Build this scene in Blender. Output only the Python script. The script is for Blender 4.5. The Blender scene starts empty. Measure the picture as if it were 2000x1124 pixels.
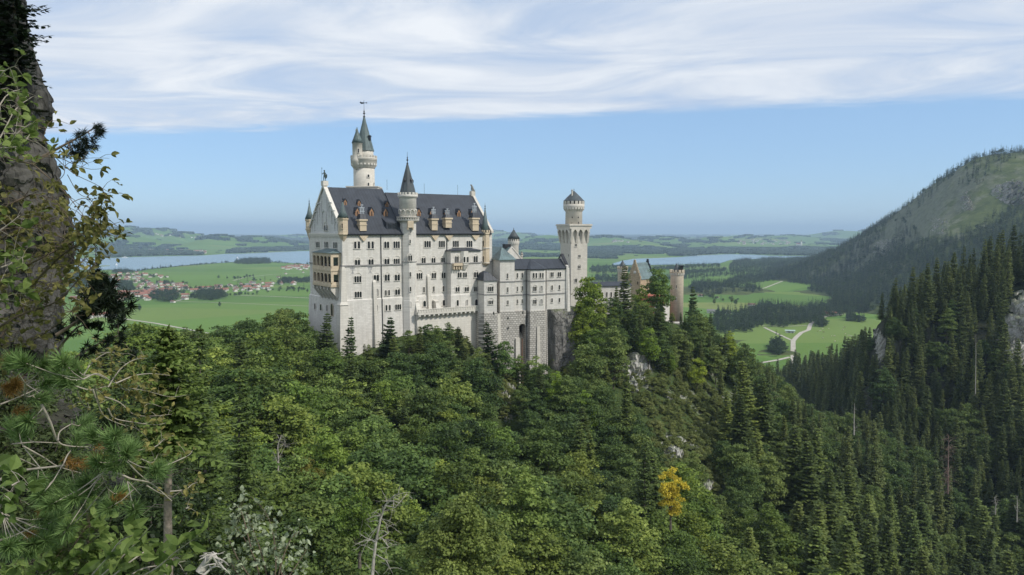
import bpy, math, random
import numpy as np
from mathutils import Vector, Matrix, noise
R = math.radians
PI = math.pi
rnd = random.Random(11)
RS = np.random.RandomState(5)
SC = bpy.context.scene
COL = SC.collection

# ------------------------------------------------------------ camera
FPX = 1444.0
HZ = 175.0
PITCH = math.atan(112 / 1444)
cam_d = bpy.data.cameras.new('camera')
cam = bpy.data.objects.new('camera', cam_d); COL.objects.link(cam)
cam.location = (0, 0, HZ)
cam.rotation_euler = (PI / 2 - PITCH, 0, 0)
cam_d.sensor_width = 36; cam_d.lens = 36 * FPX / 2000
cam_d.clip_start = 0.2; cam_d.clip_end = 200000
SC.camera = cam
# ------------------------------------------------------------ exposure, sun, sky
SC.view_settings.view_transform = 'Standard'
SC.view_settings.look = 'None'
SC.view_settings.exposure = 0.63
SC.view_settings.gamma = 1.0
SC.cycles.use_denoising = True
SC.cycles.max_bounces = 6
SC.cycles.diffuse_bounces = 3
SC.cycles.transmission_bounces = 3
SC.cycles.volume_bounces = 0
SUNV = Vector((0.70, -0.34, 0.78)).normalized()
sun_d = bpy.data.lights.new('sun', 'SUN'); sun_d.energy = 2.3; sun_d.angle = R(4); sun_d.color = (1, .95, .87)
sun = bpy.data.objects.new('sun', sun_d); COL.objects.link(sun)
sun.location = (0, 0, 400)
sun.rotation_euler = SUNV.to_track_quat('Z', 'Y').to_euler()
W = bpy.data.worlds.new('World'); SC.world = W; W.use_nodes = True

class NT:
    def __init__(s, nt): s.t = nt; s.l = nt.links
    def n(s, kind, props=None, **ins):
        nd = s.t.nodes.new(kind)
        for k, v in (props or {}).items(): setattr(nd, k, v)
        for k, v in ins.items():
            key = int(k[1:]) if k[0] == 'i' and k[1:].isdigit() else k.replace('_', ' ')
            s.set(nd, key, v)
        return nd
    def set(s, nd, key, v):
        sock = nd.inputs[key]
        if isinstance(v, bpy.types.Node): s.l.new(v.outputs[0], sock)
        elif isinstance(v, bpy.types.NodeSocket): s.l.new(v, sock)
        else: sock.default_value = v
    def m(s, op, a, b=0.0, c=0.0, clamp=False):
        nd = s.n('ShaderNodeMath', {'operation': op, 'use_clamp': clamp}); s.set(nd, 0, a); s.set(nd, 1, b)
        if op in ('MULTIPLY_ADD', 'SMOOTH_MIN', 'COMPARE', 'WRAP'): s.set(nd, 2, c)
        return nd.outputs[0]
    def mix(s, f, a, b, blend='MIX'):
        nd = s.n('ShaderNodeMix', {'data_type': 'RGBA', 'blend_type': blend, 'clamp_factor': True})
        s.set(nd, 0, f); s.set(nd, 6, a); s.set(nd, 7, b)
        return nd.outputs[2]
    def ramp(s, f, stops, interp='LINEAR'):
        nd = s.n('ShaderNodeValToRGB'); s.set(nd, 0, f)
        cr = nd.color_ramp; cr.interpolation = interp
        while len(cr.elements) > 1: cr.elements.remove(cr.elements[-1])
        for i, (p, c) in enumerate(stops):
            e = cr.elements[0] if i == 0 else cr.elements.new(p)
            e.position = p; e.color = (*c, 1) if len(c) == 3 else c
        return nd.outputs[0]
    def noise(s, vec, scale, detail=4, rough=.55, dist=0.0, out=0):
        nd = s.n('ShaderNodeTexNoise'); s.set(nd, 'Vector', vec); s.set(nd, 'Scale', scale)
        s.set(nd, 'Detail', detail); s.set(nd, 'Roughness', rough); s.set(nd, 'Distortion', dist)
        return nd.outputs[out]
    def sstep(s, x, a, b):
        nd = s.n('ShaderNodeMapRange', {'interpolation_type': 'SMOOTHSTEP'}); s.set(nd, 0, x); s.set(nd, 1, a); s.set(nd, 2, b)
        return nd.outputs[0]

w = NT(W.node_tree)
W.node_tree.nodes.clear()
sky = w.n('ShaderNodeTexSky', {'sky_type': 'NISHITA', 'sun_disc': False})
sky.sun_elevation = math.asin(SUNV.z); sky.sun_rotation = math.atan2(SUNV.x, SUNV.y)
sky.altitude = 900; sky.air_density = 1.0; sky.dust_density = 0.35; sky.ozone_density = 1.6
tc = w.n('ShaderNodeTexCoord')
sep = w.n('ShaderNodeSeparateXYZ', i0=tc.outputs['Generated'])
zz = w.m('MAXIMUM', sep.outputs[2], .015)
px_ = w.m('DIVIDE', sep.outputs[0], zz); py_ = w.m('DIVIDE', sep.outputs[1], zz)
pv = w.n('ShaderNodeCombineXYZ', i0=px_, i1=py_)
rot = w.n('ShaderNodeVectorRotate', {'rotation_type': 'Z_AXIS'}); w.set(rot, 'Vector', pv); w.set(rot, 'Angle', R(13))
st = w.n('ShaderNodeMapping'); w.set(st, 0, rot); st.inputs['Scale'].default_value = (.66, 1.0, 1)
n1 = w.noise(st, .85, 7, .6, 1.0)
n2 = w.noise(st, .33, 3, .5, .3)
n3 = w.noise(st, 2.6, 5, .6, .8)
# a cloud sheet overhead whose far edge runs almost straight across the valley
edge = w.m('SUBTRACT', w.m('MULTIPLY_ADD', px_, -.245, 6.85), py_)
edge = w.m('ADD', edge, w.m('MULTIPLY', w.m('SUBTRACT', n2, .5), 1.6))
edge = w.m('ADD', edge, w.m('MULTIPLY', w.m('SUBTRACT', n3, .5), .75))
sheet = w.sstep(edge, -.10, .62)
thin = w.sstep(w.m('ADD', w.m('MULTIPLY', n1, .75), w.m('MULTIPLY', n2, .45)), .46, .66)
cov = w.m('MULTIPLY', sheet, w.m('MULTIPLY_ADD', thin, .36, .64))
wisp = w.m('MULTIPLY', w.sstep(n3, .60, .78), w.m('MULTIPLY', w.sstep(edge, -4.0, -.3), .20))
cov = w.m('MAXIMUM', cov, wisp)
ccol = w.ramp(n1, [(.30, (.365, .425, .535)), (.50, (.455, .50, .57)), (.68, (.58, .605, .64))])
SKY_S = 0.10
clv = w.n('ShaderNodeVectorMath', {'operation': 'SCALE'}); w.set(clv, 0, ccol); clv.inputs['Scale'].default_value = 10.0
skb = w.n('ShaderNodeVectorMath', {'operation': 'MULTIPLY'}); w.set(skb, 0, sky); skb.inputs[1].default_value = (.74, .86, 1.02)
fin = w.mix(cov, w.mix(.60, skb.outputs[0], (2.35, 3.62, 5.25, 1)), clv.outputs[0])
bg = w.n('ShaderNodeBackground', Color=fin, Strength=SKY_S)
wo = w.n('ShaderNodeOutputWorld', Surface=bg)

# ------------------------------------------------------------ pixels of the 2000 x 1124 photograph -> the place
CP, SP = math.cos(PITCH), math.sin(PITCH)
def ray(px, py):
    a, b = (px - 1000) / FPX, (562 - py) / FPX
    v = Vector((a, CP + b * SP, -SP + b * CP))
    return v / v.y
def P(px, py, Y):
    r = ray(px, py); return Vector((r.x * Y, Y, HZ + r.z * Y))
def PX(v):
    x, y, z = v[0], v[1], v[2] - HZ
    f = y * CP - z * SP; u = y * SP + z * CP
    return 1000 + FPX * x / f, 562 - FPX * u / f
def PXn(x, y, z):
    z = z - HZ; f = y * CP - z * SP; u = y * SP + z * CP
    return 1000 + FPX * x / f, 562 - FPX * u / f
RE2 = 2 * 6.37e6
def G(px, py, dz=0.0):                       # where a pixel's ray meets the curved plain
    r = ray(px, py); h = HZ - dz
    k = (1 + r.x * r.x) / RE2
    # h + r.z*Y + k*Y^2 = 0
    disc = r.z * r.z - 4 * k * h
    Y = (-r.z - math.sqrt(max(disc, 0))) / (2 * k)
    return Vector((r.x * Y, Y, dz - (r.x * r.x + 1) * Y * Y / RE2))
def curv(x, y): return -(x * x + y * y) / RE2

# ------------------------------------------------------------ tags
def tag(o, label=None, cat=None, group=None, kind=None):
    if label: o['label'] = label
    if cat: o['category'] = cat
    if group: o['group'] = group
    if kind: o['kind'] = kind
    return o
def empty(name, loc=(0, 0, 0), rz=0.0, label=None, cat=None, group=None):
    o = bpy.data.objects.new(name, None); COL.objects.link(o)
    o.location = loc; o.rotation_euler = (0, 0, rz); o.empty_display_size = .5
    return tag(o, label, cat, group)
def mesh_np(name, verts, faces_flat, nper, mats, fmat=None, attrs=None, smooth=False):
    me = bpy.data.meshes.new(name)
    verts = np.asarray(verts, np.float32); faces_flat = np.asarray(faces_flat, np.int32).ravel()
    nf = len(faces_flat) // nper
    me.vertices.add(len(verts)); me.vertices.foreach_set('co', verts.ravel())
    me.loops.add(len(faces_flat)); me.loops.foreach_set('vertex_index', faces_flat)
    me.polygons.add(nf)
    me.polygons.foreach_set('loop_start', np.arange(nf, dtype=np.int32) * nper)
    try: me.polygons.foreach_set('loop_total', np.full(nf, nper, np.int32))
    except Exception: pass
    if fmat is not None: me.polygons.foreach_set('material_index', np.asarray(fmat, np.int32))
    me.polygons.foreach_set('use_smooth', np.full(nf, smooth, bool))
    for m in mats: me.materials.append(m)
    for k, (dom, arr) in (attrs or {}).items():
        at = me.attributes.new(k, 'FLOAT', dom); at.data.foreach_set('value', np.asarray(arr, np.float32))
    me.update(); me.validate()
    return me
def link(name, me, parent=None, loc=None):
    o = bpy.data.objects.new(name, me); COL.objects.link(o)
    if parent: o.parent = parent
    if loc is not None: o.location = loc
    return o

class MB:
    """collects shapes, builds them as ONE mesh object"""
    def __init__(s): s.v = []; s.f = []; s.mi = []; s.sm = []; s.cur = 0; s.M = None
    def add(s, vs, fs, smooth=False):
        b = len(s.v)
        for p in vs:
            p = Vector(p); s.v.append(s.M @ p if s.M else p)
        for f in fs: s.f.append([b + i for i in f]); s.mi.append(s.cur); s.sm.append(smooth)
    def box(s, x0, x1, y0, y1, z0, z1):
        s.add([(x0,y0,z0),(x1,y0,z0),(x1,y1,z0),(x0,y1,z0),(x0,y0,z1),(x1,y0,z1),(x1,y1,z1),(x0,y1,z1)],
              [(0,3,2,1),(4,5,6,7),(0,1,5,4),(1,2,6,5),(2,3,7,6),(3,0,4,7)])
    def frus(s, a, z0, b, z1):                # rectangles a, b = (x0,x1,y0,y1)
        s.add([(a[0],a[2],z0),(a[1],a[2],z0),(a[1],a[3],z0),(a[0],a[3],z0),(b[0],b[2],z1),(b[1],b[2],z1),(b[1],b[3],z1),(b[0],b[3],z1)],
              [(0,3,2,1),(4,5,6,7),(0,1,5,4),(1,2,6,5),(2,3,7,6),(3,0,4,7)])
    def prism(s, poly, z0, z1, poly1=None):   # ccw polygon of (x,y)
        n = len(poly); q = poly1 or poly
        s.add([(x,y,z0) for x,y in poly] + [(x,y,z1) for x,y in q],
              [tuple(range(n-1,-1,-1)), tuple(range(n,2*n))] + [(i,(i+1)%n,n+(i+1)%n,n+i) for i in range(n)])
    def slab(s, prof, axis, a, b):            # polygon extruded along x ('x': prof (y,z)) or y ('y': prof (x,z))
        n = len(prof)
        if axis == 'x': vs = [(a,p,q) for p,q in prof] + [(b,p,q) for p,q in prof]
        else: vs = [(p,a,q) for p,q in prof] + [(p,b,q) for p,q in prof]
        s.add(vs, [tuple(range(n)), tuple(range(2*n-1,n-1,-1))] + [(i,n+i,n+(i+1)%n,(i+1)%n) for i in range(n)])
    def lathe(s, cx, cy, prof, n=24, smooth=True, a0=0.0, caps=True):
        vs = []; fs = []
        for r, z in prof:
            for k in range(n):
                t = a0 + 2*PI*k/n; vs.append((cx + r*math.cos(t), cy + r*math.sin(t), z))
        for j in range(len(prof)-1):
            for k in range(n):
                k2 = (k+1) % n
                fs.append((j*n+k, j*n+k2, (j+1)*n+k2, (j+1)*n+k))
        s.add(vs, fs, smooth)
        if caps:
            b = len(s.v) - len(vs)
            s.f.append([b+k for k in range(n-1,-1,-1)]); s.mi.append(s.cur); s.sm.append(False)
            m = b + (len(prof)-1)*n
            s.f.append([m+k for k in range(n)]); s.mi.append(s.cur); s.sm.append(False)
    def tube(s, pts, rads, n=6):
        pts = [Vector(p) for p in pts]; vs = []; fs = []
        for i, p in enumerate(pts):
            d = (pts[min(i+1,len(pts)-1)] - pts[max(i-1,0)])
            if d.length < 1e-9: d = Vector((0,0,1))
            d.normalize()
            a = d.orthogonal().normalized() if i == 0 else (a - d*a.dot(d)).normalized()
            b = d.cross(a); r = float(rads[i] if hasattr(rads,'__len__') else rads)
            for k in range(n):
                t = 2*PI*k/n; vs.append(p + a*(r*math.cos(t)) + b*(r*math.sin(t)))
        for j in range(len(pts)-1):
            for k in range(n):
                k2 = (k+1) % n; fs.append((j*n+k, j*n+k2, (j+1)*n+k2, (j+1)*n+k))
        s.add(vs, fs, True)
    def mesh(s, name, mats):
        me = bpy.data.meshes.new(name); me.from_pydata(s.v, [], s.f)
        for m in (mats if isinstance(mats,(list,tuple)) else [mats]): me.materials.append(m)
        me.polygons.foreach_set('material_index', s.mi); me.polygons.foreach_set('use_smooth', s.sm)
        me.update(); return me
    def build(s, name, mats, parent=None, loc=None):
        return link(name, s.mesh(name, mats), parent, loc)

# ------------------------------------------------------------ materials
def new_mat(name):
    m = bpy.data.materials.new(name); m.use_nodes = True
    m.node_tree.nodes.clear(); t = NT(m.node_tree)
    out = t.n('ShaderNodeOutputMaterial'); b = t.n('ShaderNodeBsdfPrincipled')
    t.l.new(b.outputs[0], out.inputs[0])
    return m, t, b, out
def simple(name, col, rough=.7, var=.12, scale=1.2, metal=0.0, spec=.3, bump=0.0):
    m, t, b, o = new_mat(name)
    c = t.n('ShaderNodeTexCoord').outputs['Object']
    f = t.noise(c, scale, 5, .6)
    lo = tuple(x*(1-var*1.6) for x in col); hi = tuple(min(x*(1+var*1.6),1) for x in col)
    t.set(b, 'Base Color', t.ramp(f, [(.28, lo), (.72, hi)]))
    b.inputs['Roughness'].default_value = rough; b.inputs['Metallic'].default_value = metal
    b.inputs['Specular IOR Level'].default_value = spec
    if bump:
        bm = t.n('ShaderNodeBump', Height=f, Strength=bump, Distance=.1); t.set(b, 'Normal', bm)
    return m
def stone_wall(name, col, row=.55, brickw=1.3, mortar=.03, contrast=.10, rough_face=0.0, dirt=.25, dark=None):
    """ashlar: courses along each wall, weathering streaks running down"""
    m, t, b, o = new_mat(name)
    c = t.n('ShaderNodeTexCoord').outputs['Object']
    s = t.n('ShaderNodeSeparateXYZ', i0=c)
    h = t.m('ADD', s.outputs[0], s.outputs[1])
    v = t.n('ShaderNodeCombineXYZ', i0=h, i1=s.outputs[2])
    br = t.n('ShaderNodeTexBrick', Vector=v, Scale=1.0)
    br.inputs['Row Height'].default_value = row; br.inputs['Brick Width'].default_value = brickw
    br.inputs['Mortar Size'].default_value = mortar; br.inputs['Mortar Smooth'].default_value = .3
    hi = tuple(min(1, x*(1+contrast)) for x in col); lo = tuple(x*(1-contrast) for x in col)
    mo = dark or tuple(x*.72 for x in col)
    br.inputs['Color1'].default_value = (*hi, 1); br.inputs['Color2'].default_value = (*lo, 1); br.inputs['Mortar'].default_value = (*mo, 1)
    sv = t.n('ShaderNodeCombineXYZ', i0=t.m('MULTIPLY', h, .9), i1=t.m('MULTIPLY', s.outputs[2], .09))
    streak = t.sstep(t.noise(sv, 1.0, 5, .6), .42, .72)
    big = t.noise(c, .12, 4, .6)
    colr = t.mix(t.m('MULTIPLY', streak, dirt), br.outputs[0], (col[0]*.62, col[1]*.60, col[2]*.56, 1))
    colr = t.mix(t.m('MULTIPLY', t.sstep(big, .45, .7), dirt*1.1), colr, (col[0]*.74, col[1]*.735, col[2]*.73, 1))
    fine = t.noise(c, 3.0, 4, .6)
    colr = t.mix(t.m('MULTIPLY', fine, .22), colr, (col[0]*.7, col[1]*.69, col[2]*.66, 1))
    t.set(b, 'Base Color', colr)
    b.inputs['Roughness'].default_value = .88; b.inputs['Specular IOR Level'].default_value = .15
    hgt = t.m('MULTIPLY_ADD', t.noise(c, 1.7, 3, .6), rough_face, t.m('MULTIPLY', br.outputs['Fac'], -1.0))
    bm = t.n('ShaderNodeBump', Height=hgt, Strength=.45 if rough_face else .2, Distance=.15 if rough_face else .05)
    t.set(b, 'Normal', bm)
    return m
def roof_metal(name, col, seam=1.1, rough=.45, axis=0, patina=None, amt=.3):
    m, t, b, o = new_mat(name)
    c = t.n('ShaderNodeTexCoord').outputs['Object']
    s = t.n('ShaderNodeSeparateXYZ', i0=c)
    if axis == 2: a = t.m('MULTIPLY', t.m('ARCTAN2', s.outputs[1], s.outputs[0]), 3.0)
    else: a = s.outputs[axis]
    fr = t.m('FRACT', t.m('DIVIDE', a, seam))
    line = t.m('SUBTRACT', 1.0, t.sstep(t.m('ABSOLUTE', t.m('SUBTRACT', fr, .5)), .0, .11))
    cell = t.n('ShaderNodeTexWhiteNoise', {'noise_dimensions': '1D'}); t.set(cell, 'W', t.m('FLOOR', t.m('DIVIDE', a, seam)))
    f = t.noise(c, .35, 5, .65)
    base = t.ramp(f, [(.3, tuple(x*.72 for x in col)), (.7, tuple(x*1.32 for x in col))])
    base = t.mix(t.m('MULTIPLY', cell.outputs[0], .22), base, (col[0]*1.6, col[1]*1.6, col[2]*1.65, 1))
    if patina:
        sv = t.n('ShaderNodeMapping'); t.set(sv, 0, c); sv.inputs['Scale'].default_value = (1, 1, .25)
        base = t.mix(t.m('MULTIPLY', t.sstep(t.noise(sv, .7, 5, .65), .35, .7), amt), base, (*patina, 1))
    base = t.mix(t.m('MULTIPLY', line, .55), base, (col[0]*.42, col[1]*.42, col[2]*.42, 1))
    t.set(b, 'Base Color', base); b.inputs['Roughness'].default_value = rough; b.inputs['Specular IOR Level'].default_value = .35
    bm = t.n('ShaderNodeBump', Height=line, Strength=.5, Distance=.06); t.set(b, 'Normal', bm)
    return m
def rock_mat(name, c0, c1, moss, scale=.12, moss_amt=.5, mlo=.45):
    m, t, b, o = new_mat(name)
    c = t.n('ShaderNodeTexCoord').outputs['Object']
    mp = t.n('ShaderNodeMapping'); t.set(mp, 0, c); mp.inputs['Scale'].default_value = (1, 1, .55)
    n = t.noise(mp, scale*3, 9, .68, .6); n_ = t.noise(mp, scale*.7, 4, .6)
    vo = t.n('ShaderNodeTexVoronoi', {'feature': 'DISTANCE_TO_EDGE'}, Vector=t.n('ShaderNodeMixRGB', i0=.25, i1=mp.outputs[0], i2=t.noise(mp, scale*4, 3, .6, 0, 1)), Scale=scale*4)
    crack = t.m('SUBTRACT', 1.0, t.sstep(vo.outputs[0], .0, .09))
    base = t.ramp(t.m('MULTIPLY_ADD', n_, .5, t.m('MULTIPLY', n, .5)), [(.34, c0), (.62, c1)])
    base = t.mix(t.m('MULTIPLY', crack, .38), base, (c0[0]*.35, c0[1]*.35, c0[2]*.35, 1))
    g = t.n('ShaderNodeNewGeometry'); up = t.n('ShaderNodeSeparateXYZ', i0=g.outputs['Normal'])
    mo = t.m('MULTIPLY', t.sstep(t.m('ADD', up.outputs[2], t.m('MULTIPLY', t.noise(c, scale*2, 5, .65), .8)), mlo+.3, mlo+.75), moss_amt)
    mossc = t.ramp(t.noise(c, scale*6, 4, .6), [(.3, tuple(x*.7 for x in moss)), (.7, tuple(x*1.4 for x in moss))])
    t.set(b, 'Base Color', t.mix(mo, base, mossc))
    b.inputs['Roughness'].default_value = .92; b.inputs['Specular IOR Level'].default_value = .1
    bm = t.n('ShaderNodeBump', Height=t.m('SUBTRACT', n, t.m('MULTIPLY', crack, .4)), Strength=.9, Distance=.12/scale*.5); t.set(b, 'Normal', bm)
    return m
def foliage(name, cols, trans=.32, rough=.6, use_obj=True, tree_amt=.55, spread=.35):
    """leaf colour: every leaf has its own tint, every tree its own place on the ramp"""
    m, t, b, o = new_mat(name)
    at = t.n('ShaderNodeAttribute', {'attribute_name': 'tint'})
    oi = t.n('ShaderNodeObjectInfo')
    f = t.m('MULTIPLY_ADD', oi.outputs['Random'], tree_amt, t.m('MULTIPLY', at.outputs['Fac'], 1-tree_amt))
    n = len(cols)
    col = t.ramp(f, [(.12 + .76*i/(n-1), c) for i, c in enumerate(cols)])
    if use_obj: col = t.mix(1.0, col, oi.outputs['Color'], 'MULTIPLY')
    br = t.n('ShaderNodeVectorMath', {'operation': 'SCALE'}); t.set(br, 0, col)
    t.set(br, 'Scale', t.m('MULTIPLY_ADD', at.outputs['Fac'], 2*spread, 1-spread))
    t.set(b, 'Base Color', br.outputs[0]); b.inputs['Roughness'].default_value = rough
    b.inputs['Specular IOR Level'].default_value = .25
    tr = t.n('ShaderNodeBsdfTranslucent', Color=br.outputs[0])
    mx = t.n('ShaderNodeMixShader', i0=trans, i1=b.outputs[0], i2=tr.outputs[0])
    t.l.new(mx.outputs[0], o.inputs[0])
    return m
LIME = (.655, .63, .58)
M = dict(
    wall=stone_wall('castle_limestone', LIME, contrast=.085, dirt=.44),
    base=stone_wall('pale_base_stone', (.64, .61, .545), .8, 2.0, contrast=.05, dirt=.38),
    gable=stone_wall('gable_limestone', (.62, .615, .60), contrast=.07, dirt=.22),
    trim=simple('dressed_stone', (.62, .59, .53), .85, .09, 2.0),
    strip=simple('grey_string_course', (.27, .26, .25), .85, .15, 2.0),
    sand=stone_wall('yellow_sandstone', (.60, .50, .365), .6, 1.4, contrast=.08, dirt=.25),
    rust=stone_wall('rusticated_stone', (.50, .475, .43), .75, 1.15, .11, .22, .8, .34, (.17, .16, .145)),
    twall=stone_wall('tower_stone', (.60, .565, .50), .6, 1.3, contrast=.08, dirt=.32),
    gate=stone_wall('warm_gate_stone', (.60, .52, .405), .6, 1.2, contrast=.10, dirt=.35),
    brick=stone_wall('ochre_brick', (.47, .37, .25), .5, 1.0, contrast=.16, dirt=.25),
    red=simple('red_plaster', (.42, .13, .09), .85, .15),
    roof=roof_metal('slate_grey_metal_roof', (.034, .039, .048), 1.15, .5),
    cone=roof_metal('spire_metal', (.052, .060, .066), .75, .5, 2, (.10, .14, .135), .3),
    green=roof_metal('green_copper_roof', (.13, .185, .185), 1.0, .55, 0, (.07, .085, .09), .5),
    gcone=roof_metal('green_copper_spire', (.10, .14, .138), .75, .55, 2, (.055, .065, .068), .5),
    glass=simple('dark_window_glass', (.012, .013, .016), .18, .3, .5, 0, .5),
    curtain=simple('window_with_drawn_blind', (.30, .29, .27), .5, .2, 1.0),
    wood=simple('orange_brown_wood', (.34, .195, .11), .7, .2),
    metal=simple('dark_iron', (.035, .036, .04), .5, .2, 1, .5),
    zinc=simple('pale_zinc', (.42, .45, .48), .45, .15, 1, .3),
    bronze=simple('green_bronze', (.085, .11, .10), .55, .3, 1.5, .4),
    bark=simple('bark', (.11, .092, .074), .9, .35, 3.0, bump=.5),
    palebark=simple('pale_dead_wood', (.34, .315, .28), .9, .25, 3.0, bump=.4),
)
# ============================================================ terrain
def tps(pts):
    p = np.array([(a, b) for a, b, c in pts], float); z = np.array([c for a, b, c in pts], float)
    n = len(p); d2 = ((p[:, None] - p[None]) ** 2).sum(-1)
    K = .5 * d2 * np.log(d2 + 1e-9) + np.eye(n) * 40.0
    Q = np.hstack([np.ones((n, 1)), p / 300])
    A = np.zeros((n + 3, n + 3)); A[:n, :n] = K; A[:n, n:] = Q; A[n:, :n] = Q.T
    sol = np.linalg.solve(A, np.concatenate([z, np.zeros(3)]))
    def f(x, y):
        x = np.asarray(x, float); y = np.asarray(y, float); sh = x.shape
        q = np.stack([x.ravel(), y.ravel()], 1); out = np.empty(len(q))
        for i in range(0, len(q), 20000):
            c = q[i:i+20000]
            e = ((c[:, None] - p[None]) ** 2).sum(-1)
            out[i:i+20000] = (.5 * e * np.log(e + 1e-9)) @ sol[:n] + sol[n] + (c / 300) @ sol[n+1:]
        return out.reshape(sh)
    return f
def ctl(lst, raw): return [(*(P(px, py, Y) - Vector((0, 0, h))),) for px, py, Y, h in lst] + list(raw)
def vnoise(x, y, s, seed=0.0, oct=3):
    """value noise on arrays"""
    x = np.asarray(x, float)/s + seed*17.3; y = np.asarray(y, float)/s + seed*9.1; out = 0; amp = 1; tot = 0
    for o in range(oct):
        xi = np.floor(x).astype(np.int64); yi = np.floor(y).astype(np.int64); fx = x-xi; fy = y-yi
        fx = fx*fx*(3-2*fx); fy = fy*fy*(3-2*fy)
        def hsh(a, b):
            h = (a*374761393 + b*668265263 + o*974711) & 0x7fffffff
            h = ((h ^ (h >> 13))*1274126177) & 0x7fffffff
            return ((h ^ (h >> 16)) & 0xffff)/65535.0
        v = (hsh(xi,yi)*(1-fx)+hsh(xi+1,yi)*fx)*(1-fy) + (hsh(xi,yi+1)*(1-fx)+hsh(xi+1,yi+1)*fx)*fy
        out = out + v*amp; tot += amp; amp *= .5; x = x*2.03+5.1; y = y*2.03+3.7
    return out/tot

castle_ctl = ctl([
    (100, 820, 90, 18), (100, 1124, 50, 16),
    (300, 648, 165, 20), (300, 760, 120, 20), (300, 900, 90, 20), (300, 1124, 62, 18),
    (450, 655, 185, 18), (450, 760, 140, 18), (450, 900, 105, 18), (450, 1124, 74, 18),
    (560, 625, 240, 13), (560, 720, 190, 16),
    (640, 665, 236, 10), (650, 760, 185, 17), (650, 900, 130, 19), (650, 1124, 84, 20),
    (735, 652, 243, 6), (812, 636, 256, 2), (850, 618, 263, 1.5), (905, 640, 263, 3),
    (850, 700, 228, 13), (850, 800, 185, 17), (850, 950, 130, 19), (850, 1124, 92, 20),
    (945, 680, 268, 3), (1000, 715, 274, 4), (1070, 720, 284, 3), (1000, 790, 220, 14), (1000, 900, 160, 18), (1000, 1124, 98, 20),
    (1125, 705, 290, 3), (1130, 610, 312, 1),
    (1200, 622, 330, 2), (1200, 690, 290, 5), (1200, 800, 235, 13), (1200, 950, 170, 18), (1200, 1124, 115, 20),
    (1300, 628, 372, 1), (1340, 640, 380, 2), (1300, 700, 300, 5),
    (1380, 660, 380, 10), (1370, 760, 300, 5), (1340, 860, 242, 7), (1340, 960, 200, 15), (1350, 1124, 130, 20),
    (1500, 700, 350, 20), (1500, 800, 290, 18), (1500, 950, 220, 20), (1500, 1124, 150, 22),
    (1620, 810, 335, 20), (1620, 950, 250, 22), (1620, 1124, 165, 22),
    (1800, 970, 285, 22), (1800, 1124, 185, 22), (1960, 1120, 228, 22), (2150, 1200, 200, 22)],
    [(-400, 300, 40), (-400, 620, -4), (-150, 620, -4), (0, 640, -4), (200, 660, -4), (420, 720, -4), (-200, 420, 12), (-90, 400, 40), (-60, 330, 95),
     (0, 350, 100), (50, 400, 90), (120, 450, 70), (60, 520, 20), (-20, 470, 25), (160, 520, 20), (240, 520, 0), (300, 440, 10), (250, 420, 35),
     (-240, 150, 120), (-120, 50, 140), (0, 40, 90), (80, 40, 70), (200, 60, 62), (320, 120, 60), (330, 260, 45), (-260, 260, 85), (-150, 230, 108)])
castle_f = tps(castle_ctl)
gorge_ctl = ctl([
    (1700, 592, 440, 20), (1690, 700, 425, 20), (1700, 800, 395, 20), (1700, 900, 350, 20),
    (1760, 552, 452, 20), (1800, 552, 455, 20), (1800, 700, 410, 20), (1800, 850, 365, 20), (1800, 960, 335, 20),
    (1900, 498, 460, 22), (1900, 650, 410, 22), (1900, 850, 350, 22), (1900, 1040, 290, 22),
    (2000, 488, 450, 22), (2000, 650, 390, 22), (2000, 850, 330, 22), (2000, 1090, 255, 22),
    (1600, 712, 640, 18), (1600, 770, 560, 20), (1600, 820, 500, 20), (1660, 690, 560, 18), (1650, 850, 450, 20),
    (1530, 722, 720, 18), (1530, 770, 640, 20), (2150, 480, 430, 22), (2150, 900, 280, 22), (2300, 600, 400, 22)],
    [(500, 900, 0), (330, 820, -3), (220, 790, -6), (150, 760, -8), (700, 800, 60), (450, 640, 60), (350, 600, 70), (600, 560, 190), (120, 560, -8), (160, 420, 0), (140, 300, 30), (300, 600, 60),
     (900, 500, 250), (900, 200, 250), (300, 180, 60), (200, 200, 50)])
gorge_f = tps(gorge_ctl)
mount_ctl = ctl([
    (1605, 532, 3150, 0), (1640, 505, 3120, 14), (1690, 458, 2850, 12), (1720, 434, 2680, 10), (1800, 375, 2350, 8), (1900, 315, 2150, 6), (1975, 296, 2150, 4), (2050, 292, 2150, 4), (2200, 250, 2100, 4),
    (1700, 560, 1750, 18), (1700, 640, 1400, 18), (1850, 440, 1900, 10), (1850, 530, 1600, 18), (1850, 640, 1300, 18), (2000, 400, 1850, 8), (2000, 500, 1500, 18), (2000, 620, 1150, 18),
    (1600, 552, 2150, 18), (1600, 588, 1650, 18), (1600, 612, 1450, 18), (1500, 577, 1900, 18), (1500, 592, 1700, 18), (1420, 560, 2150, 0), (1740, 500, 2050, 14), (1780, 465, 2080, 12), (1660, 535, 2300, 16), (1640, 560, 1950, 18), (2200, 450, 1500, 18)],
    [(400, 1500, -2), (500, 2300, -4), (700, 2700, -8), (450, 1900, -4), (1000, 2900, -6), (1150, 3400, -8), (1400, 3350, 50), (1500, 3600, 20), (2200, 3300, 220), (3200, 2600, 300), (3200, 1500, 240), (420, 1200, -2), (650, 1000, 5), (1100, 900, 90), (330, 2200, -6)])
mount_f = tps(mount_ctl)

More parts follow.
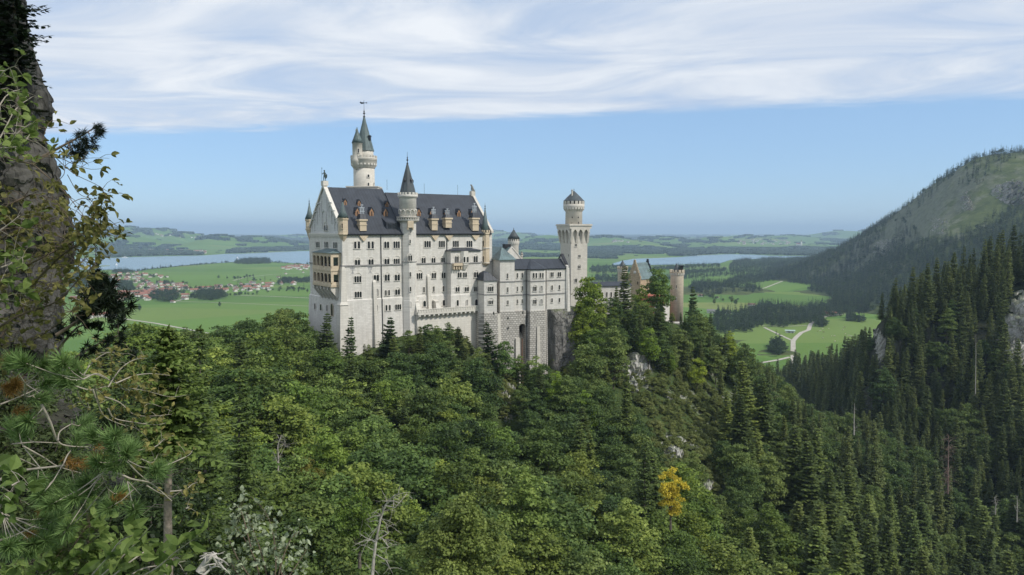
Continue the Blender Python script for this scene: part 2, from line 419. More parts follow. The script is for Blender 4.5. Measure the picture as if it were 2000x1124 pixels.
# far hills: (px, py of the top, distance, half width px, half depth m)
HILLS = [(120, 437, 9800, 95, 1200), (250, 446, 9800, 70, 900), (310, 448, 9500, 50, 800), (365, 455, 9000, 40, 700), (430, 461, 7600, 60, 500), (500, 463, 8200, 70, 600), (575, 459, 15000, 55, 1500),
         (970, 452, 16000, 45, 1600), (1010, 456, 14500, 50, 1300), (1070, 461, 9500, 60, 800), (1180, 463, 9000, 70, 700), (1290, 464, 10000, 60, 700), (1400, 463, 9000, 50, 600), (1460, 461, 11000, 60, 900), (1540, 462, 11500, 80, 900),
         (1650, 452, 14000, 60, 1500), (1720, 450, 14000, 60, 1500), (1000, 474, 7800, 60, 500), (1240, 470, 7600, 60, 400), (250, 463, 7400, 90, 600), (60, 452, 8000, 90, 900), (830, 458, 12000, 120, 1200)]
_HX = []
for (hx, hy, hd, hw, dw) in HILLS:
    p = P(hx, hy, hd); _HX.append((p.x, hd, max(8.0, p.z - curv(p.x, hd)), hw/FPX*hd, dw))
def plain_h(x, y):
    x = np.asarray(x, float); y = np.asarray(y, float); d = np.hypot(x, y)
    z = -(d*d)/RE2
    far = np.clip((d-5800)/3000, 0, 1)
    z = z + far*far*(vnoise(x, y, 1500, 1, 3)-.36)*75
    g = 0
    for (cx, cy, h, sx, sy) in _HX:
        g = np.maximum(g, h*np.exp(-((x-cx)/sx)**2 - ((y-cy)/sy)**2))
    near = np.clip((d-700)/900, 0, 1)*np.clip((5200-d)/1500, 0, 1)
    return np.maximum(z, z*.4+g) + near*(vnoise(x, y, 420, 3, 2)-.5)*5
def ground(x, y):
    return np.maximum(np.maximum(plain_h(x, y)-.5, np.where((np.abs(x) < 430) & (y < 730), castle_f(x, y), -999)),
                      np.maximum(np.where((x > 100) & (x < 950) & (y < 910), gorge_f(x, y), -999), np.where((x > 320) & (y > 1000) & (y < 3600), mount_f(x, y), -999)))

def in_poly(x, y, poly):
    x = np.asarray(x); y = np.asarray(y); c = np.zeros(x.shape, bool); n = len(poly)
    for i in range(n):
        x0, y0 = poly[i]; x1, y1 = poly[(i+1) % n]
        if y0 == y1: continue
        c ^= ((y0 > y) != (y1 > y)) & (x < (x1-x0)*(y-y0)/(y1-y0)+x0)
    return c
def gpoly(pxs): return [tuple(G(a, b).xy) for a, b in pxs]

# meadow / field colours
def ground_mat():
    m, t, b, o = new_mat('meadow_and_fields')
    c = t.n('ShaderNodeTexCoord').outputs['Object']
    rt = t.n('ShaderNodeMapping'); t.set(rt, 0, c); rt.inputs['Rotation'].default_value = (0, 0, .5); rt.inputs['Scale'].default_value = (1/420, 1/170, 0)
    wv = t.n('ShaderNodeMixRGB', i0=.12, i1=rt.outputs[0], i2=t.noise(rt, 1.2, 2, .5, 0, 1))
    vo = t.n('ShaderNodeTexVoronoi', Vector=wv, Scale=1.0)
    cell = t.n('ShaderNodeSeparateXYZ', i0=vo.outputs['Color'])
    col = t.ramp(cell.outputs[0], [(.0, (.088, .172, .032)), (.4, (.112, .198, .038)), (.62, (.124, .215, .043)), (.82, (.158, .226, .055)), (.95, (.205, .236, .072))], 'CONSTANT')
    n = t.noise(c, 1/260, 5, .6); col = t.mix(t.m('MULTIPLY', t.sstep(n, .4, .7), .35), col, (.12, .165, .05, 1))
    lin = t.n('ShaderNodeTexWave', {'bands_direction': 'X'}, Vector=rt.outputs[0], Scale=14, Distortion=2.0, Detail=2.0)
    col = t.mix(t.m('MULTIPLY', lin.outputs['Fac'], .20), col, (.16, .21, .07, 1))
    f = t.noise(c, 1/18, 5, .65); col = t.mix(t.m('MULTIPLY', f, .3), col, (.045, .10, .022, 1))
    t.set(b, 'Base Color', col); b.inputs['Roughness'].default_value = .95; b.inputs['Specular IOR Level'].default_value = .05
    return m
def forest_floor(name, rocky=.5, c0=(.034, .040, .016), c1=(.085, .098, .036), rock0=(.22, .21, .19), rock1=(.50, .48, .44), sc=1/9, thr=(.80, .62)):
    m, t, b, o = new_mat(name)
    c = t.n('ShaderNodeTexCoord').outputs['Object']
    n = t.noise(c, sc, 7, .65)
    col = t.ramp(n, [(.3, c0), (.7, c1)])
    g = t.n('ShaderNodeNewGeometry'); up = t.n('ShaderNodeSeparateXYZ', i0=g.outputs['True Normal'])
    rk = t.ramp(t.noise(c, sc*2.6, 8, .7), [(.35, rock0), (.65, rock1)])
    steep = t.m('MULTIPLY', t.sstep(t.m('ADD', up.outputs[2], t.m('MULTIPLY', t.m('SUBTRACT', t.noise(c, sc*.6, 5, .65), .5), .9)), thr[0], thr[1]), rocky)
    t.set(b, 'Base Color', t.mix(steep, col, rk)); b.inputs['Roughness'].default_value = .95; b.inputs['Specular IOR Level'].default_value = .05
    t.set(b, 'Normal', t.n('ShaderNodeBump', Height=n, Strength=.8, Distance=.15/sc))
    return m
# the plain: one sheet out past the horizon
az = np.concatenate([np.arange(-180, -44, 6.0), np.arange(-44, 44.01, .22), np.arange(48, 180.1, 6.0)])
rr = np.concatenate([[20, 200, 420], np.geomspace(620, 9000, 230), np.geomspace(9100, 26000, 110), np.geomspace(27000, 90000, 22)])
A_, R_ = np.meshgrid(np.radians(az), rr)
gx = R_*np.sin(A_); gy = R_*np.cos(A_); gz = plain_h(gx, gy)
gz[R_ < 500] = -6
nr, na = A_.shape
idx = np.arange(nr*na).reshape(nr, na)
fc = np.stack([idx[:-1, :-1], idx[:-1, 1:], idx[1:, 1:], idx[1:, :-1]], -1)[:, :, ::-1].reshape(-1, 4)
o = link('plain', mesh_np('plain', np.stack([gx, gy, gz], -1).reshape(-1, 3), fc, 4, [ground_mat()], smooth=True)); tag(o, kind='structure')
def grid_obj(name, f, x0, x1, y0, y1, step, mat, lo=-12.0, rough=0.0):
    xs = np.arange(x0, x1+step, step); ys = np.arange(y0, y1+step, step)
    X, Y = np.meshgrid(xs, ys); Z = f(X, Y)
    if rough: Z = Z + (vnoise(X, Y, step*3, 2, 3)-.5)*rough
    Z = np.maximum(Z, lo)
    ed = np.zeros(Z.shape, bool); ed[0] = ed[-1] = True; ed[:, 0] = ed[:, -1] = True; Z[ed] = np.minimum(Z[ed], lo)
    n_, m_ = X.shape; ix = np.arange(n_*m_).reshape(n_, m_)
    f4 = np.stack([ix[:-1, :-1], ix[:-1, 1:], ix[1:, 1:], ix[1:, :-1]], -1).reshape(-1, 4)
    o = link(name, mesh_np(name, np.stack([X, Y, Z], -1).reshape(-1, 3), f4, 4, [mat], smooth=True))
    return tag(o, kind='structure')
grid_obj('castle_hill', castle_f, -420, 425, 24, 725, 3.5, forest_floor('castle_hill_floor', .45, (.030, .044, .014), (.075, .105, .034)), rough=2.0)
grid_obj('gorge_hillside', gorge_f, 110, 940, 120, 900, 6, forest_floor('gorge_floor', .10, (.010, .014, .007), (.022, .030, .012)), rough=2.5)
grid_obj('mountain', mount_f, 330, 3000, 1010, 3640, 17, forest_floor('mountain_grass', .34, (.046, .064, .022), (.105, .128, .046), (.13, .125, .112), (.34, .325, .295), 1/26, (.86, .70)), rough=16)

# ------------------------------------------------------------ lakes
def water_mat():
    m, t, b, o = new_mat('lake_water')
    c = t.n('ShaderNodeTexCoord').outputs['Object']
    mp = t.n('ShaderNodeMapping'); t.set(mp, 0, c); mp.inputs['Scale'].default_value = (1/500, 1/120, 1)
    n = t.noise(mp, 1.0, 5, .6)
    t.set(b, 'Base Color', t.ramp(n, [(.35, (.10, .17, .20)), (.7, (.15, .23, .26))]))
    b.inputs['Roughness'].default_value = .22; b.inputs['IOR'].default_value = 1.33
    wv = t.noise(c, 1/6, 3, .6); t.set(b, 'Normal', t.n('ShaderNodeBump', Height=wv, Strength=.25, Distance=.5))
    return m
WATER = water_mat()
LAKE_L = [(-150, 520), (-150, 503), (60, 506), (150, 505), (190, 505), (250, 503), (330, 501), (400, 499.5), (440, 496.5), (480, 496), (540, 493), (607, 490), (700, 488), (800, 489), (880, 492),
          (870, 496), (800, 502), (720, 508), (650, 514), (607, 517), (587, 515.5), (560, 514), (520, 512), (480, 511), (440, 513.5), (400, 516), (360, 519), (330, 522), (290, 526), (267, 530), (240, 531), (215, 527), (190, 528), (120, 526), (0, 524)]
LAKE_R = [(1196, 515.5), (1215, 510), (1240, 506), (1290, 504.5), (1330, 502.5), (1360, 499.6), (1425, 497), (1474, 498), (1500, 500), (1555, 500.5), (1600, 500), (1640, 500.2), (1640, 502), (1560, 503.5), (1500, 506), (1425, 509), (1406, 515), (1370, 516.5), (1311, 517.5), (1250, 518.5), (1200, 518.5)]
for nm, poly in (('lake', LAKE_L), ('lake', LAKE_R)):
    gp = [G(a, b, 1.2) for a, b in poly]
    # triangulated inside so the sheet follows the curve of the land
    bmv = [(p.x, p.y, p.z+1.0) for p in gp]
    me = bpy.data.meshes.new(nm); me.from_pydata(bmv, [], [tuple(range(len(bmv)))]); me.materials.append(WATER)
    o = link(nm, me); tag(o, kind='structure')
LAKES = [gpoly(LAKE_L), gpoly(LAKE_R)]
_lift = 3.0
# ------------------------------------------------------------ roads and paths on the plain
gravel = simple('pale_gravel', (.40, .37, .31), .95, .12, .2)
def road(pts, w0, name='road', mat=gravel):
    q = [G(a, b) for a, b in pts]; dense = []
    for i in range(len(q)-1):
        n = max(2, int((q[i+1]-q[i]).length/25))
        for k in range(n): dense.append(q[i].lerp(q[i+1], k/n))
    dense.append(q[-1])
    vs = []
    for i, p in enumerate(dense):
        d = dense[min(i+1, len(dense)-1)] - dense[max(i-1, 0)]; n = Vector((-d.y, d.x, 0)).normalized()*w0/2
        for sgn in (1, -1):
            v = p + n*sgn; vs.append((v.x, v.y, float(plain_h(v.x, v.y)) + .35))
    fs = [(2*i, 2*i+1, 2*i+3, 2*i+2) for i in range(len(dense)-1)]
    me = bpy.data.meshes.new(name); me.from_pydata(vs, [], fs); me.materials.append(mat)
    o = link(name, me); tag(o, kind='structure')
road([(1552, 745), (1549, 692), (1549, 668), (1556, 660), (1565, 652), (1579, 646.5), (1583.5, 633.5), (1597, 625.5), (1613, 619), (1650, 614)], 7)
road([(1549, 668), (1520, 655), (1492, 641)], 4.5, 'path')
road([(1487, 638), (1533, 639), (1578, 637)], 3.5, 'path')
road([(1440, 716), (1487, 709.5), (1520, 704), (1543, 698.5)], 6)
road([(1478, 566), (1495, 562), (1530, 549)], 6, 'path')
road([(340, 591), (365, 585), (427, 579)], 6, 'path')
road([(457, 579), (530, 581), (602, 584), (700, 588)], 6)
road([(345, 591), (450, 594), (552, 597.5), (640, 600)], 4, 'path')
road([(240, 623), (247, 625), (305, 632.5), (362, 642.5), (420, 654)], 6)
road([(455, 549), (480, 542), (530, 537), (602, 533)], 6)
# ============================================================ the castle
class Fr:
    """a building's own frame: x along its front, y into it, z up from its foot"""
    def __init__(s, xy, ang, z0=130.0):
        s.o = Vector((xy[0], xy[1], z0)); s.a = ang; s.c = math.cos(ang); s.s = math.sin(ang)
    def inv(s, p):
        d = Vector(p) - s.o; return Vector((d.x*s.c + d.y*s.s, -d.x*s.s + d.y*s.c, d.z))
    def world(s, p):
        return Vector((s.o.x + p[0]*s.c - p[1]*s.s, s.o.y + p[0]*s.s + p[1]*s.c, s.o.z + p[2]))
    def plane(s, px, py, pt, phi):
        r = ray(px, py); e = s.inv(Vector((0, 0, HZ))); d = Vector((r.x*s.c + r.y*s.s, -r.x*s.s + r.y*s.c, r.z))
        n = Vector((math.cos(phi), math.sin(phi), 0)); q = Vector((pt[0], pt[1], 0))
        return e + d*((q-e).dot(n)/d.dot(n))
    def front(s, px, py, v=0.0):
        p = s.plane(px, py, (0, v), -PI/2); return p.x, p.z
    def side(s, px, py, u=0.0):
        p = s.plane(px, py, (u, 0), PI); return p.y, p.z
    def cyl(s, px, py, cx, cy, r):
        e = s.inv(Vector((0, 0, HZ))); q = ray(px, py); d = Vector((q.x*s.c + q.y*s.s, -q.x*s.s + q.y*s.c, q.z))
        ex, ey = e.x-cx, e.y-cy; a = d.x**2+d.y**2; b = ex*d.x+ey*d.y; c = ex*ex+ey*ey-r*r
        t = (-b - math.sqrt(max(b*b-a*c, 0)))/a
        p = e + d*t; return p, math.atan2(p.y-cy, p.x-cx)
    def root(s, name, label, cat, group=None):
        return empty(name, s.o, s.a, label, cat, group)

_wc = {}
def arch_pts(cx, z, r, n=8): return [(cx + r*math.cos(PI - PI*k/n), z + r*math.sin(PI - PI*k/n)) for k in range(n+1)]
def arch_band(b, cx, z, r0, r1, y0, y1, n=8):
    a = arch_pts(cx, z, r0, n); c = arch_pts(cx, z, r1, n); vs = []; fs = []
    for (x, q), (X, Q) in zip(a, c): vs += [(x, y0, q), (x, y1, q), (X, y0, Q), (X, y1, Q)]
    for k in range(n):
        i = 4*k; j = i+4
        fs += [(i, i+2, j+2, j), (i+1, j+1, j+3, i+3), (i, j, j+1, i+1), (i+2, i+3, j+3, j+2)]
    b.add(vs, fs)
def window_meshes(n, w, h, hood, kind, trim):
    key = (n, round(w, 1), round(h, 1), hood, kind, trim)
    if key in _wc: return _wc[key]
    w = max(round(w, 1), .4); h = max(round(h, 1), .6)
    f = MB(); g = MB(); jw = min(.2, w*.16) if n == 1 else .13; mw = .20 if n < 3 else .17
    lw = (w - 2*jw - (n-1)*mw)/n; d = -.17; r = lw/2
    zs = max(h - r, h*.45)
    if kind != 'plain':
        f.box(-w/2, -w/2+jw, d, .02, 0, zs); f.box(w/2-jw, w/2, d, .02, 0, zs)
        for i in range(n-1):
            x = -w/2+jw+lw*(i+1)+mw*i; f.lathe(x+mw/2, d/2-.03, [(mw*.62, 0), (mw*.45, .12), (mw*.42, zs-.18), (mw*.66, zs)], 8, caps=False)
        f.box(-w/2-.12, w/2+.12, d-.10, .02, -.16, 0)
        for i in range(n):
            cx = -w/2+jw+r+i*(lw+mw); arch_band(f, cx, zs, r, r+min(.16, mw*.7 if n > 1 else .16), d, .02)
        if hood: arch_band(f, 0, zs*.93, w/2+.12, w/2+.34, d*.8, .02, 12)
    for i in range(n):
        cx = -w/2+jw+r+i*(lw+mw)
        poly = [(cx-r, -.03, 0), (cx+r, -.03, 0)] + [(x, -.03, z) for x, z in arch_pts(cx, zs, r)][::-1]
        g.add(poly, [tuple(range(len(poly)))])
    gm = M['curtain'] if kind == 'blind' else M['glass']
    _wc[key] = (f.mesh('window', trim), g.mesh('pane', gm))
    return _wc[key]
def win(par, F, px, y0, y1, wpx, n=1, pt=(0, 0), phi=-PI/2, hood=0, kind='', trim=None, name='window'):
    a = F.plane(px, y1, pt, phi); t = F.plane(px, y0, pt, phi)
    l = F.plane(px-wpx/2, y1, pt, phi); r = F.plane(px+wpx/2, y1, pt, phi)
    fm, gm = window_meshes(n, (r-l).length, t.z-a.z, hood, kind, trim or M['trim'])
    o = link(name, fm, par, a); o.rotation_euler = (0, 0, phi+PI/2)
    link('pane', gm, o); return o
def win_cyl(par, F, px, y0, y1, wpx, cx, cy, r, n=1, **k):
    p, phi = F.cyl(px, y1, cx, cy, r)
    k0 = math.cos(math.radians(0))
    return win(par, F, px, y0, y1, wpx, n, pt=(cx+math.cos(phi)*r*.995, cy+math.sin(phi)*r*.995), phi=phi, **k)
def frieze(b, x0, x1, y, z, step=.75, h=.55, d=.28):
    """little round arches under a cornice, along x, standing d out of the wall at y"""
    n = max(1, int((x1-x0)/step)); s = (x1-x0)/n
    for i in range(n):
        c = x0+s*(i+.5); arch_band(b, c, z-h*.62, s*.30, s*.5, y-d, y+.02, 5); b.box(c-s*.5, c-s*.36, y-d, y+.02, z-h, z-h*.6)
    b.box(x0, x1, y-d-.05, y+.02, z-h*.3, z)
def merlons(b, cx, cy, r, z0, z1, n, wfrac=.6, th=.35):
    for k in range(n):
        a0 = 2*PI*(k)/n; a1 = a0 + 2*PI/n*wfrac; vs = []
        for a in (a0, (a0+a1)/2, a1):
            for rr_ in (r-th, r):
                for z in (z0, z1): vs.append((cx+rr_*math.cos(a), cy+rr_*math.sin(a), z))
        fs = []
        for i in (0, 4): fs += [(i+2, i+6, i+7, i+3), (i, i+1, i+5, i+4), (i+1, i+3, i+7, i+5)]
        fs += [(0, 2, 3, 1), (8, 9, 11, 10)]
        b.add(vs, fs)
def corbels(b, cx, cy, r0, r1, z0, z1, n):
    for k in range(n):
        a = 2*PI*(k+.5)/n; da = .30*2*PI/n
        vs = []
        for s in (-1, 1):
            for rr_, z in ((r0, z0), (r0, z1), (r1, z1), (r1, z1-.35*(z1-z0))):
                vs.append((cx+rr_*math.cos(a+s*da), cy+rr_*math.sin(a+s*da), z))
        b.add(vs, [(0, 1, 2, 3), (7, 6, 5, 4), (0, 3, 7, 4), (3, 2, 6, 7), (1, 5, 6, 2), (0, 4, 5, 1)])
def finial(b, x, y, z, h, s=1.0):
    b.lathe(x, y, [(.28*s, z-.25), (.30*s, z), (.10*s, z+.08*h), (.10*s, z+.2*h), (.30*s, z+.27*h), (.26*s, z+.33*h), (.08*s, z+.38*h), (.18*s, z+.46*h), (.20*s, z+.50*h), (.06*s, z+.56*h), (.035*s, z+h)], 8)

# ------------------------------------------------------------ palace block
F = Fr(P(668, 457, 240).xy, math.atan2(.586, .81), 132.0)
pal = F.root('palace_building', 'tall pale limestone castle palace with long slate grey gabled roof', 'castle building')
Lp = .245*240; W = .122*240; W2 = W*.88
ze = F.front(672, 457)[1]; uL = F.front(784, 455)[0]
zl = F.front(728, 585)[1]; zs = F.front(728, 519.5)[1]
zr = F.front(700, 368, W/2)[1]; zr2 = F.front(850, 379.5, W2/2)[1]
b = MB()
b.frus((-1.7, Lp+.35, -.9, W+1.2), -14, (-.35, Lp+.35, -.35, W+.35), zl)
b.box(0, Lp, 0, W, zl, ze)
b.frus((-.35, Lp+.35, -.35, W+.35), zl, (0, Lp, 0, W), zl+.35)
b.build('wall', M['wall'], pal)
b = MB(); b.slab([(.1, ze), (W-.1, ze), (W/2, zr-.35)], 'x', .02, .9); b.build('gable_wall', M['gable'], pal)
b = MB()                                                    # stone copings that run up both rakes of the near gable, and its cornice
for sg in (0, 1):
    q = [(-.5, ze+.1), (-.5, ze+1.0), (W/2, zr+1.0), (W/2, zr+.05)]
    if sg: q = [(W-y, z) for y, z in q]
    b.slab(q if not sg else q[::-1], 'x', -.45, .85)
b.box(-.5, .0, -.2, W+.2, ze-.35, ze+.12)
b.box(-.6, 1.2, W/2-1.1, W/2+1.1, zr+.4, zr+2.0)
b.build('gable_coping', M['sand' if 0 else 'trim'], pal)
b = MB()
for i in range(34):
    y = .5+i*(W-1)/33; b.box(-.32, .0, y-.22, y+.22, ze-1.15, ze-.75)
b.box(-.36, .0, 0, W, ze-.75, ze-.35); b.build('gable_frieze', M['trim'], pal)
# relief arches climbing the gable
b = MB()
def relief(v, z, w, h):
    b.box(-.22, .05, v-w/2-.22, v-w/2, z, z+h); b.box(-.22, .05, v+w/2, v+w/2+.22, z, z+h)
    n = 8
    for k in range(n):
        a0 = PI*k/n; a1 = PI*(k+1)/n
        q = [(v+w/2*math.cos(a0), z+h+w/2*math.sin(a0)), (v+(w/2+.22)*math.cos(a0), z+h+(w/2+.22)*math.sin(a0)), (v+(w/2+.22)*math.cos(a1), z+h+(w/2+.22)*math.sin(a1)), (v+w/2*math.cos(a1), z+h+w/2*math.sin(a1))]
        b.slab(q, 'x', -.22, .05)
for dv, dz, w_, h_ in ((0, .48, 5.0, 5.4), (-5.2, .36, 2.0, 2.6), (5.2, .36, 2.0, 2.6), (-7.6, .20, 2.0, 2.4), (7.6, .20, 2.0, 2.4), (-10.0, .06, 2.0, 2.0), (10.0, .06, 2.0, 2.0), (0, .10, 3.6, 4.4)):
    relief(W/2+dv, ze+(zr-ze)*dz, w_, h_)
    if abs(dv) > 1: b.box(-.4, .05, W/2+dv-1.6, W/2+dv+1.6, ze+(zr-ze)*dz+h_+1.9, ze+(zr-ze)*dz+h_+2.2)
b.build('gable_relief', M['gable'], pal)
b = MB()                                                    # the string course that jumps up round the stair tower
ua = F.front(784, 450)[0]; ub = F.front(812, 450)[0]
b.box(-.28, ua, -.30, .02, zs, zs+.45); b.box(ub, Lp, -.30, .02, zs, zs+.45); b.box(-.30, .02, -.28, W, zs, zs+.45)
b.build('string_course', M['strip'], pal)
b = MB(); frieze(b, .9, ua, 0, ze-.35); frieze(b, ub, Lp-3, 0, ze-.35); b.build('cornice', M['trim'], pal)
def gable_roof(name, u0, u1, v0, v1, z0, z1, over, mat, th=.3):
    b = MB(); c = (v0+v1)/2; s = (z1-z0)/(c-v0)
    q = [(v0-over, z0-over*s*.25+.02), (c, z1), (v1+over, z0-over*s*.25+.02), (v1+over, z0-over*s*.25-th), (v0-over, z0-over*s*.25-th)]
    b.slab(q, 'x', u0, u1); return b.build(name, mat, pal)
gable_roof('roof', .88, uL+.3, 0, W, ze, zr, .75, M['roof'])
gable_roof('roof', uL+.32, Lp-.6, 0, W2, ze, zr2, .75, M['roof'])
b = MB()
for sg in (0, 1):
    q = [(-.4, ze+.1), (-.4, ze+.9), (W2/2, zr2+.7), (W2/2, zr2-.1)]
    if sg: q = [(W2-y, z) for y, z in q][::-1]
    b.slab(q, 'x', Lp-.6, Lp+.4)
b.slab([(0.1, ze), (W2-.1, ze), (W2/2, zr2-.1)], 'x', Lp-.55, Lp)
b.box(Lp-1.1, Lp+.6, W2/2-.8, W2/2+.8, zr2-.4, zr2+1.5); b.build('gable_coping', M['twall'], pal)
b = MB(); b.box(.9, ua+.4, -.95, -.72, ze-.28, ze+.0); b.box(ub-.3, Lp-1, -.95, -.72, ze-.28, ze+.0); b.build('gutter', M['metal'], pal)
for px, h in ((756, 5.5), (824, 6), (889, 6)):
    b = MB(); u = F.front(px, 372, W/2)[0]; z = zr if px < 770 else zr2
    b.tube([(u, W/2 if px < 770 else W2/2, z-.3), (u, W/2 if px < 770 else W2/2, z+h*.62)], .05, 5); b.build('lightning_rod', M['metal'], pal)
# buttresses
for x0, x1, y0, y1, d in ((728.5, 737, 549, 645, 1.0), (834.5, 841.5, 538, 603, .95)):
    a = F.front(x0, y0, -.6); c = F.front(x1, y1, -.6)
    b = MB(); b.frus((a[0], c[0], -d-.9, .1), c[1]-6, (a[0]+.1, c[0]-.1, -.55, .1), a[1]-.5); b.frus((a[0]+.1, c[0]-.1, -.55, .1), a[1]-.5, (a[0]+.2, c[0]-.2, -.08, .1), a[1]+.3)
    b.build('buttress', M['base'], pal)
b = MB()                                                    # clasping corner buttress, in two stages
z1 = F.front(668, 528)[1]; z2 = F.front(668, 596)[1]
b.frus((-2.5, 1.3, -2.0, 1.6), -16, (-1.5, 1.2, -1.1, 1.5), z2); b.frus((-1.75, 1.35, -1.35, 1.5), z2, (-1.2, 1.0, -.85, 1.5), z2+.9)
b.frus((-1.1, 1.0, -.8, 1.4), z2+.9, (-.55, .75, -.5, 1.2), z1); b.frus((-.55, .75, -.5, 1.2), z1, (.05, .3, .05, .6), z1+2.4)
b.build('buttress', M['base'], pal)
for xa, ya, xb, yb in ((743.4, 458, 748, 645), (872.3, 458, 873.5, 600)):
    a = F.front(xa, ya); c = F.front(xb, yb); b = MB(); b.tube([(a[0], -.22, a[1]), (a[0], -.22, zl+.4), (a[0], -.6, zl-.4), (a[0], -.75, c[1]-4)], .13, 6); b.build('drainpipe', M['metal'], pal)
# front windows: (px, top, sill, width px, lights, hood)
for px, y0, y1, w, n, hd in (
    (693.6, 472, 486, 6.6, 1, 1), (700.8, 472, 486, 6.6, 1, 1), (720.2, 472, 486, 6.4, 1, 1), (727.6, 472, 486, 6.4, 1, 1), (755, 472, 485, 11, 2, 0), (774.4, 472, 485, 13.5, 3, 0),
    (834.8, 470.7, 483.3, 13.8, 3, 0), (862.8, 470.7, 483.3, 13, 3, 0), (890, 470.5, 483, 12.6, 3, 0), (916.7, 470.5, 483, 12.2, 3, 0),
    (698, 507.5, 520, 11.4, 2, 1), (724.4, 506.5, 519, 11.4, 2, 1), (755.4, 505.5, 517.3, 10.8, 2, 1), (774.6, 505.5, 517, 13, 3, 1),
    (827.2, 504, 515, 9, 2, 1), (846.4, 504, 514.8, 8.8, 2, 1), (865, 503.5, 514.5, 8.6, 2, 1),
    (698.7, 539.5, 552, 15, 3, 1), (734.8, 537, 549.5, 12, 2, 1), (756, 536.5, 549, 11, 2, 1), (775.7, 536.5, 548.5, 11.4, 2, 1),
    (818.9, 533.5, 545.3, 13, 3, 1), (847.2, 533, 544.3, 9.6, 2, 1), (866, 533, 543.8, 9, 2, 1),
    (699.4, 570, 581.6, 15, 3, 0), (753.4, 567, 578, 4.6, 1, 0), (759.6, 566.5, 577.6, 4.6, 1, 0), (776.2, 565.5, 576.3, 11, 2, 1),
    (827.8, 560.5, 571.9, 4.6, 1, 0), (847, 559.5, 570.5, 4.4, 1, 0), (866, 559, 570, 4.4, 1, 0)):
    win(pal, F, px, y0, y1, w, n, hood=hd)
for px, y0, y1, w, n in ((735.7, 595.5, 608.5, 6.6, 1), (754.5, 596, 607.5, 5, 1), (761, 596, 607.2, 5, 1), (777.4, 594.5, 605.5, 13, 3), (829, 588, 599.5, 7.4, 1), (866.7, 586.3, 597.6, 6.4, 1)):
    win(pal, F, px, y0, y1, w, n, pt=(0, -.42))
win(pal, F, 735.3, 564.5, 579, 10, 1, kind='blind', name='blind_window')
d = win(pal, F, 847.2, 587.5, 602.8, 7.4, 1, pt=(0, -.42), hood=1, name='door')
# gable-side windows, door
for px, y0, y1, w, n in ((621.3, 472, 484, 8.4, 3), (638, 472, 484.3, 8.4, 3), (655.4, 473, 485.5, 8.6, 3), (662.3, 508, 519.5, 5, 2), (662.6, 540, 553, 5.2, 2)):
    win(pal, F, px, y0, y1, w, n, pt=(0, 0), phi=PI, hood=1 if px > 660 else 0)
win(pal, F, 662.8, 571, 582, 2.2, 1, phi=PI)
for px, y0, y1, w in ((615.4, 593, 605, 3.4), (627, 594, 606.5, 4.2), (639, 596.5, 608.5, 3.4)): win(pal, F, px, y0, y1, w, 2 if w < 4 else 1, pt=(-.55, 0), phi=PI)
win(pal, F, 648.8, 594, 617, 5, 1, pt=(-.6, 0), phi=PI, trim=M['sand'], name='door')
win(pal, F, 637, 440, 451, 8, 2, phi=PI, hood=1)
# loggia: two storeys of open arcade hung on the gable side, sandstone
lo_v0 = F.side(646, 500, -3.4)[0]; lo_v1 = F.side(610.5, 500, -3.4)[0]
lz = [F.side(630, y, -3.4)[1] for y in (494, 522.5, 528, 553, 559.5, 583)]
lg = MB(); xo = -3.4
lg.cur = 0
def arcade_front(z0, z1, n):
    h = z1-z0
    lg.box(xo, xo+.35, lo_v0, lo_v1, z1-h*.22, z1); lg.box(xo, xo+.35, lo_v0, lo_v1, z0-.5, z0+h*.10)
    s = (lo_v1-lo_v0)/n
    for i in range(n+1):
        v = lo_v0+i*s; ww = .42 if i in (0, n) else .22
        lg.box(xo, xo+.4, max(lo_v0, v-ww), min(lo_v1, v+ww), z0, z1-h*.2)
    for i in range(n):
        v = lo_v0+(i+.5)*s; r = s/2-.12
        for k in range(8):
            a0 = PI*k/8; a1 = PI*(k+1)/8; zz_ = z1-h*.22-r*.15
            lg.slab([(v+r*math.cos(a0), zz_-r*.75+r*math.sin(a0)), (v+r*math.cos(a0), z1-h*.1), (v+r*math.cos(a1), z1-h*.1), (v+r*math.cos(a1), zz_-r*.75+r*math.sin(a1))], 'x', xo+.02, xo+.36)
    # right return wall with one arch
    lg.box(xo+.4, -1.0*2.55, lo_v0, lo_v0+.35, z0, z1); lg.box(-.85, 0, lo_v0, lo_v0+.35, z0, z1); lg.box(-2.55, -.85, lo_v0, lo_v0+.35, z1-h*.28, z1); lg.box(-2.55, -.85, lo_v0, lo_v0+.35, z0, z0+h*.14)
    lg.box(xo+.4, 0, lo_v1-.35, lo_v1, z0, z1)
arcade_front(lz[1], lz[0], 5); arcade_front(lz[3], lz[2], 5)
for za, zb in ((lz[1]-.6, lz[1]), (lz[3]-.6, lz[3]), (lz[2], lz[1]-.6)): lg.box(xo-.12, 0, lo_v0-.12, lo_v1+.12, za, zb)
lg.box(xo-.2, .0, lo_v0-.2, lo_v1+.2, lz[1]-1.0, lz[1]-.72); lg.box(xo-.2, .0, lo_v0-.2, lo_v1+.2, lz[3]-1.0, lz[3]-.72)
lg.box(xo, 0, lo_v0, lo_v1, lz[4], lz[3]-.6)
lg.box(-.05, 0.02, lo_v0, lo_v1, lz[4], lz[0])
loggia = lg.build('loggia', M['sand'], pal)
b = MB(); b.box(-.30, -.06, lo_v0+.4, lo_v1-.4, lz[1], lz[0]); b.box(-.30, -.06, lo_v0+.4, lo_v1-.4, lz[3], lz[2]-.1); b.build('loggia_interior', M['glass'], loggia)
b = MB()                                                    # brackets below
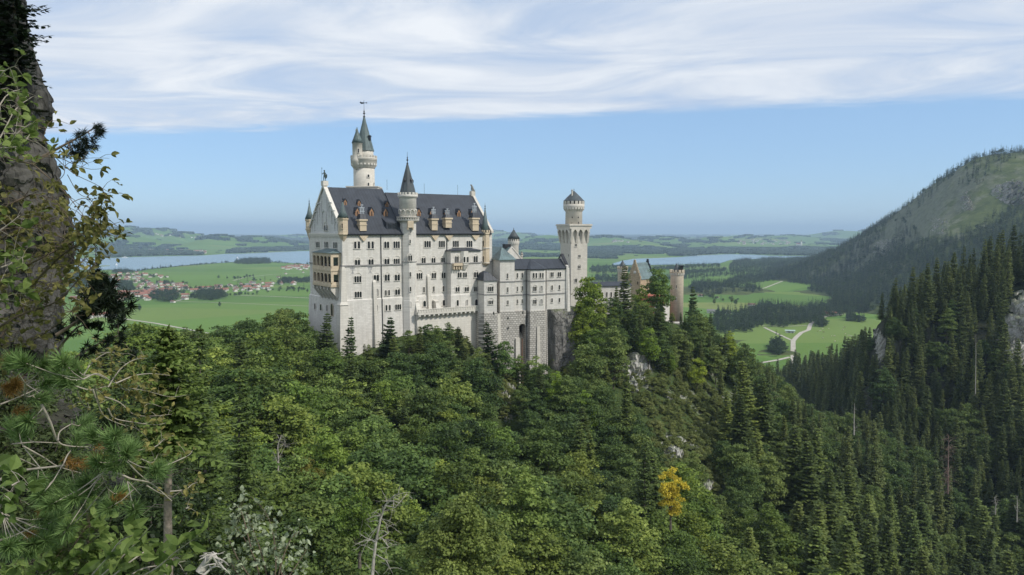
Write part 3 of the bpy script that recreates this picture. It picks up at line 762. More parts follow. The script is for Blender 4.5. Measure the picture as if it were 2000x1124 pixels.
for i in range(6):
    v = lo_v0+.5+i*(lo_v1-lo_v0-1)/5; b.slab([(xo, lz[4]), (0.05, lz[4]), (.05, lz[5]-.8), (-.5, lz[5]-.6), (xo, lz[4]-1.0)], 'y', v-.28, v+.28)
b.build('bracket', M['twall'], loggia)
b = MB(); zt = F.side(640, 485.5, 0)[1]
b.add([(xo-.5, lo_v0-.5, lz[0]), (xo-.5, lo_v1+.5, lz[0]), (.02, lo_v1+.5, lz[0]), (.02, lo_v0-.5, lz[0]), (.02, lo_v0+4, zt), (.02, lo_v1-4, zt)],
      [(0, 3, 2, 1), (0, 4, 3), (0, 1, 5, 4), (1, 2, 5), (2, 3, 4, 5)]); b.build('loggia_roof', M['green'], loggia)

def round_turret(par, cx, cy, r, zb, z0, z1, zt, mat, cmat, nside=8, cren=True, name='corner_turret'):
    """bracketed corner turret: corbel zb..z0, body z0..z1, cone to zt"""
    b = MB(); b.lathe(cx, cy, [(.25, zb), (r*.5, zb+(z0-zb)*.35), (r*.95, z0-.4), (r*1.12, z0-.3), (r*1.12, z0), (r, z0+.1), (r, z1-.9), (r*1.14, z1-.6), (r*1.14, z1)], nside, nside > 10, PI/nside)
    t = b.build(name, mat, par)
    if cren:
        b = MB(); merlons(b, cx, cy, r*1.14, z1, z1+.9, 10 if r < 2.4 else 16); b.build('battlement', mat, t)
    b = MB(); b.lathe(cx, cy, [(r*1.2 if not cren else r*.88, z1+(.02 if not cren else .0)), (r*.62, z1+(zt-z1)*.36), (.14, zt)], 14, True); b.build('turret_roof', cmat, t)
    b = MB(); finial(b, cx, cy, zt, 2.0, .8); b.build('finial', M['metal'], t)
    return t
zA = lambda py, Y: P(1000, py, Y).z - F.o.z
# near corner turret and the far one on the same gable, and the one at the other end
Yt = F.world((1.2, .4, 0)).y
c = F.plane(670.3, 440, (0, .2), -PI/2)
t1 = round_turret(pal, c.x, .35, 1.55, zA(474, 239), zA(457, 239), zA(425.5, 239), zA(393, 239), M['sand'], M['gcone'], 8, False)
win_cyl(t1, F, 668.6, 437, 446.5, 3.2, c.x, .35, 1.5, trim=M['sand'])
Yf = F.world((0, W-.3, 0)).y
t2 = round_turret(pal, .2, W-.2, 1.35, zA(470, Yf), zA(448, Yf), zA(428, Yf), zA(398, Yf), M['sand'], M['gcone'], 8, False)
Ye = F.world((Lp-1.2, 0, 0)).y
c3 = F.plane(947.6, 480, (0, .5), -PI/2)
t3 = round_turret(pal, c3.x, .5, 1.62, zA(522, Ye), zA(513.5, Ye), zA(454.5, Ye), zA(407, Ye), M['sand'], M['gcone'], 8, True)
for py in (484.5, 513): b = MB(); b.lathe(c3.x, .5, [(1.66, zA(py, Ye)-.3), (1.88, zA(py, Ye)-.2), (1.88, zA(py, Ye)), (1.66, zA(py, Ye)+.1)], 8, False, PI/8); b.build('turret_band', M['twall'], t3)
for y0, y1 in ((470.5, 481.5), (501, 512)): win_cyl(t3, F, 944.7, y0, y1, 3.2, c3.x, .5, 1.55, trim=M['sand'])

# stair tower standing out of the long front
cs = F.front(798, 450)[0]; rs = (F.front(812.5, 450)[0]-F.front(784.5, 450)[0])/2; ys = .35
Ys = F.world((cs, -rs*.6, 0)).y; zq = lambda py: P(1000, py, Ys).z - F.o.z
b = MB()
b.lathe(cs, ys, [(rs*1.10, -12), (rs*1.06, zq(588)), (rs*1.0, zq(580)), (rs, zq(437)), (rs*1.08, zq(434)), (rs*1.35, zq(432)), (rs*1.40, zq(430.6)), (rs*1.40, zq(429.4))], 8, False, PI/8)
stw = b.build('stair_tower', M['wall'], pal)
b = MB(); b.lathe(cs, ys, [(rs*1.06, zq(430)), (rs*1.06, zq(388.5)), (rs*1.13, zq(386.6)), (rs*1.26, zq(385)), (rs*1.26, zq(380.5)), (rs*1.05, zq(380.4))], 20, True); b.build('tower_drum', M['wall'], stw)
b = MB(); merlons(b, cs, ys, rs*1.26, zq(380.6), zq(376.3), 16, .62, .4); b.build('battlement', M['trim'], stw)
b = MB(); nb = 28
for k in range(nb):
    a = 2*PI*k/nb; b.box(cs+rs*1.34*math.cos(a)-.09, cs+rs*1.34*math.cos(a)+.09, ys+rs*1.34*math.sin(a)-.09, ys+rs*1.34*math.sin(a)+.09, zq(429.4), zq(425))
b.lathe(cs, ys, [(rs*1.28, zq(425.2)), (rs*1.42, zq(425.2)), (rs*1.42, zq(424)), (rs*1.28, zq(424))], 24, True); b.build('balcony_railing', M['trim'], stw)
b = MB(); nb = 12
for k in range(nb):
    a = 2*PI*k/nb; b.M = Matrix.Translation((cs, ys, 0)) @ Matrix.Rotation(a+PI/2, 4, 'Z')
    arch_band(b, 0, zq(413.5), rs*.20, rs*.27, -rs*1.06-.22, -rs*1.04, 6); b.box(-rs*.285, -rs*.24, -rs*1.06-.2, -rs*1.04, zq(418), zq(413.5))
b.M = None; b.build('blind_arcade', M['trim'], stw)
b = MB(); b.lathe(cs, ys, [(rs*1.02, zq(380)), (rs*.93, zq(372)), (rs*.52, zq(345)), (.2, zq(318))], 12, False); b.build('spire', M['cone'], stw)
for dx in (-1, 0, 1):
    b = MB(); a = -PI/2+.2+dx*1.25; x, y = cs+rs*.66*math.cos(a), ys+rs*.66*math.sin(a)
    b.lathe(x, y, [(.42, zq(356)), (.42, zq(352)), (.05, zq(349))], 6, False); b.build('spire_dormer', M['metal'], stw)
b = MB(); finial(b, cs, ys, zq(318.5), zq(296)-zq(318.5), 1.2); b.build('finial', M['metal'], stw)
for y0, y1, w in ((417, 424, 4.2), (448.5, 455.5, 3.6), (468.5, 476, 3.6), (532, 541, 3.6), (560.5, 569.5, 4), (590, 598.5, 4)):
    win_cyl(stw, F, 801 if y0 < 500 else 801.8, y0, y1, w, cs, ys, rs*1.0)
win_cyl(stw, F, 801, 499, 510, 9, cs, ys, rs, 2, hood=1)
b = MB(); p, phi = F.cyl(801, 440, cs, ys, rs); b.M = Matrix.Translation((p.x, p.y, 0)) @ Matrix.Rotation(phi+PI/2, 4, 'Z')
b.box(-1.0, 1.0, -.9, .6, zq(445), zq(432)); b.box(-1.1, -.7, -.7, .5, zq(449), zq(444.8)); b.box(.7, 1.1, -.7, .5, zq(449), zq(444.8)); b.M = None
b.build('oriel', M['sand'], stw)
b = MB(); b.lathe(cs, ys, [(rs*1.0, zq(512.6)), (rs*1.07, zq(512.4)), (rs*1.07, zq(511.2)), (rs*1.0, zq(511))], 8, False, PI/8); b.build('string_course', M['strip'], stw)

# roof dormers (orange wood) set on the slope
def slope_v(z, ridge, hv): return max(.05, hv*(z-ze)/(ridge-ze))
def dormer(px, py, s, ridge, hw):
    v = hw*.5
    for _ in range(12):
        u, z = F.front(px, py, v); v = slope_v(z, ridge, hw)
    w_, h_ = .72*s, 1.5*s; t = empty('dormer', (u, v, z)); t.parent = pal
    sl = (hw)/(ridge-ze); b = MB()
    q = [(-w_, -h_*.7), (w_, -h_*.7), (w_, h_*.45), (0, h_*1.25), (-w_, h_*.45)]
    b.slab([(x, z_) for x, z_ in q], 'y', -h_*.7*sl-.12, h_*1.3*sl)
    b.build('dormer_front', M['wood'], t)
    b = MB()
    for sg in (-1, 1):
        q = [(0, h_*1.32), (sg*w_*1.35, h_*.25), (sg*w_*1.35, h_*.40), (0, h_*1.52)]
        b.slab(q if sg > 0 else q[::-1], 'y', -h_*.7*sl-.3, h_*1.5*sl)
    b.build('dormer_roof', M['roof'], t)
    fm, gm = window_meshes(2 if s > .8 else 1, w_*1.15, h_*1.05, 0, 'plain', M['wood'])
    o = link('pane', gm, t, (0, -h_*.7*sl-.13, -h_*.5))
    b = MB(); b.box(-.05, .05, -.05, .0, 0, h_*1.0); o2 = b.build('glazing_bar', M['wood'], t, (0, -h_*.7*sl-.17, -h_*.5))
for px, py in ((672.7, 397.6), (699.7, 399), (753.9, 401)): dormer(px, py, .72, zr, W/2)
for px, py in ((695.7, 418), (723.2, 418), (750.7, 418.5)): dormer(px, py, 1.0, zr, W/2)
for px, py in ((815.8, 418.3), (840.9, 418.8), (869.2, 419.2), (893.8, 419.4), (919.5, 419.6)): dormer(px, py, .95, zr2, W2/2)
# chimneys with metal cowls rising through the eaves
def chimney(px, wpx, ytop, ycap, ybase, ridge, hw, v=.55, bracket=True):
    a = F.front(px-wpx/2, ytop, v-.7); c = F.front(px+wpx/2, ybase, v-.7); cx = (a[0]+c[0])/2; hw_ = (c[0]-a[0])/2; zt = a[1]; zb = c[1]
    b = MB(); b.box(cx-hw_*.86, cx+hw_*.86, v-.7, v+1.6, zb-.4, zt); b.box(cx-hw_*1.12, cx+hw_*1.12, v-1.0, v+1.9, zt-.3, zt+.25); b.box(cx-hw_*.98, cx+hw_*.98, v-.85, v+1.7, zb+ (zt-zb)*.45, zb+(zt-zb)*.55)
    t = b.build('chimney', M['sand'], pal)
    zc = F.front(px, ycap, v)[1]; b = MB()
    h1 = zt+.25+(zc-zt)*.34
    b.frus((cx-hw_*1.0, cx+hw_*1.0, v-.9, v+1.8), zt+.25, (cx-hw_*.62, cx+hw_*.62, v-.4, v+1.3), h1); b.build('chimney_hood', M['roof'], t)
    b = MB(); zz_ = h1; hh = zc-h1
    for dx in (-.42, .0, .42):
        b.box(cx+dx*hw_-.13, cx+dx*hw_+.13, v+.1, v+.5, zz_-.1, zz_+hh*(.72 if dx else .98))
    b.box(cx-hw_*.62, cx+hw_*.62, v+.05, v+.55, zz_+hh*.22, zz_+hh*.30); b.box(cx-hw_*.66, cx+hw_*.66, v+.05, v+.55, zz_+hh*.62, zz_+hh*.70); b.box(cx-.42, cx+.42, v+.05, v+.55, zz_+hh*.92, zz_+hh*1.0)
    b.build('chimney_cowl', M['zinc'], t)
    if bracket:
        b = MB(); b.slab([(cx-hw_*1.1, ze-.3), (cx+hw_*1.1, ze-.3), (cx+hw_*1.1, ze-.8), (cx+.2, ze-2.4), (cx-.2, ze-2.4), (cx-hw_*1.1, ze-.8)], 'y', -.55, .02); b.build('chimney_bracket', M['sand'], t)
chimney(709.5, 15, 430, 400, 449, zr, W/2); chimney(849.3, 13, 428.5, 404.5, 448, zr2, W2/2); chimney(876.3, 13.4, 427, 408, 443, zr2, W2/2); chimney(929.2, 13.5, 427, 397, 449, zr2, W2/2, .3)
b = MB(); a = F.front(752, 447, 2); c = F.front(773, 433, 2)        # shed dormer
b.slab([(.8, a[1]-1.2), (.8, c[1]-.4), (5.2, c[1]+1.6), (5.2, a[1]-1.2)], 'x', a[0], c[0]); sd = b.build('shed_dormer', M['roof'], pal)
b = MB(); b.box(a[0]+.5, (a[0]+c[0])/2-.15, .75, .8, a[1]+.1, c[1]-.8); b.box((a[0]+c[0])/2+.15, c[0]-.5, .75, .8, a[1]+.1, c[1]-.8); b.build('pane', M['glass'], sd)

# wide bay beside the far corner
b0 = F.front(880.6, 540, -3.0)[0]; b1 = F.front(938.8, 540, -3.0)[0]; bv = -3.0
zb_e = F.front(905, 489.5, bv)[1]; zb_l = F.front(905, 576.3, bv)[1]
b = MB(); b.box(b0, b1, bv, .0, zb_l, zb_e); b.frus((b0-.3, b1+.3, bv-.5, .0), -6, (b0-.22, b1+.22, bv-.25, .0), zb_l); b.frus((b0-.22, b1+.22, bv-.25, 0), zb_l, (b0, b1, bv, 0), zb_l+.4)
bay = b.build('bay', M['wall'], pal)
b = MB(); zk = F.front(905, 484, -.3)[1]; o_ = .55
b.add([(b0-o_, bv-o_, zb_e+.02), (b1+o_, bv-o_, zb_e+.02), (b1+o_, .01, zb_e+.02), (b0-o_, .01, zb_e+.02), (b0+3.5, -.0, zk), (b1-3.5, -.0, zk)],
      [(0, 3, 2, 1), (0, 1, 5, 4), (1, 2, 5), (0, 4, 3), (2, 3, 4, 5)]); b.box(b0-o_, b1+o_, bv-o_, .01, zb_e-.22, zb_e)
b.build('bay_roof', M['roof'], bay)
b = MB(); zc_ = F.front(905, 514.3, bv)[1]; b.box(b0-.25, b1+.25, bv-.28, bv+.02, zc_-.2, zc_+.22); b.box(b0-.26, b0+.02, bv, 0, zc_-.2, zc_+.22); b.build('string_course', M['strip'], bay)
for px, y0, y1, w, n, hd in ((928.7, 500.5, 513, 9, 2, 1), (897.4, 532.5, 542.8, 9, 2, 0), (907.8, 532.5, 542.6, 9, 2, 0), (929.6, 531.5, 542.4, 9.4, 2, 1), (893.4, 561, 570.3, 9, 2, 1), (911.4, 560.5, 570, 9, 2, 1), (929.4, 560, 569.5, 9, 2, 1)):
    win(bay, F, px, y0, y1, w, n, pt=(0, bv), hood=hd)
for px, y0, y1, w, bl in ((893.6, 586.5, 597.8, 6, ''), (912, 586, 597.3, 5.6, 'blind'), (930.3, 584.8, 596.8, 7, '')): win(bay, F, px, y0, y1, w, 1, pt=(0, bv-.28), kind=bl)
win(bay, F, 892, 500.5, 514, 8.4, 2, pt=(0, bv), hood=1, name='balcony_door')
ox0 = F.front(901.5, 520, bv-1.1)[0]; ox1 = F.front(918, 520, bv-1.1)[0]; oz = [F.front(909, y, bv-1.1)[1] for y in (491, 517, 524, 527.5)]
b = MB(); b.prism([(ox0, bv), (ox0+.9, bv-1.2), (ox1-.9, bv-1.2), (ox1, bv)], oz[1], oz[0]); b.prism([(ox0+1, bv), (ox0+1.3, bv-.4), (ox1-1.3, bv-.4), (ox1-1, bv)], oz[3], oz[1], [(ox0-.2, bv), (ox0+.8, bv-1.4), (ox1-.8, bv-1.4), (ox1+.2, bv)])
ori = b.build('oriel', M['trim'], bay)
win(ori, F, 906.6, 502, 513, 5.6, 1, pt=(0, bv-1.2)); win(ori, F, 913.2, 502, 513, 5.2, 1, pt=(0, bv-1.2))
bx0 = F.front(886, 520, bv-1.2)[0]; bx1 = F.front(903, 520, bv-1.2)[0]
b = MB(); b.box(bx0, bx1, bv-1.5, bv, oz[2]+.9, oz[1]+.4); zz_ = F.front(895, 514.8, bv-1.5)[1]
b.box(bx0, bx1, bv-1.5, bv-1.32, zz_-.15, zz_+.08); n = 16
for i in range(n+1): b.box(bx0+(bx1-bx0)*i/n-.07, bx0+(bx1-bx0)*i/n+.07, bv-1.46, bv-1.34, oz[1]+.4, zz_-.15)
for i in range(4): x = bx0+.3+i*(bx1-bx0-.6)/3; b.slab([(x-.2, oz[2]+.9), (x+.2, oz[2]+.9), (x+.2, oz[2]-.6), (x-.2, oz[2]-.2)], 'y', bv-1.2, bv)
b.build('balcony', M['sand'], bay)
# terrace with a parapet along the foot of the front, on corbels
tx0 = F.front(816, 607, -4.5)[0]; tx1 = F.front(938, 607, -4.5)[0]; tz = F.front(880, 606.5, -4.6)[1]; tp = F.front(880, 602, -4.6)[1]
b = MB(); b.box(tx0, tx1, -4.8, -.45, tz-.9, tz-.02); b.box(tx0, tx1, -4.8, -4.45, tz, tp); b.box(tx0, tx1, -4.95, -4.35, tp, tp+.22)
n = 26
for i in range(n): x = tx0+.4+(tx1-tx0-.8)*i/(n-1); b.box(x-.18, x+.18, -4.9, -4.78, tz-.1, tp)
b.frus((tx0+.5, tx1-.4, -3.6, -.45), tz-16, (tx0+.3, tx1-.2, -3.3, -.45), tz-.9)
ter = b.build('terrace', M['base'], pal)
b = MB()
for i in range(14): x = tx0+.8+(tx1-tx0-1.6)*i/13; b.slab([(-3.2, tz-.9), (-4.7, tz-.9), (-4.7, tz-1.4), (-3.2, tz-2.6)][::-1], 'x', x-.3, x+.3)
b.build('corbel', M['trim'], ter)
for px in (818.5, 857.5):
    a = F.front(px, 590, -3.5); b = MB(); b.frus((a[0]-.9, a[0]+.9, -3.6, -.5), tz-.1, (a[0]-.7, a[0]+.7, -2.2, -.5), a[1]); b.slab([(-2.5, a[1]), (-.5, a[1]+.6), (-.5, a[1])], 'x', a[0]-.85, a[0]+.85); b.build('terrace_pier', M['base'], ter)
b = MB()                                                    # painted vine signs over two windows
for px, py in ((688.5, 528), (722.8, 526.5)):
    u, z = F.front(px, py); b.box(u-.9, u+.9, -.04, .0, z+.55, z+.75); b.box(u-.12, u+.12, -.04, 0, z-1.3, z+1.2); b.box(u-.6, u-.4, -.04, 0, z-.1, z+.9); b.box(u+.4, u+.6, -.04, 0, z-.1, z+.9)
    b.slab([(u-.1, z-.6), (u+.05, z-.6), (u+.8, z-1.4), (u+.65, z-1.4)], 'y', -.04, 0); b.slab([(u-.05, z-.6), (u+.1, z-.6), (u-.65, z-1.4), (u-.8, z-1.4)], 'y', -.04, 0)
b.build('wall_ornament', simple('weathered_iron', (.28, .28, .29), .7), pal)

# statues on the two gable ends
s_p = F.world((.3, W/2, zr+2.0))
def skin_body(name, joints, edges, mat, parent=None, sub=2):
    me = bpy.data.meshes.new(name); me.from_pydata([j[0] for j in joints], edges, [])
    o = link(name, me, parent); o.modifiers.new('s', 'SKIN')
    for i, j in enumerate(joints):
        r = j[1]; me.skin_vertices[0].data[i].radius = (r, r) if not hasattr(r, '__len__') else r
    me.skin_vertices[0].data[0].use_root = True
    o.modifiers.new('d', 'SUBSURF').levels = sub; o.modifiers['d'].render_levels = sub
    dg = bpy.context.evaluated_depsgraph_get(); ev = o.evaluated_get(dg)
    m2 = bpy.data.meshes.new_from_object(ev); m2.materials.clear(); m2.materials.append(mat)
    o.modifiers.clear(); o.data = m2; bpy.data.meshes.remove(me)
    m2.polygons.foreach_set('use_smooth', [True]*len(m2.polygons)); return o
st = empty('knight_statue', s_p, 0, 'green bronze knight statue with lance and shield standing on the near gable', 'statue')
J = [((0, 0, 1.95), (.30, .22)), ((0, .02, 2.6), (.34, .24)), ((0, 0, 3.05), .17), ((0, -.03, 3.3), .14), ((0, -.05, 3.6), .25),
     ((-.42, 0, 2.95), .17), ((-.72, -.15, 2.45), .14), ((-.85, -.5, 2.75), .11), ((.42, 0, 2.95), .17), ((.62, -.1, 2.4), .14), ((.55, -.5, 2.0), .11),
     ((-.22, 0, 1.75), .22), ((-.28, -.12, 1.0), .16), ((-.30, 0, .18), .13), ((-.32, -.3, .08), .10), ((.22, 0, 1.75), .22), ((.30, -.02, 1.0), .16), ((.32, .1, .18), .13), ((.36, -.22, .08), .10)]
skin_body('body', J, [(0, 1), (1, 2), (2, 3), (3, 4), (2, 5), (5, 6), (6, 7), (2, 8), (8, 9), (9, 10), (0, 11), (11, 12), (12, 13), (13, 14), (0, 15), (15, 16), (16, 17), (17, 18)], M['bronze'], st)
b = MB(); b.tube([(-.95, -.55, .0), (-.88, -.55, 2.4), (-.80, -.52, 4.5)], .06, 6); b.lathe(-.80, -.52, [(.12, 4.45), (.14, 4.6), (.02, 5.0)], 6); b.build('lance', M['bronze'], st)
b = MB(); b.slab([(.15, 2.35), (1.15, 2.35), (1.15, 1.3), (.65, .75), (.15, 1.3)], 'y', -.72, -.6); b.build('shield', M['bronze'], st)
b = MB(); b.lathe(0, -.05, [(.30, 3.55), (.30, 3.75), (.2, 3.95), (.05, 4.1)], 8); b.build('helmet', M['bronze'], st)
b = MB(); b.box(-.7, .7, -.6, .6, -.05, .1); b.build('plinth', M['bronze'], st)
st.scale = (.92, .92, .92)
l_p = F.world((Lp-.2, W2/2, zr2+1.5))
li = empty('lion_statue', l_p, 0, 'grey stone lion statue seated on the far gable end of the palace', 'statue')
J = [((.35, 0, .45), .42), ((.1, 0, 1.0), .46), ((-.15, 0, 1.6), .42), ((-.25, 0, 2.1), .34), ((-.5, 0, 2.45), .36), ((-.9, 0, 2.35), .2), ((-.45, -.2, .9), .18), ((-.5, -.22, .12), .14), ((-.45, .2, .9), .18), ((-.5, .22, .12), .14), ((.1, -.35, .35), .24), ((-.2, -.38, .1), .14), ((.1, .35, .35), .24), ((-.2, .38, .1), .14), ((.8, 0, .2), .09), ((1.05, 0, .8), .07)]
skin_body('body', J, [(0, 1), (1, 2), (2, 3), (3, 4), (4, 5), (2, 6), (6, 7), (2, 8), (8, 9), (0, 10), (10, 11), (0, 12), (12, 13), (0, 14), (14, 15)], simple('weathered_grey_stone', (.20, .20, .185), .85, .2, 2), li)
b = MB(); b.box(-.8, 1.0, -.55, .55, -.02, .1); b.build('plinth', M['twall'], li)

# ------------------------------------------------------------ tall round tower behind the roof
def lz_of(Y, z0): return lambda py: P(1000, py, Y).z - z0
YT = 281.0; cT = P(712, 400, YT); FT = Fr((cT.x, YT), 0, 150.0); z = lz_of(YT-4, 150.0)
tw = FT.root('round_tower', 'tall pale round tower with green spire behind the long palace roof', 'tower')
k_ = YT/FPX
r = 20.4*k_
b = MB(); b.lathe(0, 0, [(r*1.02, -18), (r, z(368)), (r*.985, z(327))], 32); b.build('shaft', M['twall'], tw)
b = MB(); b.box(-30*k_, 30*k_, -r*1.15, r*1.15, -4, z(366.3)); b.box(-31*k_, 31*k_, -r*1.2, r*1.2, z(366.3), z(364)); b.build('plinth', M['twall'], tw)
b = MB(); b.lathe(0, 0, [(r*.98, z(329)), (r*1.06, z(326)), (r*1.16, z(319.5)), (r*1.22, z(318)), (r*1.22, z(312)), (r*1.25, z(311.6)), (r*1.25, z(310.6)), (.5, z(310.5))], 32)
gal = b.build('gallery', M['twall'], tw)
b = MB(); corbels(b, 0, 0, r*.99, r*1.21, z(328), z(318.5), 22); b.build('corbel', M['trim'], gal)
b = MB(); b.lathe(0, 0, [(r*1.13, z(310.6)), (r*1.24, z(310.6)), (r*1.24, z(307.5)), (r*1.13, z(307.5))], 32); merlons(b, 0, 0, r*1.24, z(307.6), z(303), 22, .64, .45); b.build('battlement', M['twall'], gal)
b = MB(); ru = 16.6*k_; b.lathe(.25, .8, [(ru, z(311)), (ru, z(292)), (ru*.6, z(291.8))], 24); b.build('upper_drum', M['twall'], tw)
b = MB(); b.lathe(.2, .8, [(ru*1.13, z(293)), (ru*1.05, z(289)), (ru*.60, z(259)), (ru*.27, z(238)), (.2, z(222))], 10, False); b.build('spire', M['gcone'], tw)
tc_x = -9.2*k_; rt_ = 9.4*k_
b = MB(); b.lathe(tc_x, -r*.72, [(.3, z(334)), (rt_*.55, z(330)), (rt_*.9, z(322)), (rt_*1.12, z(316)), (rt_*1.1, z(311)), (rt_, z(310)), (rt_, z(281)), (rt_*1.08, z(280.6)), (rt_*1.08, z(279.4))], 18); tt = b.build('stair_turret', M['twall'], tw)
b = MB(); b.lathe(tc_x, -r*.72, [(rt_*1.16, z(279.4)), (rt_*.8, z(270)), (rt_*.3, z(257)), (.1, z(248))], 14); b.build('turret_roof', M['gcone'], tt)
win_cyl(tt, FT, 700.2, 290.5, 299, 3.8, tc_x, -r*.72, rt_)
b = MB(); b.tube([(-14.5*k_, 1.5, z(295)), (-14.5*k_, 1.5, z(252))], .42, 8); b.lathe(-14.5*k_, 1.5, [(.5, z(252)), (.55, z(250)), (.3, z(248.5))], 8); b.build('chimney', M['twall'], tw)
b = MB(); b.box(10.5*k_, 13.8*k_, -1, 1, z(272), z(264)); b.box(10*k_, 14.6*k_, -1.2, 1.2, z(264), z(262.6)); b.build('spire_dormer', M['metal'], tw)
b = MB(); finial(b, .2, .8, z(224), z(203)-z(224), 1.5); b.build('finial', M['metal'], tw)
b = MB(); b.tube([(.2, .8, z(204)), (.2, .8, z(191))], .06, 6); zv = z(197.2)
b.slab([(-1.4, zv+.15), (-.9, zv-.35), (.1, zv-.3), (.1, zv+.35), (-.5, zv+.2), (-1.1, zv+.5)], 'y', .76, .84); b.box(.3, 1.2, .77, .83, zv-.05, zv+.15); b.slab([(1.1, zv-.25), (1.5, zv+.05), (1.1, zv+.35)], 'y', .76, .84); b.build('weather_vane', M['metal'], tw)
win_cyl(tw, FT, 719.5, 341, 346.5, 5, 0, 0, r); win_cyl(tw, FT, 719.5, 357, 363.5, 4.6, 0, 0, r); win_cyl(tw, FT, 730, 357, 362, 2, 0, 0, r)

# ------------------------------------------------------------ bower wing on its rusticated foot
B = Fr(P(971.5, 560, 268).xy, R(21), 118.0)
bw = B.root('bower_wing', 'lower pale limestone castle wing on a rusticated stone base above the cliff', 'castle building')
def bz(py, px=1040, v=0): return B.front(px, py, v)[1]
def bu(px, v=0, py=560): return B.front(px, py, v)[0]
zb0 = bz(606); e1 = bz(527); rg = B.front(1060, 505, 4.5)[1]
u0, u1, u2, u3, u4, u5, u6 = bu(972, -1.0), bu(1005, -1.0), bu(1028.5, 0), bu(1036, -2.4), bu(1062.7, -2.4), bu(1067.5, 0), bu(1108.5, 0)
plan = [(u1, 0), (u2, 0), (u3, -2.4), (u4, -2.4), (u5, 0), (u6, 0), (u6, 9), (u1, 9)]
b = MB(); b.prism(plan, zb0, e1); b.build('wall', M['wall'], bw)
tz_ = bz(507.5, 988, -1); b = MB(); b.box(u0+.9, u1, -1.0, 8, zb0, tz_); b.build('block_wall', M['wall'], bw)
b = MB()
def offs(poly, d):                                          # rough outward offset for bands and bases
    n = len(poly); out = []
    for i in range(n):
        p0 = Vector(poly[i-1]); p1 = Vector(poly[i]); p2 = Vector(poly[(i+1) % n])
        a = (p1-p0).normalized(); c = (p2-p1).normalized(); n1 = Vector((a.y, -a.x)); n2 = Vector((c.y, -c.x)); m = (n1+n2)
        m = m/max(.3, m.length_squared)*2; out.append((p1.x+m.x*d, p1.y+m.y*d))
    return out
for py in (547.5, 573.5):
    q = bz(py, 1085); b.prism(offs(plan, .2), q-.2, q+.2); b.box(u0+.7, u1+.2, -1.2, 0, q-.2, q+.2)
b.build('string_course', M['strip'], bw)
b = MB(); b.prism(offs(plan, .35), e1, e1+.3); b.build('eaves', M['metal'], bw)
b = MB()                                                    # roof: main ridge, hipped over the bay
zr_ = rg; y_r = 4.5; E = e1+.3
b.add([(u1, -.5, E), (u6-.7, -.5, E), (u6-.7, 9.5, E), (u1, 9.5, E), (u1, y_r, zr_), (u6-.7, y_r, zr_-.2)], [(0, 1, 5, 4), (2, 3, 4, 5), (0, 4, 3), (1, 2, 5)])
um = (u3+u4)/2
b.add([(u2-.3, -.45, E), (u3-.15, -2.9, E), (u4+.15, -2.9, E), (u5+.3, -.45, E), (um, y_r-.1, zr_-.05), (um-.2, y_r, zr_)], [(0, 1, 4), (1, 2, 4), (2, 3, 4), (0, 4, 3)])
b.build('roof', M['roof'], bw)
b = MB(); zt = B.front(990, 483, 2.5)[1]; x0, x1 = u0+.4, u1+.5                # pyramidal green roof of the tall block
b.add([(x0, -1.6, tz_), (x1, -1.6, tz_), (x1, 8.4, tz_), (x0, 8.4, tz_)] + [(x0+(x1-x0)*f, -1.6+10*f, tz_+(zt-tz_)*.28) for f in (.14,)] +
      [(x1-(x1-x0)*.14, -.2, tz_+(zt-tz_)*.28), (x1-(x1-x0)*.14, 7, tz_+(zt-tz_)*.28), (x0+(x1-x0)*.14, 7, tz_+(zt-tz_)*.28), ((x0+x1)/2-.5, 3.4, zt)],
      [(0, 1, 5, 4), (1, 2, 6, 5), (2, 3, 7, 6), (3, 0, 4, 7), (4, 5, 8), (5, 6, 8), (6, 7, 8), (7, 4, 8)])
b.box(x0, x1, -1.6, 8.4, tz_-.25, tz_-.01); b.build('hipped_roof', M['green'], bw)
b = MB(); g1 = B.front(1100, 504, 4)[1]
b.slab([(-.5, zb0), (-.5, e1+1.2), (.3, e1+1.4), (4.5, g1+.9), (8.7, e1+1.4), (9.3, e1+1.2), (9.3, zb0)], 'x', u6-.7, u6+.15); b.build('end_gable', M['wall'], bw)
b = MB(); b.frus((u6-.4, u6+.8, -.9, 0), zb0-1, (u6-.2, u6+.45, -.5, 0), e1+.4); b.build('buttress', M['trim'], bw)
b = MB(); b.slab([(.4, e1+1.5), (4.5, g1+1.0), (8.6, e1+1.5), (8.6, e1+2.0), (4.5, g1+1.6), (.4, e1+2.0)], 'x', u6-.9, u6+.3); b.build('gable_coping', M['metal'], bw)
# annex with its own small roof, left
an_v = -3.2; a0, a1, a2 = bu(936.5, an_v+2.4), bu(945.5, an_v), bu(970.5, an_v); az_ = B.front(955, 548.5, an_v)[1]
apl = [(a0, an_v+3.0), (a1, an_v), (a2, an_v), (a2+.6, an_v+2.4), (a2+.6, 6), (a0, 6)]
b = MB(); b.prism(apl, zb0, az_); b.build('annex_wall', M['wall'], bw)
b = MB(); zt = B.front(952, 527, -1)[1]
op = offs(apl, .5); q = [(x*.35+(a1+.8)*.65, y*.35+(an_v+2.2)*.65) for x, y in op]
b.prism(op, az_, az_+2.7, q); b.prism([(x, y) for x, y in q], az_+2.7, zt-.4, [((x*.12+(a1+.7)*.88), (y*.12+(an_v+2.2)*.88)) for x, y in q]); b.build('annex_roof', M['roof'], bw)
b = MB(); q = bz(575.5, 955, an_v); b.prism(offs(apl, .18), q-.18, q+.18); b.build('string_course', M['strip'], bw)
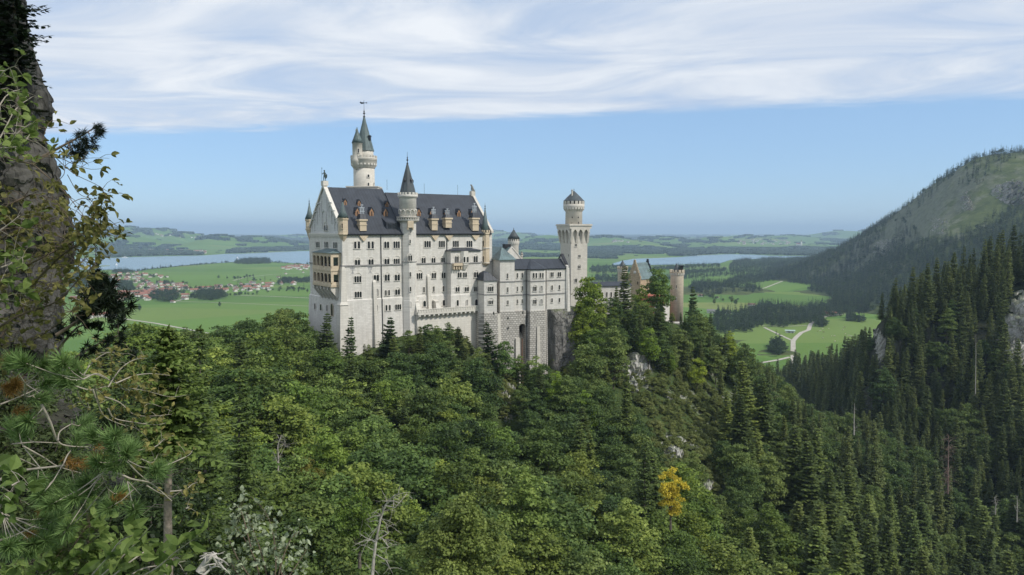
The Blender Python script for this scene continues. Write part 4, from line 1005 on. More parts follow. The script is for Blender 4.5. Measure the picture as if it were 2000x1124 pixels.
# rusticated base in slightly battered faces, with the tall arched opening
def base_seg(poly, nm='base'):
    b = MB(); b.prism(offs(poly, 1.0), -26, zb0, offs(poly, .22)); return b.build(nm, M['rust'], bw)
base_seg([(a1-1.4, an_v+1.5), (a1, an_v), (a2, an_v), (a2+.6, 5), (a1-1.4, 5)])
ao0, ao1 = bu(1012, -.4), bu(1026, -.4)
base_seg([(u0+.9, -1.0), (ao0-.3, -1.0), (ao0-.3, 8), (u0+.9, 8)])
base_seg([(u2+.2, -.2), (u3, -2.4), (u4, -2.4), (u5, -.1), (bu(1067.5), 6), (u2+.2, 6)])
b = MB(); zk = B.front(1019, 640, -.6)[1]; rr_ = (ao1-ao0)/2; cx = (ao0+ao1)/2; n = 10
for k in range(n):
    a_ = PI*k/n; c_ = PI*(k+1)/n
    b.slab([(cx+rr_*math.cos(a_), zk+rr_*math.sin(a_)), (cx+rr_*math.cos(a_), zb0), (cx+rr_*math.cos(c_), zb0), (cx+rr_*math.cos(c_), zk+rr_*math.sin(c_))], 'y', -1.15, 1.0)
b.box(ao0-.5, ao0+.02, -1.2, 3, -26, zk); b.box(ao1-.02, ao1+1.2, -.9, 3, -26, zk); b.build('arch_surround', M['rust'], bw)
b = MB(); b.box(ao0-.3, ao1+1, 4.5, 5, -26, zb0); b.build('arch_recess', simple('recess_shade_stone', (.055, .05, .045), .9, .3, .6), bw)  # back wall coloured dark, the shade of the deep arch put into it
b = MB(); zf = B.front(1019, 664, -.6)[1]; b.box(ao0-.1, ao1+.3, 1.3, 4.5, -26, zf); b.slab([(1.3, zf), (4.4, zf), (4.4, zf+2)], 'x', ao0-.1, ao1+.3); b.build('arch_infill', M['twall'], bw)
b = MB(); zt = B.front(1008, 661, -1.6)[1]; b.frus((bu(1004)-.2, bu(1012)+.3, -3.2, 0), -26, (bu(1004), bu(1012), -1.9, 0), zt); b.build('buttress', M['twall'], bw)
b = MB(); b.tube([(bu(1017.5), -1.2, zk-4), (bu(1017.2), -1.3, zk-14), (bu(1018.5), -1.6, zk-24)], .25, 6); b.build('drainpipe', simple('rusty_pipe', (.14, .075, .045), .8, .3, 1), bw)
b = MB(); b.frus((bu(1049, -3.4)-.2, bu(1055, -3.4)+.3, -4.6, -2), -24, (bu(1049, -3)+.05, bu(1055, -3)-.05, -3.0, -2), bz(638, 1052, -2.8)); b.build('buttress', M['twall'], bw)
b = MB(); b.frus((bu(970.5, -2)-.2, bu(979.5, -2)+.3, -3.8, -1), -26, (bu(970.5, -2), bu(978, -2), -1.6, -1), bz(613, 975, -1.4)); b.build('buttress', M['base'], bw)
for px, v, yb in ((969, an_v+.6, 700), (1027.9, -.6, 700), (1066.6, -.9, 720)):
    b = MB(); u = bu(px, v); b.tube([(u, v, bz(528 if px > 1000 else 550, px, v)), (u, v, bz(606, px, v)), (u+.05, v-.6, bz(yb, px, v-.6))], .14, 6); b.build('drainpipe', M['metal'], bw)
for px, y0, y1, w, v in ((991.3, 534.5, 544.5, 3.6, -1), (991.6, 561.5, 571.5, 3.6, -1), (991.8, 587, 595.5, 3.4, -1), (1010.6, 533.5, 543.3, 3.6, 0), (1020, 533, 543, 3.6, 0), (1010.8, 560, 569.5, 3, 0), (1020.2, 559, 568.5, 3, 0), (1010.8, 585, 593.5, 3, 0), (1020.2, 584.5, 593, 3, 0),
                         (1078, 557.5, 567, 4, 0), (1092.6, 556.8, 566.3, 4, 0), (1078, 582.5, 591, 3.8, 0), (1092.6, 582, 590.5, 3.8, 0)): win(bw, B, px, y0, y1, w, 1, pt=(0, v))
for px, y0, y1, w, v, n, h in ((1042, 533.5, 543.5, 4.6, -2.4, 1, 0), (1047.2, 533.5, 543.5, 4.6, -2.4, 1, 0), (1055, 533.3, 543.3, 4.4, -2.4, 1, 0), (1060, 533.3, 543.3, 4.4, -2.4, 1, 0), (1044.4, 559.5, 569.2, 7.6, -2.4, 2, 1), (1044.4, 585.5, 594.3, 7.6, -2.4, 2, 1),
                            (1078, 531.8, 541.4, 7.4, 0, 2, 0), (1092.4, 531.4, 541, 7.4, 0, 2, 0), (958.2, 560, 569.8, 12, an_v, 3, 1), (958.4, 587, 594.8, 11, an_v, 3, 1)): win(bw, B, px, y0, y1, w, n, pt=(0, v), hood=h)
for px, y0, y1 in ((1057.2, 558.5, 569), (1057.2, 584.5, 594.2)): win(bw, B, px, y0, y1, 7, 1, pt=(0, -2.4), kind='blind', name='blind_window')
for px, y0, y1, v in ((992.4, 619, 624.5, -1.35), (992.6, 638, 643.5, -1.6), (1021.4, 608, 613.5, -1.2), (964.4, 609, 615, an_v-.3)): win(bw, B, px, y0, y1, 3, 1, pt=(0, v), kind='plain', name='slit_window')

# ------------------------------------------------------------ courtyard house with green roof, and its small round tower
K = Fr(P(1000, 500, 318).xy, R(34), 140.0)
kh = K.root('courtyard_house', 'gabled courtyard house with green copper roof behind the bower wing', 'castle building')
kz = lambda py: K.front(1000, py, 0)[1]
hw = 5.4; zr3 = kz(483); ze3 = kz(509)
b = MB(); b.box(-hw, hw, 0, 17, -6, ze3); b.slab([(-hw, ze3), (hw, ze3), (0, zr3-.2)], 'y', 0, .5); b.build('wall', M['wall'], kh)
b = MB(); b.slab([(-hw-1.0, ze3-.9), (0, zr3), (hw+.5, ze3-.4), (hw+.5, ze3-.8), (0, zr3-.35), (-hw-1, ze3-1.3)], 'y', .5, 17.4); b.build('roof', M['green'], kh)
b = MB(); b.slab([(0, zr3+.3), (-hw-.4, ze3+.1), (-hw-.4, ze3-.5), (0, zr3-.3)], 'y', -.25, .5); b.slab([(0, zr3+.3), (0, zr3-.3), (hw+.4, ze3-.5), (hw+.4, ze3+.1)], 'y', -.25, .5); b.build('gable_coping', M['trim'], kh)
b = MB(); b.box(-1.6, 1.4, 3, 5, zr3-.5, zr3+1.2); b.build('ridge_turret', M['metal'], kh)
b = MB(); b.box(-hw-4.6, -hw-2.6, 10, 12, -4, kz(483.5)); b.box(-hw-4.9, -hw-2.3, 9.7, 12.3, kz(483.5), kz(481)); b.lathe(-hw-3.6, 11, [(.4, kz(481)), (.45, kz(478.5)), (.15, kz(476))], 8); b.build('chimney', M['twall'], kh)
YK = 345.0; q = P(1003.3, 480, YK); FK = Fr((q.x, YK), 0, 145.0); z = lz_of(YK-2.5, 145.0); k_ = YK/FPX
kt = FK.root('small_round_tower', 'small round tower with dark cone roof rising behind the green courtyard roof', 'tower')
r = 9.6*k_
b = MB(); b.lathe(0, 0, [(r, -20), (r, z(481)), (r*1.12, z(476)), (r*1.16, z(475)), (r*1.16, z(466.5))], 20); b.build('shaft', M['twall'], kt)
b = MB(); corbels(b, 0, 0, r*.98, r*1.16, z(481), z(474), 16); b.build('corbel', M['trim'], kt)
b = MB(); b.lathe(0, 0, [(r*1.3, z(466.5)), (r*.75, z(459)), (.15, z(448.5))], 16); b.build('cone_roof', M['cone'], kt)
b = MB(); finial(b, 0, 0, z(449), z(444)-z(449), .7); b.build('finial', M['metal'], kt)
b = MB()
for k in range(10):
    a = -PI/2+(k-4.5)*.36; b.M = Matrix.Translation((math.cos(a)*r*1.165, math.sin(a)*r*1.165, 0)) @ Matrix.Rotation(a+PI/2, 4, 'Z'); b.box(-.16, .16, -.03, .02, z(471), z(467.3))
b.M = None; b.build('embrasure', M['glass'], kt)
q = P(1019, 495, 322); FL = Fr((q.x, 322), 0, 150); z = lz_of(322, 150.0); k_ = 322/FPX
b = MB(); b.lathe(0, 0, [(2.4*k_, -8), (2.4*k_, z(500)), (2.9*k_, z(499.5)), (2.9*k_, z(498)), (1.9*k_, z(497.9)), (2.5*k_, z(495)), (.9*k_, z(493)), (.5*k_, z(491))], 12)
o = FL.root('chimney_pot', 'little round chimney with dark cap beside the courtyard gable', 'chimney'); b.build('stack', M['twall'], o)
b = MB(); b.lathe(0, 0, [(2.0*k_, z(498)), (2.7*k_, z(497)), (2.2*k_, z(495)), (.4*k_, z(491))], 10); b.build('cap', M['metal'], o)

# ------------------------------------------------------------ square tower
YQ = 340.0; q = P(1115, 500, YQ); Q = Fr(q.xy, R(24), 120.0); k_ = YQ/FPX
qt = Q.root('square_tower', 'pale square tower with arched corbel platform and round upper drum', 'tower')
qz = lambda py: Q.front(1115, py, 0)[1]
wq = Q.front(1147, 500, 0)[0]; dq = min(14, Q.side(1094.5, 500, 0)[0])
zp = [qz(y) for y in (471, 447, 441.5, 438)]
b = MB(); b.box(0, wq, 0, dq, -6, zp[1]+.02); b.build('shaft', M['twall'], qt)
b = MB(); o1 = Q.front(1152.5, 445, 0)[0]-wq
b.box(-o1, wq+o1, -o1, dq+o1, zp[1], zp[2]); b.box(-o1-.35, wq+o1+.35, -o1-.35, dq+o1+.35, zp[2], zp[2]+.5)
b.box(-o1-.2, wq+o1+.2, -o1-.2, dq+o1+.2, zp[2]+.5, zp[3]); plat = b.build('platform', M['twall'], qt)
b = MB()                                                    # pointed arches carried on long corbels
def corbel_face(L, n, T):
    b.M = T; s = L/n
    for i in range(n+1):
        x = i*s; wd = .42 if 0 < i < n else .5
        b.slab([(-o1, zp[1]), (.02, zp[1]), (.02, zp[0]-1.2), (-.15, zp[0]-1.0), (-o1, zp[1]-(zp[1]-zp[0])*.30)][::-1], 'x', x-wd, x+wd)
    for i in range(n):
        c_ = (i+.5)*s; r_ = s/2-.35
        for k in range(6):
            f0, f1 = k/6, (k+1)/6
            X0, X1 = -1+2*f0, -1+2*f1
            h0, h1 = (1-abs(X0))**.6, (1-abs(X1))**.6; zz0 = zp[1]-1.9
            b.slab([(c_+X0*r_, zz0+1.55*h0), (c_+X0*r_, zp[1]), (c_+X1*r_, zp[1]), (c_+X1*r_, zz0+1.55*h1)], 'y', -o1, -o1+.35)
    b.M = None
corbel_face(wq, 3, Matrix.Identity(4)); corbel_face(dq, 3, Matrix.Translation((0, dq, 0)) @ Matrix.Rotation(-PI/2, 4, 'Z'))
b.build('corbel', M['twall'], plat)
cx = wq/2+.4; cy = dq/2; px0 = 1121
Yu = Q.world((cx, cy, 0)).y; k_ = Yu/FPX; z = lz_of(Yu-3, 120.0); r = 16.6*k_
cq = Q.inv(P(1120.8, 420, Yu)); cx, cy = cq.x, cq.y
b = MB(); b.lathe(cx, cy, [(r, zp[3]-.5), (r*.98, z(413)), (r*1.12, z(408)), (r*1.20, z(406)), (r*1.24, z(405)), (r*1.24, z(399)), (r*1.1, z(398.9))], 28); dr = b.build('upper_drum', M['twall'], qt)
b = MB(); corbels(b, cx, cy, r*.99, r*1.23, z(414), z(405.5), 22); b.build('corbel', M['trim'], dr)
b = MB(); merlons(b, cx, cy, r*1.24, z(399.1), z(393), 16, .68, .45); b.build('battlement', M['twall'], dr)
b = MB(); b.lathe(cx, cy, [(r*1.02, z(399)), (r*1.02, z(392.5))], 16); b.build('lantern_core', M['glass'], dr)
b = MB(); b.lathe(cx, cy, [(r*1.26, z(392.8)), (r*.72, z(383.5)), (.2, z(372.8))], 16, False); b.build('cone_roof', M['cone'], qt)
b = MB(); finial(b, cx, cy, z(373), z(366.5)-z(373), .8); b.build('finial', M['metal'], qt)
b = MB(); b.tube([(cx-7.6*k_, cy-1.5, z(388)), (cx-7.6*k_, cy-1.5, z(372))], .42, 8); b.lathe(cx-7.6*k_, cy-1.5, [(.55, z(372)), (.55, z(370.6))], 8); b.build('chimney', M['twall'], qt)
for px, y0, y1, w in ((1117.4, 434.2, 438.6, 3), (1129.6, 433.4, 438.2, 3.4), (1117.6, 424, 426.2, 3.4), (1129.4, 424, 426.2, 3.4)): win_cyl(qt, Q, px, y0, y1, w, cx, cy, r*.99, kind='plain')
for px, y0, y1, w, n in ((1124.8, 476.5, 482, 5, 2), (1131.5, 498, 503.5, 5, 2), (1131.2, 518.5, 525, 5.4, 2), (1124.5, 544.5, 552, 6, 2)): win(qt, Q, px, y0, y1, w, n, hood=1 if y0 > 510 else 0)
win(qt, Q, 1131.4, 456, 461, 1.8, 1, kind='plain'); win(qt, Q, 1110.5, 497, 501.5, 1.6, 1, pt=(0, 0), phi=PI, kind='plain')
b = MB(); b.box(-7, 0, 1, 9, -10, Q.front(1112, 538)[1]); b.slab([(.6, Q.front(1112, 538)[1]), (5, Q.front(1112, 519)[1]), (9.4, Q.front(1112, 538)[1])], 'x', -7.2, -.02); b.build('low_annex', M['roof'], qt)

# ------------------------------------------------------------ linking wing and gatehouse
LW = Fr(P(1160, 575, 368).xy, R(14), 128.0)
lw = LW.root('linking_wing', 'long low pale wing with dark roof between square tower and gatehouse', 'castle building')
le = LW.front(1180, 558.5)[1]; lr = LW.front(1180, 550.5, 3.5)[1]; lx = LW.front(1232, 575)[0]
b = MB(); b.box(0, lx, 0, 7, -12, le); b.build('wall', M['wall'], lw)
b = MB(); b.slab([(-.6, le), (3.5, lr), (7.6, le), (7.6, le-.3), (-.6, le-.3)], 'x', -.4, lx+.4); b.build('roof', M['roof'], lw)
for i in range(7): win(lw, LW, 1168+i*8.5, 571, 580.5, 4, 1)
b = MB(); z_ = LW.front(1180, 587)[1]; b.box(0, lx, -.25, .02, z_-.2, z_+.2); b.build('string_course', M['strip'], lw)

GH = Fr(P(1227, 540, 398).xy, R(-42), 125.0)
gh = GH.root('gatehouse', 'ochre brick gatehouse with stepped gables and green roof behind the trees', 'castle building')
gz_ = lambda py: GH.front(1240, py)[1]
gw = GH.front(1251, 545)[0]; zr4 = gz_(512); ze4 = gz_(545.5); gl = 13.5
b = MB(); b.box(0, gw, .0, gl, -14, ze4); b.build('wall', M['brick'], gh)
for y0_, nm in ((-.02, 'stepped_gable'), (gl-.7, 'stepped_gable')):
    b = MB(); n = 6
    for i in range(n):
        f = i/n; b.box(gw/2*f*.96, gw-gw/2*f*.96, y0_, y0_+.7, ze4+(zr4-ze4)*f, ze4+(zr4-ze4)*(i+1)/n+.25)
        b.cur = 0
    b.box(gw/2-.5, gw/2+.5, y0_, y0_+.7, zr4, zr4+1.2); b.build(nm, M['brick'] if y0_ < 1 else M['roof'], gh)
b = MB(); b.slab([(-.3, ze4), (gw/2, zr4-.5), (gw+.3, ze4), (gw+.3, ze4-.3), (-.3, ze4-.3)], 'y', .7, gl-.7); b.build('roof', M['green'], gh)
b = MB(); cz = gz_(532.5); b.lathe(0, 0, [(.9, -.12), (.9, 0), (.0, .01)], 16); o = b.build('clock_face', M['trim'], gh); o.location = (gw/2+.3, -.1, cz); o.rotation_euler = (PI/2, 0, 0)
win(gh, GH, 1231, 548, 554, 3, 1, trim=M['brick']); win(gh, GH, 1246, 550, 556, 3, 1, trim=M['brick'])
b = MB(); b.box(gw-.5, gw+11, -2, 6, -14, gz_(575)); b.build('forecourt_wall', M['red'], gh)
b = MB(); b.box(gw+11.2, gw+16, -4, 3, -16, gz_(590)); b.build('gate_pier', M['wall'], gh)
def crenel_tower(px, Y, rpx, ytop, ycren, ycor, ybase, apex, label, ccx=0.0, crx=.6, z0=118.0):
    q = P(px, 560, Y); T = Fr((q.x, Y), 0, z0); k = Y/FPX; z = lz_of(Y-rpx*k, z0); r = rpx*k
    t = T.root('crenellated_tower', label, 'tower')
    b = MB(); b.lathe(0, 0, [(r*1.0, z(ybase)), (r*.97, z(ycor+6)), (r*1.0, z(ycor)), (r*1.10, z(ycor-3)), (r*1.12, z(ycren+1)), (r*.95, z(ycren+.9))], 24); b.build('shaft', M['gate'], t)
    b = MB(); corbels(b, 0, 0, r*.97, r*1.11, z(ycor+4.5), z(ycor-1.5), 18); b.build('corbel', M['trim'], t)
    b = MB(); merlons(b, 0, 0, r*1.12, z(ycren+1.2), z(ytop), 12, .6, .5); b.build('battlement', M['gate'], t)
    b = MB(); b.lathe(ccx*k, 0, [(r*crx, z(ycren)), (r*crx, z(ytop-.2)), (r*crx*1.1, z(ytop-.3)), (.12, z(apex))], 14, False); b.build('cone_roof', M['cone'], t)
    return t, T, k, r, z
t, T, k, r, z = crenel_tower(1322, 398, 13, 527.8, 532, 536, 640, 515.6, 'round sandy crenellated tower standing alone right of the gatehouse trees', -1.0, .46)
b = MB(); b.box(4.6*k, 10*k, -2, 1.5, z(532), z(520.5)); b.box(4*k, 11*k, -2.3, 1.8, z(520.5), z(519.2)); b.build('roof_hatch', M['metal'], t)
win_cyl(t, T, 1321, 557, 564, 2.4, 0, 0, r*.98); win_cyl(t, T, 1320.5, 581.5, 588, 2.4, 0, 0, r)
t, T, k, r, z = crenel_tower(1215.5, 402, 9.5, 521, 524, 528, 640, 509, 'slim crenellated turret half hidden by spruces beside the stepped gable', 0, .62)
# a few visitors on the forecourt terrace by the round tower
FC = P(1304, 630, 385)
b = MB(); b.box(-9, 9, -3, 3, -8, 0); tf = b.build('forecourt_terrace', M['wall']); tf.location = FC; tag(tf, 'low stone forecourt terrace below the round crenellated tower', 'terrace')
def person(loc, h, rz, top, legs, label):
    p = empty('person', loc, rz, label, 'person', 'visitors on the castle forecourt'); s = h/1.72
    skin = simple_skin; J = [((0, 0, .95), (.15, .11)), ((0, 0, 1.2), (.15, .11)), ((0, 0, 1.42), (.10, .08)), ((0, -.01, 1.5), .06), ((0, -.02, 1.62), .10), ((-.19, 0, 1.40), .06), ((-.25, 0, 1.12), .045), ((-.26, -.06, .86), .035), ((.19, 0, 1.40), .06), ((.25, 0, 1.12), .045), ((.24, -.08, .88), .035),
        ((-.1, 0, .88), .09), ((-.11, -.02, .48), .065), ((-.11, .02, .07), .045), ((-.12, -.14, .04), .04), ((.1, 0, .88), .09), ((.11, -.01, .48), .065), ((.12, .04, .07), .045), ((.13, -.12, .04), .04)]
    J = [((x*s, y*s, z*s), tuple(q*s for q in r_) if hasattr(r_, '__len__') else r_*s) for (x, y, z), r_ in J]
    E = [(0, 1), (1, 2), (2, 3), (3, 4), (2, 5), (5, 6), (6, 7), (2, 8), (8, 9), (9, 10), (0, 11), (11, 12), (12, 13), (13, 14), (0, 15), (15, 16), (16, 17), (17, 18)]
    o = skin_body('body', J, E, skin, p, 1); o.data.materials.append(top); o.data.materials.append(legs)
    mi = [1 if .9*s < f.center.z < 1.45*s and abs(f.center.x) < .3*s else (2 if f.center.z <= .9*s and not (abs(f.center.x) > .2*s and f.center.z > .8*s) else 0) for f in o.data.polygons]
    o.data.polygons.foreach_set('material_index', mi)
    b = MB(); b.lathe(0, .01*s, [(.09*s, 1.60*s), (.105*s, 1.66*s), (.085*s, 1.73*s), (.02*s, 1.76*s)], 8); b.build('hair', dark_hair, p)
simple_skin = simple('skin', (.52, .33, .24), .6, .05); dark_hair = simple('dark_hair', (.03, .022, .018), .6, .2)
blk = simple('black_cloth', (.02, .02, .024), .8, .2); wht = simple('white_cloth', (.65, .65, .66), .8, .05); blu = simple('blue_cloth', (.06, .10, .22), .8, .1)
for dx, dy, h, top, lg_, lb in ((-1.6, -2.2, 1.75, blk, blk, 'person in black standing at the left end of the forecourt group'), (.2, -2.4, 1.7, blk, blu, 'person in black top and blue trousers on the forecourt'), (.9, -1.8, 1.8, wht, blk, 'person in white top beside the group on the forecourt'), (1.7, -2.3, 1.65, blu, blk, 'person in blue top at the right end of the forecourt group')):
    person(FC + Vector((dx, dy, .0)), h, rnd.uniform(-.6, .6), top, lg_, lb)
# ============================================================ trees
def kites(base, tip, side, wmid=.45):
    """n leaf-like quads from base to tip with half-width vector side"""
    mid = base + (tip-base)*wmid
    v = np.stack([base, mid+side, tip, mid-side], 1).reshape(-1, 3)
    f = np.arange(len(v)).reshape(-1, 4)
    return v, f
def norm(a): return a/np.maximum(np.linalg.norm(a, axis=-1, keepdims=True), 1e-9)
class Leaves:
    def __init__(s): s.v = []; s.t = []; s.n = 0
    def add(s, base, tip, side, tint, wmid=.45):
        v, f = kites(base, tip, side, wmid); s.v.append(v); s.t.append(np.broadcast_to(tint, (len(base),))); s.n += len(base)
    def mesh(s, name, mat):
        v = np.concatenate(s.v); t = np.clip(np.concatenate(s.t), 0, 1)
        return mesh_np(name, v, np.arange(len(v)), 4, [mat], attrs={'tint': ('FACE', t)})
def spruce_mesh(seed, H, R, levels, per, sprigs, mat, bare=.06, thin=1.0, droop=1.0, lw=1.0, unit=1.0):
    r = np.random.RandomState(seed); L = Leaves()
    for i in range(levels):
        t = (i+r.rand()*.7)/levels
        zt = H*(bare+(1-bare)*t)
        ln = R*((1-t)**.85)*(.8+.4*r.rand())+.22*unit
        n = max(4, int(per*(1-.45*t)))
        az = 2*PI*(np.arange(n)/n)+r.rand(n)*.9+i*2.4
        le = ln*(.65+.5*r.rand(n))
        up = (.30*t-.34*(1-t)*droop)+r.randn(n)*.10
        le = le*(.86+.24*np.cos(az-seed*1.3)+.14*np.cos(3*az+i*.55+seed))*(1+.16*math.sin(i*1.55+seed))
        d = np.stack([np.cos(az), np.sin(az), np.zeros(n)], -1)
        base_t = .5+.28*(r.rand(n)-.5)
        s = np.tile((np.arange(sprigs)+.8)/(sprigs+.3), (n, 1))+r.rand(n, sprigs)*.10-.05
        s = np.clip(s, .12, 1)
        # the branch sags and lifts at its tip
        zc = zt + le[:, None]*(up[:, None]*s + .16*s*s)
        pos = d[:, None]*(le[:, None]*s)[..., None]; pos[..., 2] = zc
        side = np.stack([-np.sin(az), np.cos(az), np.zeros(n)], -1)[:, None]
        for sg in (-1, 1):
            sl = (.30*le[:, None]*(1.15-s)+.34*unit)*(.7+.6*r.rand(n, sprigs))*thin
            hang = -.25-.75*r.rand(n, sprigs)*droop
            dr = norm(d[:, None]*.75 + side*sg*(.9+.3*r.rand(n, sprigs))[..., None] + np.array([0, 0, 1])*hang[..., None]*.6)
            tip = pos+dr*sl[..., None]
            wv = norm(np.cross(dr, np.array([0, 0, 1.0])+.5*r.randn(n, sprigs, 3)))*(.15*unit+.07*sl)[..., None]*lw
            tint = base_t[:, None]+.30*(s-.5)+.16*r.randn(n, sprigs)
            L.add(pos.reshape(-1, 3), tip.reshape(-1, 3), wv.reshape(-1, 3), tint.ravel())
        tp = d*le[:, None]*1.08; tp[:, 2] = zt+le*(up+.2); bs = d*le[:, None]*.72; bs[:, 2] = zt+le*(up*.72+.08)
        L.add(bs, tp, side[:, 0]*.18*lw*unit, base_t+.25)
    # leader
    n = 14; az = r.rand(n)*6.28; bs = np.zeros((n, 3)); bs[:, 2] = H*(.955+.045*r.rand(n)); dd = np.stack([np.cos(az)*.5, np.sin(az)*.5, .35+r.rand(n)*.5], -1)
    L.add(bs, bs+dd*.55*unit, norm(np.cross(dd, [0, 0, 1.]))*.09*unit, .6)
    return L.mesh('crown', mat)
def trunk_mesh(seed, H, r0, lean=.2, limbs=(), mat=None, n=7, top=.97):
    r = np.random.RandomState(seed); b = MB(); k = 6
    pts = [(lean*math.sin(1.7*i/k+seed)*i/k, lean*math.cos(2.1*i/k+seed)*i/k, -1.2+(H*top+1.2)*i/k) for i in range(k+1)]
    b.tube(pts, [r0*(1.25 if i == 0 else 1-.9*i/k) for i in range(k+1)], n)
    for (p0, p1, ra) in limbs:
        m = tuple((a+c)/2 for a, c in zip(p0, p1)); m = (m[0]*.95, m[1]*.95, m[2]+.25*abs(p1[2]-p0[2])*.3)
        b.tube([p0, m, p1], [ra, ra*.7, ra*.3], 5)
    return b.mesh('trunk', mat or M['bark'])
def broad_mesh(seed, H, R, nclump, nleaf, leaf, mat, z0=.26, egg=1.0, flat=.72, layered=0.0):
    """crown of leaf clumps spread through an uneven egg-shaped volume; returns crown and limb ends"""
    r = np.random.RandomState(seed); L = Leaves(); zc = H*(z0+1)/2; hz = H*(1-z0)/2
    ang = r.rand(6)*6.28; limbs = []
    bump = lambda a, e: 1+.16*np.sin(2*a+ang[0])+.12*np.sin(3*a+ang[1])+.10*np.sin(5*a+ang[2]+3*e)
    ctr = []
    tries = 0
    while len(ctr) < nclump and tries < 5000:
        tries += 1
        q = norm(r.randn(3)); rad = (.42+.58*r.rand()**.5) if len(ctr) > nclump*.12 else .3*r.rand()
        a = math.atan2(q[1], q[0]); w_ = bump(a, q[2])
        taper = (1-.38*max(q[2], 0)*egg)
        p = np.array([q[0]*R*rad*w_*taper, q[1]*R*rad*w_*taper, zc+q[2]*hz*rad*(.92+.1*r.rand())])
        cr = R*(.24+.17*r.rand())*(1-.25*max(q[2], 0))
        if all(np.linalg.norm((p-c)*[1, 1, 1.25]) > .55*(cr+k)*.72 for c, k in ctr): ctr.append((p, cr))
    for p, cr in ctr:
        n = int(nleaf*(cr/(R*.32))**2); u = norm(r.randn(n, 3)); u[:, 2] = np.where(u[:, 2] < -.25, -u[:, 2]*.6, u[:, 2])
        u = norm(u); rad = cr*(.62+.48*r.rand(n))
        w_ = u*rad[:, None]*np.array([1.12, 1.12, flat]); w_ *= (1+.20*np.sin(u[:, :1]*7+p[0]*3)+.14*np.sin(u[:, 1:2]*9+p[1]*3))
        pos = p+w_
        nrm = norm(u*.55+np.array([0, 0, .55])+.55*r.randn(n, 3))
        dr = norm(np.cross(nrm, r.randn(n, 3))+np.array([0, 0, -.25])+u*.3); sz = leaf*(.6+.8*r.rand(n))
        sd = norm(np.cross(nrm, dr))*(sz*.34)[:, None]
        ct = .5+.26*r.randn()*.6
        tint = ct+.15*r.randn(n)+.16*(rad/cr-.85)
        L.add(pos-dr*sz[:, None]*.5, pos+dr*sz[:, None]*.5, sd, tint, .5)
    ctr2 = sorted(ctr, key=lambda c: -c[1])[:10]
    for p, cr in ctr2: limbs.append(((0, 0, H*(z0*.8)+.25*(p[2]-H*z0)*.6), tuple(p), .11*H/20+.03))
    return L.mesh('crown', mat), limbs

SPC = [(.046, .066, .025), (.076, .106, .034), (.116, .148, .045), (.165, .195, .058)]
BR = [(.050, .090, .027), (.088, .145, .038), (.142, .202, .051), (.218, .268, .071)]
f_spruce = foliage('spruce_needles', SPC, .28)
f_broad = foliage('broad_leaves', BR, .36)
f_yellow = foliage('yellowing_leaves', [(.24, .20, .022), (.42, .33, .03), (.56, .46, .05)], .35, use_obj=False)
f_red = foliage('rust_coloured_leaves', [(.14, .10, .03), (.22, .13, .045), (.26, .17, .06)], .3, use_obj=False)
f_grass = foliage('shrub_leaves', [(.070, .095, .030), (.105, .135, .042), (.15, .165, .06)], .3)
SPRUCE = []; BROAD = []
for i, (H, Rr, lv, per, sp_, dr) in enumerate(((24, 4.0, 34, 13, 7, 1.0), (21, 3.7, 30, 12, 6, .8), (26, 4.8, 36, 13, 8, 1.25), (17, 3.3, 26, 12, 6, .7), (23, 3.1, 32, 11, 6, 1.1))):
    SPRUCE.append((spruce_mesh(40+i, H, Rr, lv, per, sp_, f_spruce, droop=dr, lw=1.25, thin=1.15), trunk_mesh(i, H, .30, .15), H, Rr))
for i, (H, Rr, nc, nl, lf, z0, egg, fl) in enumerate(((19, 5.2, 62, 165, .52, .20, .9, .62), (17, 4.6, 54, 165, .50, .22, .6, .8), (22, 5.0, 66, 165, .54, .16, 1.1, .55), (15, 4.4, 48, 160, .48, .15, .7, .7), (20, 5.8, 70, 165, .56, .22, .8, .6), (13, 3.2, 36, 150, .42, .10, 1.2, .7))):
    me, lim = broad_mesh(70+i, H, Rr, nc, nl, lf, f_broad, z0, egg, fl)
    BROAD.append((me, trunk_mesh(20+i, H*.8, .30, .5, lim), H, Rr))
_unused = 0 and (spruce_mesh(91, 22, 4.0, 40, 13, 8, f_grass, droop=1.2, thin=1.1, lw=.9, bare=.04), trunk_mesh(50, 22, .26), 22, 4.0)
BUSH = [broad_mesh(120+i, 5.0, 2.7, 22, 130, .40, f_grass if i else f_broad, .02, .4, .7)[0] for i in range(3)]

TREES = []
def plant(proto, kind, loc, h, rz, label, group, color=(1, 1, 1), wscale=1.0, cat='tree', mat=None):
    me, tr, H, Rr = proto; s = h/H
    t = empty(kind, loc, rz, label, cat, group)
    c = link('crown', me, t); c.color = (*color, 1)
    if mat:
        c.material_slots[0].link = 'OBJECT'; c.material_slots[0].material = mat
    tk = link('trunk', tr, t)
    t.rotation_euler = (rnd.gauss(0, .022), rnd.gauss(0, .022), rz)
    t.scale = (s*wscale, s*wscale, s); TREES.append(t); return t

# where the canopy may reach in the photograph (things behind stay in view)
SKYL = [(-50, 760), (130, 700), (230, 655), (280, 622), (330, 640), (370, 628), (420, 640), (470, 622), (520, 612), (560, 600), (592, 610), (606, 628), (640, 655), (668, 690), (700, 668), (735, 655), (790, 640), (812, 640), (840, 622), (880, 622), (905, 640), (925, 655), (960, 690),
        (1000, 700), (1040, 705), (1068, 725), (1100, 730), (1122, 700), (1150, 640), (1200, 600), (1290, 600), (1300, 640), (1335, 640), (1345, 600), (1380, 615), (1400, 648), (1440, 650), (1470, 690), (1500, 705), (1545, 760), (1600, 800), (2100, 800)]
_sx = np.array([a for a, b_ in SKYL]); _sy = np.array([b_ for a, b_ in SKYL])
def skyline(px): return float(np.interp(px, _sx, _sy))
